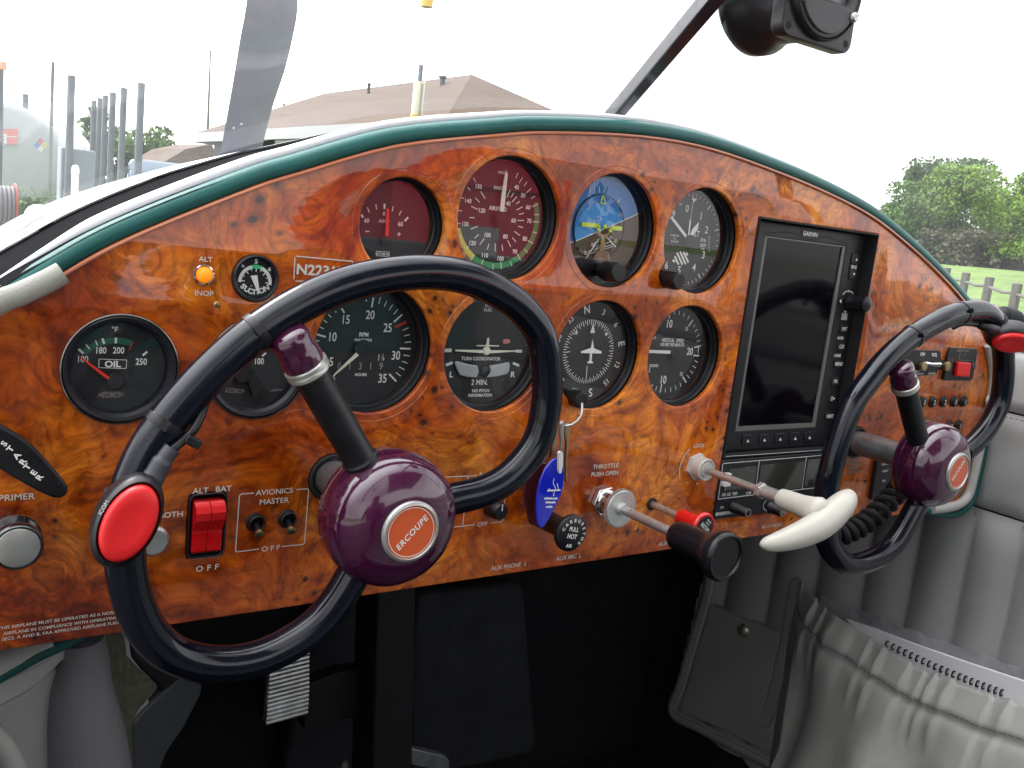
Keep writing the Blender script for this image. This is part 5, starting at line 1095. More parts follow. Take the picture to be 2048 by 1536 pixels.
def voffs(d0, d1): return [(x, z) for x, z in [tuple(Vector(a) + (Vector(c) - Vector(a)) * max(0, min(1, (.02 - a[0]) / .22))) for a, c in zip(offs(full, d0), offs(full, d1))]]
b = MB(); b.add(*loft([(.000, voffs(.004, .0085)), (.014, voffs(.003, .0125)), (.040, voffs(.002, .0168))])); b.build('windshield_channel', P_('black_rubber_seal', (.004, .004, .005), .9, spec=.08), nose)
# seam with rivets and a domed light
sm = atD(22, 470, .62)
b = MB(); L0 = [Vector((x, secs[7][0], z)) for x, z in offs(secs[7][1], .0005)][6:70]; b.add(*tube(L0, .0022, 8)); b.build('cowl_seam', P_('seam_grey', (.35, .36, .36), .5), nose)
lp = atD(78, 418, 1.02); dm = thing('landing_light', 'white domed light standing on the left flank of the nose cowling', 'light', lp)
b = MB(Matrix.Translation(lp - Vector((0, 0, .010))) @ Matrix.Scale(.42, 4)); b.add(*lathe([(.036, -.03), (.036, 0), (.034, .012), (.026, .026), (.013, .034), (0, .036)], 32)); b.build('dome', WHITEP, dm)
b = MB(Matrix.Translation(lp - Vector((0, 0, .010))) @ Matrix.Scale(.42, 4)); b.add(*lathe([(.036, -.004), (.0395, -.003), (.0395, .001), (.036, .002)], 32)); b.build('flange', ALU, dm)
# propeller
YP = 1.27; o = Vector((.19, YP, -.20)); pr = thing('propeller', 'grey propeller blade standing upright beyond the windshield, in front of the house', 'propeller', o)
le = [(500, -260), (493, -120), (485, 0), (471, 80), (458, 160), (444, 240), (430, 320), (418, 390), (420, 470)]
te = [(560, -260), (596, -120), (606, 0), (596, 70), (579, 140), (557, 205), (541, 262), (527, 322), (500, 390), (478, 470)]
a_ = [atY(x, y, YP) for x, y in le] + [Vector((.20, YP, -.20))]; c_ = [atY(x, y, YP) for x, y in te] + [Vector((.24, YP, -.20))]
LA = catmull(a_, 4); LB = catmull(c_, 4); nn = 34; vs = []; fs = []
def samp(Lx, t): k = t * (len(Lx) - 1); i = min(int(k), len(Lx) - 2); return Lx[i].lerp(Lx[i + 1], k - i)
def byz(Lx, z):
    for i in range(len(Lx) - 1):
        if (Lx[i].z - z) * (Lx[i + 1].z - z) <= 0 and abs(Lx[i].z - Lx[i + 1].z) > 1e-9: return Lx[i].lerp(Lx[i + 1], (Lx[i].z - z) / (Lx[i].z - Lx[i + 1].z))
    return Lx[0] if z > Lx[0].z else Lx[-1]
z1_, z0_ = min(LA[0].z, LB[0].z), -.20
for i in range(nn):
    z = z1_ + (z0_ - z1_) * i / (nn - 1); A0_, B0_ = byz(LA, z), byz(LB, z)
    for k, (u, w_) in enumerate(((0, 0), (.15, .009), (.5, .014), (.85, .008), (1, 0), (.7, -.004), (.3, -.005))):
        q = A0_.lerp(B0_, u); vs.append((q.x, YP - w_ + (u - .5) * .05, z))
for i in range(nn - 1):
    for k in range(7): k2 = (k + 1) % 7; fs.append([i * 7 + k, i * 7 + k2, (i + 1) * 7 + k2, (i + 1) * 7 + k])
fs += [list(range(7)), list(range((nn - 1) * 7, nn * 7))]
b = MB(); b.add(vs, fs); b.build('blade', P_('propeller_grey', (.115, .125, .15), .45, noise=(20., .12, .1)), pr, smooth=50)
b = MB(Matrix(((1, 0, 0, .20), (0, 0, 1, YP - .05), (0, -1, 0, -.22), (0, 0, 0, 1)))); b.add(*lathe([(0, -.02), (.055, -.01), (.07, .03), (.06, .10), (.03, .15), (0, .17)], 32)); b.build('spinner', ALU, pr)
# sight gauge on the nose
g0 = atY(834, 262, .5); mg = thing('fuel_sight_gauge', 'small clear sight tube with a dark rod, standing on the nose ahead of the panel', 'sight gauge', g0)
def zat(py, px=836, Y=.5): return atY(px, py, Y).z
gx = atY(836, 200, .5).x
b = MB(Matrix.Translation((gx, .5, 0))); b.add(*lathe([(.0075, zat(300)), (.0075, zat(240)), (.0068, zat(237))], 28)); b.build('base', WHITEP, mg)
b = MB(Matrix.Translation((gx, .5, 0))); b.add(*lathe([(.0066, zat(238)), (.0066, zat(166)), (.0058, zat(163))], 28)); b.build('tube', P_('yellowed_acrylic', (.62, .60, .42), .3, trans=.0), mg)
b = MB(Matrix.Translation((gx, .5, 0))); b.add(*lathe([(.0068, zat(238)), (.0074, zat(235)), (.0072, zat(231)), (.0066, zat(229))], 28)); b.build('amber_band', P_('amber_band', (.5, .38, .12), .4), mg)
b = MB(Matrix.Translation((gx, .5, 0))); b.add(*lathe([(.0028, zat(200)), (.0028, zat(129)), (0, zat(127))], 20)); b.build('rod', P_('blue_grey_rod', (.14, .17, .20), .5), mg)
b = MB(Matrix.Translation((gx, .5, 0))); b.add(*lathe([(.0068, zat(163)), (.0068, zat(10))], 28)); b.build('upper_tube', DIALGLASS, mg)
b = MB(Matrix.Translation((gx, .5, 0))); b.add(*lathe([(.0072, zat(10)), (.0074, zat(-25)), (0, zat(-30))], 28)); b.build('yellow_cap', P_('yellow_cap', (.75, .50, .08), .5), mg)
b = MB(); b.add(*box(gx - .0012, gx + .0012, .4925, .4935, zat(232), zat(168))); b.build('reflection_strip', P_('rod_core', (.3, .32, .30), .5), mg)
# windshield
ws = []
base_c = offs(ARCH[:-3], .0165); nb = len(base_c)
base_c = [(p.x, p.y) for p in catmull([(x, z, 0) for x, z in [(-.352, -.20), (-.345, -.12)] + base_c[1:]], 4)]
for k in range(12):
    t_ = k / 11; y = .048 - .378 * t_; up = .34 * t_ ** .85; wd = 1 + .10 * t_
    ws.append((y, [(.165 + (x - .165) * wd, z + up * max(0, 1 - ((x - .165) / .60) ** 4 * .75)) for x, z in base_c]))
b = MB(); vs_, fs_2 = loft(ws); b.add(vs_, fs_2)
wsh = tag(b.build('windshield', WGLASS, smooth=80), 'clear curved windshield with dust and fine scratches above the panel', 'windshield')
bowp = [(x, ws[-1][0], z) for x, z in ws[-1][1]]
b = MB(); b.add(*tube(bowp, .010, 12)); bw = b.build('windshield_bow', BLK, smooth=60); tag(bw, 'black tube bow framing the rear edge of the windshield', 'windshield bow')
# diagonal brace
p0 = Vector((.1352, .0781, .0834)); p1 = Vector((.0629, -.0889, .1380)); dr = (p1 - p0).normalized(); p0x = p0 - dr * .05; p1x = p1 + dr * .26
AF = axis_frame(p0x, p1x); Ln = (p1x - p0x).length; b = MB(AF); b.add(*prism([(.0076, 0), (.0012, .0074), (-.0070, .0028), (-.0052, -.0062), (.0034, -.0070)], 0, Ln))
br_ = b.build('windshield_brace', P_('chipped_black_paint', (.016, .015, .024), .38, coat=.3, noise=(120., .5, .1)), smooth=20, bevel=.0008); tag(br_, 'straight black brace bar slanting up across the windshield', 'brace bar')
# compass
YC = -.13; cc_ = atY(1651, -26, YC); F = FP(cc_.x, cc_.z, YC); t = thing('magnetic_compass', 'black magnetic compass hanging above the windshield, at the top of the picture', 'compass', F=F)
CB = P_('compass_black', (.014, .014, .018), .38, noise=(80., .3, .08))
b = MB(F); b.add(*curve_mesh([rrect(.064, .064, .007, 6)], .0035, .0010, 3, -.001), Matrix.Translation((0, 0, -.0045))); b.build('face_plate', CB, t, smooth=35)
b = MB(F); b.add(*lathe([(.0300, -.006), (.0290, -.018), (.0285, -.030), (.0310, -.038), (.0342, -.044), (.0342, -.051), (.031, -.055), (0, -.057)], 56)); b.build('body', CB, t, smooth=60)
b = MB(F); b.add(*lathe([(.0300, 0), (.0300, .0030), (.0290, .0042), (.0280, .0030), (.0278, 0)], 56)); b.build('cover_ring', CB, t, smooth=40)
win = rrect(.040, .021, .004, 4, .0, .0035)
b = MB(F); b.add(*curve_mesh([circle(0, 0, .0279, 56), win], .0012, .0004, 1, -.0004), Matrix.Translation((0, 0, .0018))); b.build('cover', P_('compass_grey', (.045, .045, .05), .42), t)
b = MB(F); b.add(*prism(rrect(.042, .023, .004, 4, 0, .0035), -.0008, .0002)); b.build('card_window', P_('compass_card', (.16, .17, .19), .3), t)
b = MB(F); b.add(*box(-.0003, .0003, -.006, .013, .0003, .0006)); b.build('lubber_line', PRINT, t)
pts = [(.0255 * cos(radians(a)), .0255 * sin(radians(a)) - .0005) for a in range(200, 341, 7)]
b = MB(F); b.add(*prism(pts, .003, .0052)); b.build('lower_cover', P_('compass_grey_cover', (.055, .054, .06), .4), t, bevel=.0005)
for x, y in ((-.0225, -.0105), (.0230, -.0125)):
    b = MB(F); b.add(*lathe([(.0030, .003), (.0030, .0062), (.0022, .0072), (0, .0074)], 18), Matrix.Translation((x, y, 0))); b.add(*box(-.0028, .0028, -.0003, .0003, .0070, .0078), Matrix.Translation((x, y, 0)) @ Matrix.Rotation(.6, 4, 'Z')); b.build('screw', STEEL, t)
for x, y in ((-.0265, -.0265), (.0265, -.0265), (-.0265, .0265), (.0265, .0265)):
    b = MB(F); b.add(*lathe([(.0022, .0001), (0, .0001)], 18), Matrix.Translation((x, y, 0))); b.build('screw_hole', BLKM, t)
b = MB(F); b.add(*box(-.012, .012, .028, .16, -.040, -.030)); b.build('hanger', CB, t, bevel=.001)

# ---------------------------------------------------------------- right side wall
XW = .66
SEAM = [atX(1340 + x / 2.893, 1050 + y / 2.893, XW).y for x, y in ((600, 330), (860, 300), (1150, 250), (1410, 300), (1700, 340), (1960, 480))]
SEAM = [SEAM[0] + .075, SEAM[0] + .15] [::-1] + SEAM
dS = (SEAM[2] - SEAM[-1]) / 5
while SEAM[-1] > -1.1: SEAM.append(SEAM[-1] - dS)
wall = thing('side_wall', 'grey leather right side wall with stitched vertical ribs, below the far wheel', 'side wall', (XW, 0, -.4))
def rib(y):
    for a, c in zip(SEAM, SEAM[1:]):
        if a >= y > c: u = (a - y) / (a - c); return .0130 * (max(0, math.sin(pi * u)) ** .6)
    return 0
ZT = -.252; ys = [.40 - .0035 * k for k in range(400)]; zs = [ZT - .012 * k * (1 if k > 2 else 1) for k in range(38)]
vs = []; fs = []
for j, z in enumerate(zs):
    tp_ = min(1, (ZT - z) / .03) ** .6
    for y in ys:
        yl = y; vs.append((XW - rib(yl) * tp_ + .0008 * math.sin(y * 61 + z * 23), y, z))
n = len(ys)
def fr_edge(z): return .335 + (-.30 - z) * .13
for j in range(len(zs) - 1):
    for i in range(n - 1):
        if ys[i] < fr_edge(zs[j]): fs.append([j * n + i, j * n + i + 1, (j + 1) * n + i + 1, (j + 1) * n + i])
b = MB(); b.add(vs, fs); b.build('ribbed_panel', LEA, wall, smooth=180)
ST = MB()
def stitch(P0, P1, ln=.0035, gap=.0022, r=.00045):
    P0 = Vector(P0); P1 = Vector(P1); L_ = (P1 - P0).length; d = (P1 - P0).normalized(); s = 0
    while s < L_: ST.add(*tube([P0 + d * s, P0 + d * min(L_, s + ln)], r, 5)); s += ln + gap
for s_ in SEAM[1:13]: stitch((XW - .0012, s_ + .0020, ZT - .004), (XW - .0012, s_ + .0020, -.66))
# smooth upper panels
def slab(name, mat, y0, y1, z0, z1, X0, bulge=.004, ny=30, nz=14, wr=.0012, par=None):
    vs = []; fs = []
    for j in range(nz + 1):
        for i in range(ny + 1):
            u, v = i / ny, j / nz; e = (min(1, u / .04, (1 - u) / .04, v / .12, (1 - v) / .12)); e = max(0, e) ** .5
            y = y0 + (y1 - y0) * u; z = z0 + (z1 - z0) * v
            vs.append((X0 - bulge * e - wr * math.sin(y * 37 + z * 60) * math.sin(z * 45 + 1), y, z))
    for j in range(nz):
        for i in range(ny): a = j * (ny + 1) + i; fs.append([a, a + 1, a + ny + 2, a + ny + 1])
    b = MB(); b.add(vs, fs); return b.build(name, mat, par, smooth=180)
slab('middle_panel', LEA, .02, -1.1, -.2500, -.1420, XW, .006, 90, 14, par=wall)
slab('upper_panel', LEA, .02, -1.1, -.1400, -.0720, XW, .006, 90, 10, par=wall)
stitch((XW - .006, .02, -.146), (XW - .006, -.5, -.146)); stitch((XW - .006, .02, -.2465), (XW - .006, -.5, -.2465))
b = MB(); b.add(*tube([(XW, .05, -.069), (XW, -1.1, -.069)], .007, 12)); b.build('sill_roll', LEA, wall)
b = MB(); b.add(*box(XW + .006, XW + .012, -1.12, .46, -.80, -.066)); b.build('outer_skin', WHITEP, wall)
# binding along the forward and lower edges
e1 = [atX(x, y, XW - .016) for x, y in ((1428, 1110), (1421, 1150), (1415, 1185), (1400, 1240), (1382, 1300), (1362, 1370), (1346, 1425))]
e2 = [atX(x, y, XW - .016) for x, y in ((1346, 1425), (1400, 1455), (1460, 1486), (1520, 1516), (1580, 1546), (1700, 1600))]
def strip(P, w, nrm, name, mat, par):
    vs = []; fs = []
    for i, p in enumerate(P):
        t_ = (P[min(i + 1, len(P) - 1)] - P[max(i - 1, 0)]).normalized(); s_ = t_.cross(nrm).normalized()
        for k, hgt in ((-1, 0), (-.8, .004), (0, .0058), (.8, .004), (1, 0)): vs.append(p + s_ * (w / 2 * k) + nrm * hgt)
    for i in range(len(P) - 1):
        for k in range(4): fs.append([i * 5 + k, i * 5 + k + 1, (i + 1) * 5 + k + 1, (i + 1) * 5 + k])
    b = MB(); b.add(vs, fs); return b.build(name, mat, par, smooth=60)
NX = Vector((-1, 0, 0)); strip(catmull(e1 + e2[1:], 5), .017, NX, 'edge_binding', LEA, wall)
EP = catmull(e1 + e2[1:], 2)
for a, c in zip(EP, EP[1:]):
    s_ = (c - a).normalized().cross(NX); stitch(a + s_ * .0060 * -1 + NX * .005, c + s_ * .0060 * -1 + NX * .005)
ST.build('stitching', THREAD, wall)
# snap pocket
C7 = crop(1340, 1050, 2.893); XQ = XW - .0165
pkt = thing('map_pocket', 'flat dark grey leather pocket with a brass snap, low on the side wall', 'pocket', atX(*C7(420, 800), XQ))
def wallpoly(pts, X0, X1): return [atX(*C7(x, y), X0) for x, y in pts]
def slabpoly(name, mat, pts, X, th, par, bev=.0015):
    q = [atX(*C7(x, y), X) for x, y in pts]; n = len(q); b = MB(); b.add([tuple(v) for v in q] + [(v.x + th, v.y, v.z) for v in q], [list(range(n)), list(range(n, 2 * n))[::-1]] + [[i, (i + 1) % n, n + (i + 1) % n, n + i] for i in range(n)])
    return b.build(name, mat, par, bevel=bev, bseg=3)
slabpoly('pocket_body', LEA, [(236, 460), (430, 540), (640, 628), (600, 800), (545, 1050), (512, 1160), (700, 1300), (930, 1450), (900, 1500), (600, 1330), (300, 1180), (60, 1070), (110, 900), (170, 700)], XQ, .010, pkt)
cs = atX(*C7(428, 610), XQ); Fx = Matrix(((0, 0, -1, cs.x), (-1, 0, 0, cs.y), (0, 1, 0, cs.z), (0, 0, 0, 1)))
b = MB(Fx); b.add(*lathe([(.0100, 0), (.0100, .0016), (.0088, .0034), (.0050, .0056), (0, .0064)], 32)); b.build('snap', P_('old_brass', (.62, .58, .45), .38, metal=.8), pkt)
# gathered pocket
gp = thing('elastic_pocket', 'pale grey gathered leather pocket with puckered elastic top, holding papers', 'pocket', atX(*C7(1500, 1200), XW - .05))
topc = [(735, 315), (800, 375), (860, 440), (920, 490), (975, 545), (1100, 610), (1200, 680), (1330, 755), (1450, 825), (1570, 875), (1720, 925), (1870, 985), (2048, 1030), (2300, 1110), (2700, 1230)]
TP = catmull([atX(*C7(x, y), XW - .020 - .028 * min(1, i / 4)) for i, (x, y) in enumerate(topc)], 14)
L_ = [0]
for a, c in zip(TP, TP[1:]): L_.append(L_[-1] + (c - a).length)
def y0w(s, d): return s * 26 + d * 34 + 1.7 * math.sin(d * 22 + s * 9)
nt_ = 70; vs = []; fs = []; nS = len(TP); z_b = -.78
rnd = random.Random(3); fr = [(rnd.uniform(-.012, .012), rnd.uniform(.5, 1.3)) for _ in range(80)]
for i, p in enumerate(TP):
    s = L_[i]; pk = .026; ph = s / pk + .45 * math.sin(s * 31) + .3 * math.sin(s * 83 + 1); cell = int(ph); off, amp = fr[cell % 80]; fp_ = ph - cell + off * 8
    puck = (((ph - cell) ** 1.6) * (1 if (ph - cell) < .86 else (1 - (ph - cell)) / .14) * 1.25) * amp
    wide = math.sin(s * 41 + 1.3) * .6 + math.sin(s * 73 + .4) * .4
    for j in range(nt_ + 1):
        t_ = j / nt_; z = p.z + (z_b - p.z) * t_; d = (p.z - z)
        edge = min(1, s / .05)
        bul = (.030 * math.sin(min(1, d / .20) * pi / 2) + .010) * edge ** .7
        el = max(0, 1 - abs(d - .017) / .017)       # the elastic casing
        seam = math.exp(-((d - .036) / .004) ** 2)
        low_ = max(0, min(1, (d - .036) / .08))
        x = p.x - bul * max(0, min(1, d / .03)) - el * .0075 * puck * edge + seam * .0055 - low_ * (.016 * wide + .012 * math.sin(y0w(s, d))) * edge - max(0, 1 - abs(d - .055) / .03) * .005 * puck * edge
        y = p.y + .004 * (puck - .5) * (el + max(0, 1 - abs(d - .055) / .04)) - .03 * t_ * 0
        zz = z + (.0045 * (puck - .5) * max(0, 1 - d / .02))
        if s < .05: x = max(x, XW - .014 - .05 * (s / .05)); 
        vs.append((min(x, XW - .006), y, zz))
for i in range(nS - 1):
    for j in range(nt_): a = i * (nt_ + 1) + j; fs.append([a, a + 1, a + nt_ + 2, a + nt_ + 1])
b = MB(); b.add(vs, fs); gb = b.build('pocket_skin', LEAL, gp, smooth=180); gb.modifiers.new('solid', 'SOLIDIFY').thickness = .0018
slabpoly('side_binding', LEA, [(700, 318), (742, 300), (770, 330), (742, 420), (700, 560), (672, 700), (650, 900), (600, 1100), (560, 1180), (510, 1160), (560, 1000), (620, 760), (655, 560)], XQ - .0015, .004, gp)
ST = MB(); SP = [Vector(vs[i * (nt_ + 1) + 6]) for i in range(0, nS, 3)]
for a, c in zip(SP, SP[1:]): stitch(a + Vector((-.0012, 0, 0)), c + Vector((-.0012, 0, 0)), .003, .0022, .0004)
ST.build('stitching', THREAD, gp)
# plastic sleeve and spiral bound papers inside
XS = XW - .034; q = [(860, 408), (1000, 455), (1150, 505), (1300, 570), (1450, 625), (1600, 680), (1800, 745), (2048, 828), (2300, 905)]; lowq = [(900, 520), (1000, 560), (1150, 640), (1300, 730), (1450, 810), (1600, 870), (1800, 950), (2048, 1040), (2300, 1120)]
UA = catmull([atX(*C7(x, y), XS) for x, y in q], 6); UB = catmull([atX(*C7(x, y), XS) for x, y in lowq], 6)
sl_ = thing('plastic_sleeve', 'clear crinkled plastic sleeve sticking out of the gathered pocket', 'plastic sleeve', UA[20])
vs = []; fs = []; m_ = 10
for i in range(len(UA)):
    for j in range(m_ + 1):
        t_ = j / m_; p = UA[i].lerp(UB[i], t_) + Vector((0, 0, -.03 * max(0, t_ - .8) * 5)); vs.append((p.x + .0022 * math.sin(i * 1.9 + j * .6) * math.sin(j * 1.3 + i * .37), p.y, p.z + (.0015 * math.sin(i * .9) if j == 0 else 0)))
for i in range(len(UA) - 1):
    for j in range(m_): a = i * (m_ + 1) + j; fs.append([a, a + 1, a + m_ + 2, a + m_ + 1])
b = MB(); b.add(vs, fs); b.build('film', CLEAR, sl_, smooth=60)
nbk = thing('spiral_notebook', 'white spiral bound papers standing in the gathered pocket', 'notebook', UB[20]); XN = XW - .041
pp_ = [(1020, 545), (1200, 608), (1400, 685), (1700, 790), (2048, 905), (2300, 985), (2300, 1200), (2048, 1110), (1700, 1000), (1400, 880), (1200, 760)]
q = [atX(*C7(x, y), XN) for x, y in pp_]; n = len(q); b = MB(); b.add([tuple(v) for v in q] + [(v.x + .004, v.y, v.z) for v in q], [list(range(n)), list(range(n, 2 * n))[::-1]] + [[i, (i + 1) % n, n + (i + 1) % n, n + i] for i in range(n)]); b.build('pages', P_('paper_white', (.88, .88, .90), .6), nbk)
b = MB()
for k in range(20):
    u = k / 19; px_, py_ = 1262 + (1925 - 1262) * u, 685 + (965 - 685) * u + 12 * math.sin(pi * u)
    c0 = atX(*C7(px_, py_ - 10), XN - .001); dn = Vector((0, 0, -1)); hh = .0055
    b.add(*tube([c0 + Vector((.001, 0, 0)), c0 + Vector((-.0028, 0, .0008)), c0 + Vector((-.0046, 0, -hh * .5)), c0 + Vector((-.0034, 0, -hh)), c0 + Vector((.001, 0, -hh * 1.1))], .00095, 8))
b.build('spiral_binding', BLK, nbk)

# ---------------------------------------------------------------- footwell
fw = thing('footwell', 'black lined footwell under the panel', 'footwell', (.16, .45, -.5))
b = MB(); b.add(*box(-.36, .68, .455, .465, -.80, -.225)); b.build('firewall', PAD, fw)
b = MB(); b.add(*box(XW + .002, XW + .005, -1.1, .46, -.80, -.08)); b.build('side_liner', PAD, fw)
b = MB(); b.add(*box(-.349, -.345, -.02, .46, -.80, -.25)); b.build('side_liner', PAD, fw)
b = MB(); b.add(*box(-.36, .68, -1.15, .455, -.800, -.790)); b.build('floor', PAD, fw)
b = MB(); b.add(*box(-.33, .655, .040, .46, -.2350, -.2300)); b.build('panel_shelf', BLKM, fw)
def pad(name, pxs, Y, th, mat, rr=.02):
    q = [atY(x, y, Y) for x, y in pxs]; n = len(q); b = MB(); b.add([tuple(v) for v in q] + [(v.x, v.y + th, v.z) for v in q], [list(range(n)), list(range(n, 2 * n))[::-1]] + [[i, (i + 1) % n, n + (i + 1) % n, n + i] for i in range(n)]); return b.build(name, mat, fw, bevel=rr, bseg=4)
PADL = P_('charcoal_pad', (.028, .030, .036), .8, bump=(150., .6, .002), noise=(25., .25))
pad('right_pad', [(838, 1190), (1040, 1168), (1050, 1180), (1075, 1490), (1062, 1512), (820, 1560), (826, 1300)], .40, .03, PADL, .008)
pad('left_pad', [(640, 1222), (752, 1206), (750, 1560), (560, 1600), (590, 1400)], .41, .03, PADL, .008)
pad('centre_post', [(757, 1170), (833, 1170), (822, 1640), (742, 1640)], .24, .05, BLKM, .003)
pd_ = thing('rudder_pedal', 'small silver ribbed pedal pad on a black arm in the dark footwell', 'pedal', atY(575, 1385, .26))
YD = .26; b = MB()
for k in range(15):
    t_ = k / 14; a = (536 + 4 * (1 - t_) - 5 * t_, 1322 + 122 * t_ + 2); c = (617 - 6 * max(0, t_ - .6), 1305 + 118 * t_)
    b.add(*tube([atY(*a, YD + .004 * math.sin(pi * t_)), atY(*c, YD + .004 * math.sin(pi * t_))], .0024, 8))
q = [atY(x, y, YD + .003) for x, y in ((538, 1318), (617, 1300), (613, 1424), (530, 1446))]; b.add([tuple(v) for v in q] + [(v.x, v.y + .006, v.z) for v in q], [[0, 1, 2, 3], [7, 6, 5, 4], [0, 1, 5, 4], [1, 2, 6, 5], [2, 3, 7, 6], [3, 0, 4, 7]])
b.build('ribbed_pad', P_('worn_aluminium', (.42, .42, .42), .35, metal=.7, noise=(60., .3)), pd_)
q = [atY(x, y, YD + .02) for x, y in ((610, 1372), (680, 1345), (760, 1338), (760, 1420), (690, 1440), (608, 1462))]; n = 6; b = MB(); b.add([tuple(v) for v in q] + [(v.x, v.y + .02, v.z) for v in q], [list(range(n)), list(range(n, 2 * n))[::-1]] + [[i, (i + 1) % n, n + (i + 1) % n, n + i] for i in range(n)]); b.build('arm', BLKM, pd_, bevel=.002)
q = [atY(x, y, .24) for x, y in ((824, 1497), (888, 1512), (899, 1520), (899, 1545), (824, 1530))]; n = 5; o = thing('floor_lever', 'short silver metal strap end at the bottom of the footwell', 'lever', q[0]); b = MB(); b.add([tuple(v) for v in q] + [(v.x, v.y + .01, v.z) for v in q], [list(range(n)), list(range(n, 2 * n))[::-1]] + [[i, (i + 1) % n, n + (i + 1) % n, n + i] for i in range(n)]); b.build('strap', P_('dull_aluminium', (.30, .31, .33), .4, metal=.6, noise=(50., .3)), o, bevel=.001)
c = atY(690, 1530, .28); o = thing('floor_screw', 'lone cross head screw at the bottom edge of the footwell', 'screw', c); b = MB(FP(c.x, c.z, c.y)); b.add(*lathe([(0, .003), (.0035, .0022), (.0048, 0)], 20)); b.add(*box(-.003, .003, -.0005, .0005, .002, .0034)); b.add(*box(-.0005, .0005, -.003, .003, .002, .0036)); b.build('screw_head', STEEL, o)

# left side wall, lower left corner
LP0 = Vector((-.345, .02, 0)); LN = Vector((.55, -.83, 0)).normalized(); CL = crop(0, 1150, 3.98)
lw = thing('left_side_wall', 'cream and grey left side wall lining with a teal welt, at the lower left corner', 'side wall', LP0)
def lpoly(name, mat, pts, off, th, bev=.002, par=None):
    q = [atPl(*CL(x, y), LP0 + LN * off, LN) for x, y in pts]; n = len(q); b = MB()
    b.add([tuple(v) for v in q] + [tuple(v - LN * th) for v in q], [list(range(n)), list(range(n, 2 * n))[::-1]] + [[i, (i + 1) % n, n + (i + 1) % n, n + i] for i in range(n)]); return b.build(name, mat, par or lw, bevel=bev, bseg=3)
def ltube(name, mat, pts, off, r, par=None):
    b = MB(); b.add(*tube(catmull([atPl(*CL(x, y), LP0 + LN * (off if isinstance(off, float) else off[i]), LN) for i, (x, y) in enumerate(pts)], 6), r, 14)); return b.build(name, mat, par or lw)
D1 = LP0 + Vector((.83, .55, 0)).normalized() * .20
b = MB(); q0, q1 = LP0, D1
b.add([(q0.x, q0.y, -.8), (q1.x, q1.y, -.8), (q1.x, q1.y, -.24), (q0.x, q0.y, -.24)], [[0, 1, 2, 3]]); b.build('lining', LEA, lw)
b = MB(); b.add(*box(-.366, -.352, -1.12, -.02, -.80, -.215)); b.build('rear_lining', LEA, lw, bevel=.003)
b = MB(); b.add(*tube([(-.359, .0, -.210), (-.359, -1.1, -.210)], .009, 12)); b.build('sill_roll', LEA, lw)
ltube('cream_edge', LEAL, [(-200, 790), (0, 715), (120, 670), (230, 620), (340, 560)], .010, .0095)
ltube('teal_welt', TEALD, [(-200, 930), (0, 800), (130, 730), (260, 655), (400, 590), (530, 535), (640, 480)], .016, .0042)
lpoly('cream_band', LEAL, [(-200, 980), (0, 845), (150, 760), (300, 680), (540, 548), (760, 500), (740, 560), (620, 640), (500, 690), (430, 760), (330, 860), (200, 950), (90, 1010), (0, 1060), (-200, 1100)], .012, .012, .004)
lpoly('grey_lining', LEA, [(-200, 1100), (0, 1040), (200, 940), (430, 750), (560, 700), (560, 1000), (620, 1300), (640, 1700), (-200, 1700)], .006, .006, .003)
b = MB(); fold = [atPl(*CL(x, y), LP0 + LN * .012, LN) for x, y in ((650, 500), (660, 700), (640, 900), (650, 1100), (680, 1350), (700, 1700))]
b.add(*tube(catmull(fold, 6), [.013 + .0005 * k for k in range(31)], 16)); b.build('hanging_fold', P_('lavender_grey_cloth', (.20, .195, .21), .75, bump=(300., .4, .001)), lw)
b = MB(); b.add(*tube(catmull([atPl(*CL(x, y), LP0 + LN * .010, LN) for x, y in ((770, 480), (765, 700), (755, 1000), (740, 1300), (730, 1700))], 6), .0055, 12)); b.build('fold_hem', P_('lavender_grey_hem', (.19, .185, .20), .75), lw)
fl = lpoly('fleece_strip', FLEECE, [(800, 470), (1010, 460), (1030, 640), (1110, 730), (1285, 880), (1230, 960), (1120, 1080), (1070, 1200), (1085, 1700), (735, 1700), (745, 1300), (770, 1000), (790, 700)], .004, .010, .004)
lpoly('kick_panel', P_('slate_vinyl', (.055, .062, .070), .5), [(1060, 1180), (1130, 1090), (1300, 930), (1440, 815), (1620, 870), (1600, 960), (1480, 1200), (1330, 1420), (1230, 1700), (1060, 1700)], .002, .010, .003)
lpoly('dark_bracket', BLK, [(1020, 460), (1400, 400), (1460, 820), (1290, 940), (1260, 870), (1130, 760), (1050, 660)], .001, .006, .002)
ltube('pale_tube', LEAL, [(-120, 1230), (0, 1340), (60, 1430), (110, 1540), (140, 1680)], .03, .0065)
# ---------------------------------------------------------------- seat behind the camera (seen in the glossy reflections)
seat = thing('bench_seat', 'dark bench seat with a teal band, behind the viewpoint', 'seat', (.15, -.95, -.6))
b = MB(); b.add(*box(-.34, .64, -1.00, -.42, -.70, -.56)); b.build('cushion', LEAD, seat, bevel=.03, bseg=4)
b = MB(); b.add(*box(-.34, .64, -1.14, -1.00, -.62, -.055)); b.build('backrest', LEAD, seat, bevel=.03, bseg=4)
b = MB(); b.add(*box(-.34, .64, -1.003, -.996, -.26, -.16)); b.build('teal_band', TEAL, seat, bevel=.002)
b = MB(); b.add(*box(-.34, .64, -1.003, -.996, -.42, -.36)); b.build('lower_band', TEAL, seat, bevel=.002)

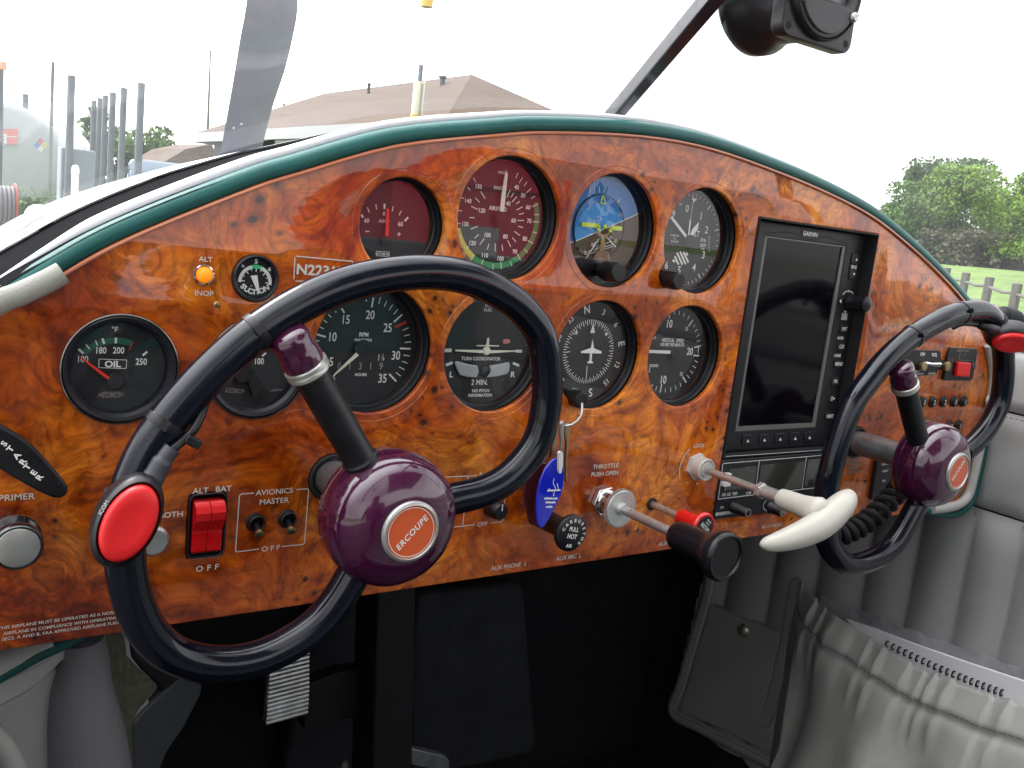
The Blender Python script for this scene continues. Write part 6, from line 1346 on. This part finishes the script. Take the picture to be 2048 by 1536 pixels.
# unseen roof strip and photographer, both added to block light and darken the panel
b = MB(); pr_ = [(-.14, .345), (-.02, .372), (.165, .385), (.35, .372), (.47, .345)]
vs_ = []
for y in (-.335, -.6, -.9, -1.14):
    for x, z in pr_: vs_.append((x, y, z - .02 * abs(y + .33)))
b.add(vs_ + [(x, y, z + .012) for x, y, z in vs_], [[j * 5 + i, j * 5 + i + 1, (j + 1) * 5 + i + 1, (j + 1) * 5 + i] for j in range(3) for i in range(4)] + [[20 + j * 5 + i, 20 + j * 5 + i + 1, 20 + (j + 1) * 5 + i + 1, 20 + (j + 1) * 5 + i] for j in range(3) for i in range(4)])
tag(b.build('roof_light_blocker', LEA, smooth=60), 'grey roof strip over the cabin, above the viewpoint', 'canopy roof')
me = bpy.data.meshes.new('person'); J_ = [((-.40, -1.02, -.52), .17), ((-.40, -1.00, -.20), .19), ((-.40, -.97, .02), .20), ((-.40, -.95, .10), .075), ((-.39, -.93, .20), .095), ((-.38, -.92, .28), .09), ((-.60, -.96, .02), .065), ((-.63, -.82, -.20), .05), ((-.42, -.62, -.06), .035), ((-.20, -.96, .02), .065), ((-.12, -.82, -.20), .05), ((-.27, -.62, -.06), .035)]
me.from_pydata([j[0] for j in J_], [(0, 1), (1, 2), (2, 3), (3, 4), (4, 5), (2, 6), (6, 7), (7, 8), (2, 9), (9, 10), (10, 11)], [])
o = bpy.data.objects.new('person', me); COL.objects.link(o); md = o.modifiers.new('skin', 'SKIN')
me.skin_vertices.new() if not me.skin_vertices else None
for v_, j in zip(me.skin_vertices[0].data, J_): v_.radius = (j[1], j[1] * .8)
me.skin_vertices[0].data[0].use_root = True
o.modifiers.new('sub', 'SUBSURF').render_levels = 2; me.materials.append(P_('navy_shirt', (.035, .022, .03), .8))
tag(o, 'person in a dark shirt holding up the camera, behind the viewpoint', 'person')
# ---------------------------------------------------------------- outside
def gz(x, y):
    u = x - .6 * y; t_ = max(0, min(1, (u - 8) / 26)) * max(0, min(1, (y + 3) / 6)); return -1.35 + 1.95 * t_ * t_ * (3 - 2 * t_) * (1 if y > -25 else max(0, 1 + (y + 25) / 20))
GRASS = P_('grass', (.10, .16, .03), .9, noise=(.6, .35), bump=(30., 1., .03))
b = MB(); vs = []; fs = []; xs_ = [-600, -300, -150, -80, -50, -30] + [-20 + 2.5 * k for k in range(45)] + [110, 150, 250, 400, 700]; ys_ = [-600, -300, -150, -80, -50, -40] + [-30 + 2.5 * k for k in range(45)] + [90, 120, 200, 400, 700]
for y in ys_:
    for x in xs_: vs.append((x, y, gz(x, y)))
n = len(xs_)
for j in range(len(ys_) - 1):
    for i in range(n - 1): a = j * n + i; fs.append([a, a + 1, a + n + 1, a + n])
b.add(vs, fs); tag(b.build('ground', GRASS, smooth=180), kind='structure')
b = MB(); b.add(*box(-14, 6.5, -18, 11, -1.349, -1.342)); b.add(*box(-14, 120, -120, -18.002, -1.349, -1.342)); b.add(*box(6.502, 120, -18, -3, -1.349, -1.342)); tag(b.build('apron', P_('concrete', (.24, .235, .22), .85, noise=(3., .2))), kind='structure')
LEAFS = {}
def leafmat(name, c):
    m = P_(name, c, .6); t = m.node_tree; bs = t.nodes['Principled BSDF']
    g = N(t, 'ShaderNodeNewGeometry'); r = N(t, 'ShaderNodeMapRange'); r.inputs['To Min'].default_value = .45; r.inputs['To Max'].default_value = 1.6
    v = N(t, 'ShaderNodeVectorMath', operation='SCALE'); v.inputs[0].default_value = c; t.links.new(g.outputs['Random Per Island'], r.inputs[0]); t.links.new(r.outputs[0], v.inputs['Scale']); t.links.new(v.outputs[0], bs.inputs['Base Color'])
    tl = N(t, 'ShaderNodeBsdfTranslucent'); t.links.new(v.outputs[0], tl.inputs[0]); mx = N(t, 'ShaderNodeMixShader'); mx.inputs[0].default_value = .3
    o = t.nodes['Material Output']; t.links.new(bs.outputs[0], mx.inputs[1]); t.links.new(tl.outputs[0], mx.inputs[2]); t.links.new(mx.outputs[0], o.inputs[0]); return m
LDARK = leafmat('leaf_dark', (.075, .12, .05)); LMID = leafmat('leaf_mid', (.085, .15, .035)); LBRI = leafmat('leaf_bright', (.15, .25, .035)); LGREY = leafmat('leaf_grey', (.10, .13, .075)); LBRO = leafmat('leaf_brown', (.085, .085, .045))
BARK = P_('bark', (.07, .055, .04), .9, noise=(3., .3))
def tree(base, h, w, mat, label, n=2600, leaf=.16, group=None, seed=0, trunk=.25, low=.18, name='tree'):
    R = random.Random(seed); t = thing(name, label, 'tree' if name == 'tree' else 'shrub', base, group)
    lobes = []
    for k in range(22):
        a = R.uniform(0, 2 * pi); rr = math.sqrt(R.random()) * w * .38; z = h * (low + (1 - low) * R.random()) ; sh_ = 1 - .75 * abs((z / h - .5) * 1.5) ** 2
        lobes.append((Vector((cos(a) * rr * sh_, sin(a) * rr * sh_, z * .9)), R.uniform(.12, .23) * w))
    b = MB(Matrix.Translation(base)); vs = []; fs = []
    for k in range(n):
        c, r = lobes[R.randrange(len(lobes))]; d = Vector((R.gauss(0, 1), R.gauss(0, 1), R.gauss(0, 1))).normalized() * r * R.random() ** .35; d.z *= .8; p = c + d
        if p.z > h: p.z = h - R.random() * .3
        if p.z < h * low * .6: continue
        u = Vector((R.gauss(0, 1), R.gauss(0, 1), R.gauss(0, 1))).normalized(); v_ = u.cross(Vector((R.gauss(0, 1), R.gauss(0, 1), R.gauss(0, 1)))).normalized(); s = leaf * R.uniform(.6, 1.5)
        i0 = len(vs); vs += [p - u * s - v_ * s * .3, p + v_ * s * .75, p + u * s + v_ * s * .2, p - v_ * s * .7]; fs.append([i0, i0 + 1, i0 + 2, i0 + 3])
    b.add(vs, fs); b.build('crown', mat, t, smooth=10)
    b = MB(Matrix.Translation(base)); b.add(*tube([(0, 0, -.3), (.05, 0, h * .3), (0, .1, h * .62)], [trunk * 1.3, trunk, trunk * .4], 9))
    for k in range(6):
        c, r = lobes[k]; b.add(*tube([(0, 0, h * (.25 + .05 * k)), tuple(c * .6 + Vector((0, 0, h * .1))), tuple(c)], [trunk * .45, trunk * .3, trunk * .1], 6))
    b.build('trunk', BARK, t)
def gd(px, D): p = atD(px, 545, D); p.z = gz(p.x, p.y); return p
# right hand trees: (pixel column, distance, height, width)
tr_ = [(1862, 66, 7.5, 7.8, LDARK, 'tall dark green tree behind the bright one, right of the panel arch', 5200, .20), (1890, 55, 5.7, 6.8, LBRI, 'bright green rounded tree, the nearest of the right hand group', 6000, .15), (1828, 56, 4.7, 6.0, LMID, 'mid green tree at the left of the bright green one', 4200, .15), (1782, 70, 6.3, 3.8, LGREY, 'thin grey green tree at the left end of the right hand group', 1500, .19), (1990, 68, 5.8, 6.0, LDARK, 'dark tree between the bright tree and the picture edge', 3800, .2), (2036, 80, 7.6, 5., LDARK, 'dark tree standing highest at the right picture edge', 2600, .22),
       (2050, 50, 5.4, 4.4, LBRI, 'yellow green tree cut by the right picture edge', 3600, .14), (1975, 60, 4.0, 4.5, LMID, 'low mid green tree right of the bright one', 2800, .15), (1752, 75, 4.4, 4.6, LGREY, 'pale low tree just above the panel arch', 1500, .2)]
for i, (px, D, h_, w_, mt, lb, n_, lf) in enumerate(tr_): tree(gd(px, D), h_, w_, mt, lb, int(n_ * 1.9), lf * .68, 'trees beyond the field', 20 + i)
for i, (px, D, lb) in enumerate(((1905, 52, 'brown green undergrowth at the field edge, left part'), (1945, 51, 'brown green undergrowth below the bright tree'), (1985, 52, 'brown green undergrowth in the middle of the field edge'), (2025, 51, 'brown green undergrowth at the right picture edge'), (1870, 53, 'brown green undergrowth close to the panel arch'))): tree(gd(px, D), 1.9, 3.4, LBRO, lb, 1500, .12, 'undergrowth along the field edge', 50 + i, .08, .0, 'shrub')
for i, (px, D, h_, w_, mt, lb, n_) in enumerate(((176, 50, 5.3, 2.2, LDARK, 'slim dark tree between the grey posts at the left', 900), (215, 62, 5.2, 5.2, LGREY, 'grey green tree behind the row of posts', 2200), (285, 62, 5.2, 5.6, LMID, 'rounded green tree right of the row of posts', 3000), (335, 70, 4.0, 5.5, LMID, 'low green tree beside the house', 1600))): tree(gd(px, D), h_, w_, mt, lb, n_, .17, 'trees behind the posts', 70 + i)
for i, (px, D, lb) in enumerate(((30, 19, 'weeds growing below the storage tank'), (118, 20, 'weeds at the foot of the post right of the tank'))): tree(gd(px, D), 1.0, 1.6, LMID, lb, 350, .08, 'weeds by the tank', 90 + i, .02, .0, 'shrub')
# storage tank
TC_ = atD(6, 312, 21.); rT = 105 / 1850 * 21; ax_ = (TC_ - CAM); ax_.z = 0; ax_ = Matrix.Rotation(radians(-12), 3, 'Z') @ ax_.normalized()
t = thing('storage_tank', 'white round end of a horizontal storage tank behind wire fence at the left edge', 'tank', TC_); AF = axis_frame(TC_, TC_ - ax_)
TW = P_('tank_white', (.42, .44, .47), .45, noise=(2., .1)); b = MB(AF); b.add(*lathe([(rT, -6), (rT, 0), (rT * .97, .10), (rT * .85, .20), (rT * .5, .30), (0, .34)], 72)); b.build('shell', TW, t, smooth=60)
def onend(px, py, off=.36):
    P0 = TC_ - ax_ * off; return atPl(px, py, P0, ax_)
def quadthing(b, pts, th=.01): 
    n = len(pts); b.add([tuple(p) for p in pts] + [tuple(p + ax_ * th) for p in pts], [list(range(n)), list(range(n, 2 * n))[::-1]] + [[i, (i + 1) % n, n + (i + 1) % n, n + i] for i in range(n)])
b = MB(); quadthing(b, [onend(-6, 257), onend(36, 258), onend(35, 290), onend(-6, 287)]); b.build('red_placard', P_('placard_red', (.75, .02, .008), .5), t)
b = MB(); quadthing(b, [onend(12, 272, .375), onend(34, 273, .375), onend(34, 274.5, .375), onend(12, 273.5, .375)]); quadthing(b, [onend(8, 267, .375), onend(13, 267, .375), onend(13, 288, .375), onend(8, 288, .375)]); b.build('placard_print', PRINT, t)
for nm, cx_, cy_, m_ in (('diamond_blue', 74, 290, P_('hazard_blue', (.02, .12, .55), .5)), ('diamond_red', 81, 282, P_('hazard_red', (.6, .05, .05), .5)), ('diamond_yellow', 89, 290, P_('hazard_yellow', (.65, .6, .1), .5)), ('diamond_white', 81.5, 298, PRINT)):
    b = MB(); r_ = 7; quadthing(b, [onend(cx_ - r_, cy_), onend(cx_, cy_ - r_), onend(cx_ + r_, cy_), onend(cx_, cy_ + r_)]); b.build(nm, m_, t)
b = MB()
b.add(*box(-.25, .25, -rT - .8, -rT * .8, -1.5, -1.2)); 
sad = Vector((TC_.x, TC_.y, 0)) + ax_ * .8; b = MB(); b.add(*box(sad.x - .9, sad.x + .9, sad.y - .15, sad.y + .15, -1.36, TC_.z - rT * .75)); b.build('saddle', P_('concrete_saddle', (.3, .3, .28), .8), t)
GALV = P_('galvanised', (.09, .105, .12), .55, noise=(5., .2)); WOODP = P_('weathered_post', (.12, .14, .10), .85, noise=(6., .3))
fc = thing('wire_fence', 'thin chain link fence in front of the white tank', 'fence', atD(50, 400, 17))
b = MB()
for k in range(46):
    x0 = -30 + k * 4.2 - 80
    for sgn in (1, -1):
        a = (x0, 205) if sgn > 0 else (x0 + 120, 205); c = (x0 + 120, 395) if sgn > 0 else (x0, 395)
        def clipx(p, q, lim=116):
            (xa, ya), (xb, yb) = p, q
            if xa > lim and xb > lim: return None
            if xb > lim: f_ = (lim - xa) / (xb - xa); return p, (lim, ya + (yb - ya) * f_)
            if xa > lim: f_ = (lim - xb) / (xa - xb); return (lim, yb + (ya - yb) * f_), q
            return p, q
        r_ = clipx(a, c)
        if r_: b.add(*tube([atD(*r_[0], 17), atD(*r_[1], 17)], .0040, 4, cap=False))
b.build('wire_mesh', P_('wire', (.30, .32, .34), .5, metal=.5), fc)
def post(px, py, wpx, D, label, mat=None, group='grey steel posts at the left', bot=None, name='post'):
    top_ = atD(px, py, D); g_ = gz(top_.x, top_.y); r = wpx / 2 / 1850 * D; t = thing(name, label, 'post', (top_.x, top_.y, g_), group)
    b = MB(Matrix.Translation((top_.x, top_.y, 0))); b.add(*lathe([(r, g_ - .1), (r, top_.z - .01), (r * .9, top_.z), (0, top_.z)], 20)); b.build('shaft', mat or GALV, t); return t, top_, r
post(143, 151, 15, 13, 'thick grey post standing alone, right of the white tank'); post(51, 188, 11, 24, 'short grey post top showing above the white tank')
for px, py, w_, D, lb in ((283, 166, 14.5, 13.5, 'rightmost and tallest of the row of grey posts'), (248, 176, 13, 15.5, 'second grey post from the right in the row'), (226, 185, 12.5, 17.5, 'third grey post from the right in the row'), (211, 191, 11, 19.5, 'fourth grey post from the right in the row'), (200, 196, 10, 21.5, 'fifth grey post from the right in the row'), (188, 201, 10.5, 20, 'leftmost grey post of the row')): post(px, py, w_, D, lb)
post(106, 124, 6.5, 19, 'tall thin rough wooden pole beside the white tank', WOODP, None, name='pole'); post(-2, 135, 18, 9, 'dark grey post at the left picture edge with an orange lamp', GALV, None)
lt = atD(6, 128, 8.9); o = thing('orange_lamp', 'faded orange lamp on top of the post at the left picture edge', 'lamp', lt); b = MB(Matrix.Translation(lt)); b.add(*lathe([(0, -.06), (.03, -.05), (.035, 0), (.03, .02), (0, .03)], 20)); b.build('lens', P_('faded_orange', (.7, .35, .25), .5), o)
a = atD(421, 100, 40); g_ = gz(a.x, a.y); t = thing('flagpole', 'very thin tall pole rising behind the end of the low roof', 'pole', (a.x, a.y, g_)); b = MB(); b.add(*tube([(a.x + .2, a.y, g_), (a.x + .08, a.y, 2.), (a.x, a.y, a.z)], [.085, .065, .035], 10)); b.build('shaft', WOODP, t)
# white hydrant posts and pump
for px, py, w_, D, lb in ((151, 338, 14, 12, 'white bollard with a rounded cap in front of the thick grey post'), (168, 291, 8, 14, 'slim white post right of the thick grey post'), (121, 300, 5, 14.5, 'slim pale post left of the thick grey post')):
    t, tp_, r = post(px, py, w_, D, lb, WHITEP, 'white posts by the pump', name='bollard'); b = MB(Matrix.Translation(tp_)); b.add(*lathe([(r * 1.15, -.06), (r * 1.15, -.01), (r * .8, .04), (0, .055)], 20)); b.build('cap', WHITEP, t)
c = atD(136, 330, 13.4); o = thing('pump_cabinet', 'pale cabinet standing behind the white bollard', 'cabinet', (c.x, c.y, -1.35)); b = MB(Matrix.Translation((c.x, c.y, 0))); b.add(*box(-.12, .34, -.15, .15, -1.35, atD(136, 296, 13.4).z)); b.build('body', P_('pale_cabinet', (.22, .25, .29), .5), o, bevel=.02); b = MB(Matrix.Translation((c.x, c.y, 0))); b.add(*box(-.08, .30, -.155, -.15, -.9, -.2)); b.build('door', P_('pale_door', (.52, .55, .60), .5), o)
c = atD(5, 412, 7.5); o = thing('hose_reel', 'grey hose wound on a red reel at the left picture edge', 'hose reel', c)
b = MB(Matrix.Translation(c) @ Matrix.Rotation(pi / 2, 4, 'Y'));
for k in range(5): b.add(*[q for q in tube([(.15 * cos(2 * pi * i / 28), .15 * sin(2 * pi * i / 28), -.06 + .032 * k) for i in range(28)], .016, 8, closed=True)])
b.build('hose', P_('hose_grey', (.14, .14, .145), .6), o); b = MB(Matrix.Translation(c) @ Matrix.Rotation(pi / 2, 4, 'Y')); b.add(*lathe([(0, .078), (.19, .078), (.19, .092), (0, .092)], 32)); b.build('reel_flange', P_('reel_red', (.35, .04, .03), .5), o)
b = MB(); b.add(*box(c.x - .05, c.x + .05, c.y - .05, c.y + .05, -1.35, c.z - .1)); b.build('stand', GALV, o)
# parked car: only its roof shows above the cowling
cb = atZ(331, 316, .33); cb = atD(318, 326, 23.); t = thing('parked_car', 'pale car with blue tinted glass, its roof showing above the nose cowling', 'car', (cb.x, cb.y, -1.35))
F = Matrix.Translation((cb.x, cb.y, -1.35)) @ Matrix.Rotation(radians(78), 4, 'Z'); H = cb.z + 1.35
def body(secs):
    vs = []; fs = []; n = len(secs[0][1])
    for x, q in secs: vs += [(x, y, z) for y, z in q]
    for j in range(len(secs) - 1):
        for i in range(n): i2 = (i + 1) % n; fs.append([j * n + i, j * n + i2, (j + 1) * n + i2, (j + 1) * n + i])
    fs += [list(range(n)), list(range((len(secs) - 1) * n, len(secs) * n))]; return vs, fs
def csec(w, z0, z1): return [(-w, z0), (-w, z1 - .12), (-w * .92, z1 - .02), (-w * .6, z1), (w * .6, z1), (w * .92, z1 - .02), (w, z1 - .12), (w, z0)]
CARP = P_('car_paint', (.68, .71, .76), .25, coat=1.); b = MB(F); b.add(*body([(-2.2, csec(.70, .35, .75)), (-2.0, csec(.86, .28, .98)), (-1.0, csec(.9, .26, 1.04)), (1.2, csec(.9, .26, 1.02)), (2.0, csec(.86, .28, .90)), (2.25, csec(.7, .35, .68))])); b.build('body', CARP, t, smooth=35, bevel=.03)
b = MB(F); b.add(*body([(-1.95, csec(.72, .95, 1.02)), (-1.35, csec(.70, .95, H - .03)), (-.9, csec(.70, .95, H)), (.1, csec(.70, .95, H)), (.5, csec(.69, .95, H - .05)), (1.25, csec(.74, .95, 1.04))])); b.build('cabin', P_('tinted_glass', (.10, .16, .22), .08, coat=1.), t, smooth=35)
b = MB(F); b.add(*body([(-1.30, csec(.66, H - .06, H + .012)), (-.9, csec(.68, H - .05, H + .022)), (.1, csec(.68, H - .05, H + .022)), (.42, csec(.64, H - .08, H - .02))])); b.build('roof', CARP, t, smooth=35)
TY = P_('tyre', (.02, .02, .02), .8)
for sx in (-1.35, 1.4):
    for sy in (-.86, .86):
        b = MB(F @ Matrix.Translation((sx, sy, .33)) @ Matrix.Rotation(pi / 2, 4, 'X')); b.add(*lathe([(0, -.1), (.2, -.1), (.31, -.09), (.33, -.05), (.33, .05), (.31, .09), (.2, .1), (0, .1)], 28)); b.build('wheel', TY, t)
# house
ZE, ZR = 1.6, 3.0; X0_, XRg = 7.55, 10.1; Y_L, Y_R = 27.7, 13.2; YRL, YRR = 24.3, 16.7; X1_ = 12.65
SHG = bpy.data.materials.new('roof_shingles'); SHG.use_nodes = True; tt_ = SHG.node_tree; bb_ = tt_.nodes['Principled BSDF']; tc_ = N(tt_, 'ShaderNodeTexCoord'); mp_ = N(tt_, 'ShaderNodeMapping'); mp_.inputs['Scale'].default_value = (1, .35, 6.5); bk = N(tt_, 'ShaderNodeTexNoise', i_Scale=1.6, i_Detail=6.0, i_Roughness=.7)
rp = N(tt_, 'ShaderNodeValToRGB'); ramp_set(rp, [(.3, (.055, .032, .018)), (.7, (.085, .054, .034))]); tt_.links.new(tc_.outputs['Object'], mp_.inputs[0]); tt_.links.new(mp_.outputs[0], bk.inputs['Vector']); tt_.links.new(bk.outputs[0], rp.inputs[0]); tt_.links.new(rp.outputs[0], bb_.inputs['Base Color']); bb_.inputs['Roughness'].default_value = .9
hs = thing('house', 'long low house with a tan hip roof and white fascia beyond the nose', 'house', (10.1, 20.5, -1.35))
WLM = P_('grey_siding', (.10, .105, .105), .8, noise=(2., .1)); FAS = P_('white_fascia', (.30, .31, .32), .5)
rf = [(X0_, Y_L, ZE), (X1_, Y_L, ZE), (X1_, Y_R, ZE), (X0_, Y_R, ZE), (XRg, YRL, ZR), (XRg, YRR, ZR)]
b = MB(); b.add(rf, [[0, 3, 5, 4], [3, 2, 5], [2, 1, 4, 5], [1, 0, 4], [0, 1, 2, 3]]); roof = b.build('roof', SHG, hs, smooth=10)
b = MB(); b.add(*box(X0_ - .03, X0_, Y_R, Y_L, ZE - .24, ZE + .01)); b.add(*box(X0_, X1_, Y_R - .03, Y_R, ZE - .24, ZE + .01)); b.add(*box(X0_, X1_, Y_L, Y_L + .03, ZE - .24, ZE + .01)); b.build('fascia', FAS, hs)
b = MB(); b.add(*box(X0_ + .5, X1_ - .5, Y_R + .5, Y_L - .5, -1.36, ZE - .1)); b.build('wall', WLM, hs)
for yv, w_ in ((25.2, 1.2), (22.6, 1.6), (19.8, 1.2), (17.2, 1.8)):
    b = MB(); b.add(*box(X0_ + .47, X0_ + .5, yv - w_ / 2, yv + w_ / 2, -.1, 1.0)); w1_ = b.build('window', P_('window_glass_' + str(int(yv)), (.05, .06, .07), .1), hs); b = MB(); b.add(*box(X0_ + .45, X0_ + .47, yv - w_ / 2 - .06, yv + w_ / 2 + .06, 1.0, 1.07)); b.add(*box(X0_ + .45, X0_ + .47, yv - w_ / 2 - .06, yv + w_ / 2 + .06, -.17, -.1)); b.build('frame', FAS, w1_)
b = MB(); b.add(*box(X0_ - .02, X0_ + .5, 19.4, 20.9, ZE - .36, ZE - .26)); b.build('porch_beam', P_('dark_beam', (.12, .12, .11), .8), hs)
for px, py, hh_, r_ in ((738, 172, 10, 4.0), (885, 158, 8, 7), (568, 212, 6, 3)):
    q = atX(px, py, 9.6); b = MB(Matrix.Translation((q.x, q.y, 0))); rr_ = r_ / 1850 * 19 * .8; b.add(*lathe([(rr_, q.z - .8), (rr_, q.z), (rr_ * 1.5, q.z + .02), (rr_ * 1.5, q.z + .06), (0, q.z + .08)], 16)); b.build('roof_vent', GALV, hs)
h2 = thing('shed', 'lower building with a tan roof left of the long house', 'shed', (11.5, 38, -1.35))
P1_ = [atD(318, 330, 34), atD(372, 298, 34), atD(424, 288, 34), atD(440, 330, 34)]
b = MB(); y0_ = P1_[0].y; b.add([tuple(p) for p in P1_] + [(p.x, p.y + 5, p.z) for p in P1_], [[0, 1, 2, 3], [0, 1, 5, 4], [1, 2, 6, 5], [2, 3, 7, 6], [4, 5, 6, 7]]); b.build('roof', SHG, h2, smooth=10)
b = MB(); b.add(*box(P1_[0].x + .3, P1_[3].x, P1_[0].y + .3, P1_[0].y + 4.5, -1.36, P1_[0].z + .05)); b.build('wall', WLM, h2)
# split rail fence
fn = thing('rail_fence', 'weathered split rail fence in the grass at the right edge', 'fence', gd(1985, 25)); RW = P_('weathered_wood', (.10, .09, .08), .85, noise=(4., .3))
pst = []
for px, D in ((1850, 33), (1893, 29), (1933, 26.5), (1982, 24.5), (2040, 22), (2110, 20)):
    p = gd(px, D); pst.append(p); b = MB(Matrix.Translation(p)); b.add(*box(-.09, .09, -.09, .09, -.1, .92)); b.build('fence_post', RW, fn, bevel=.02)
for a, c in zip(pst, pst[1:]):
    for z in (.25, .66):
        b = MB(); b.add(*tube([a + Vector((0, 0, z)), (a + c) / 2 + Vector((0, 0, z - .03)), c + Vector((0, 0, z + .02))], [.035, .045, .035], 8)); b.build('rail', RW, fn)
# red barn and hedge behind the viewpoint, reflected in the dials
bn = thing('red_shed', 'maroon shed behind the aircraft, seen only in the dial glass', 'shed', (12.8, -20.5, -1.35)); MRD = P_('barn_red', (.55, .03, .06), .7)
b = MB(); b.add(*box(10.2, 15.6, -23.5, -20.0, -1.36, .9)); b.add([(10, -19.9, .9), (15.8, -19.9, .9), (12.9, -19.9, 2.3), (10, -23.6, .9), (15.8, -23.6, .9), (12.9, -23.6, 2.3)], [[0, 1, 2], [5, 4, 3], [0, 2, 5, 3], [1, 4, 5, 2]]); b.build('wall', MRD, bn, smooth=10)
b = MB(); b.add(*box(12.2, 13.4, -19.99, -19.95, -1.35, -.1)); b.build('door', P_('shed_door', (.35, .33, .33), .7), bn)
for i, (x, y, h_, w_, lb) in enumerate(((3, -38, 5, 8, 'tree behind the aircraft, seen only in reflections, the leftmost'), (24, -34, 4.5, 9, 'tree behind the aircraft, seen only in reflections, the middle one'), (40, -22, 4, 9, 'tree behind the aircraft, seen only in reflections, the rightmost'))): tree(Vector((x, y, gz(x, y))), h_, w_, LDARK, lb, 1400, .35, 'trees behind the aircraft', 120 + i)
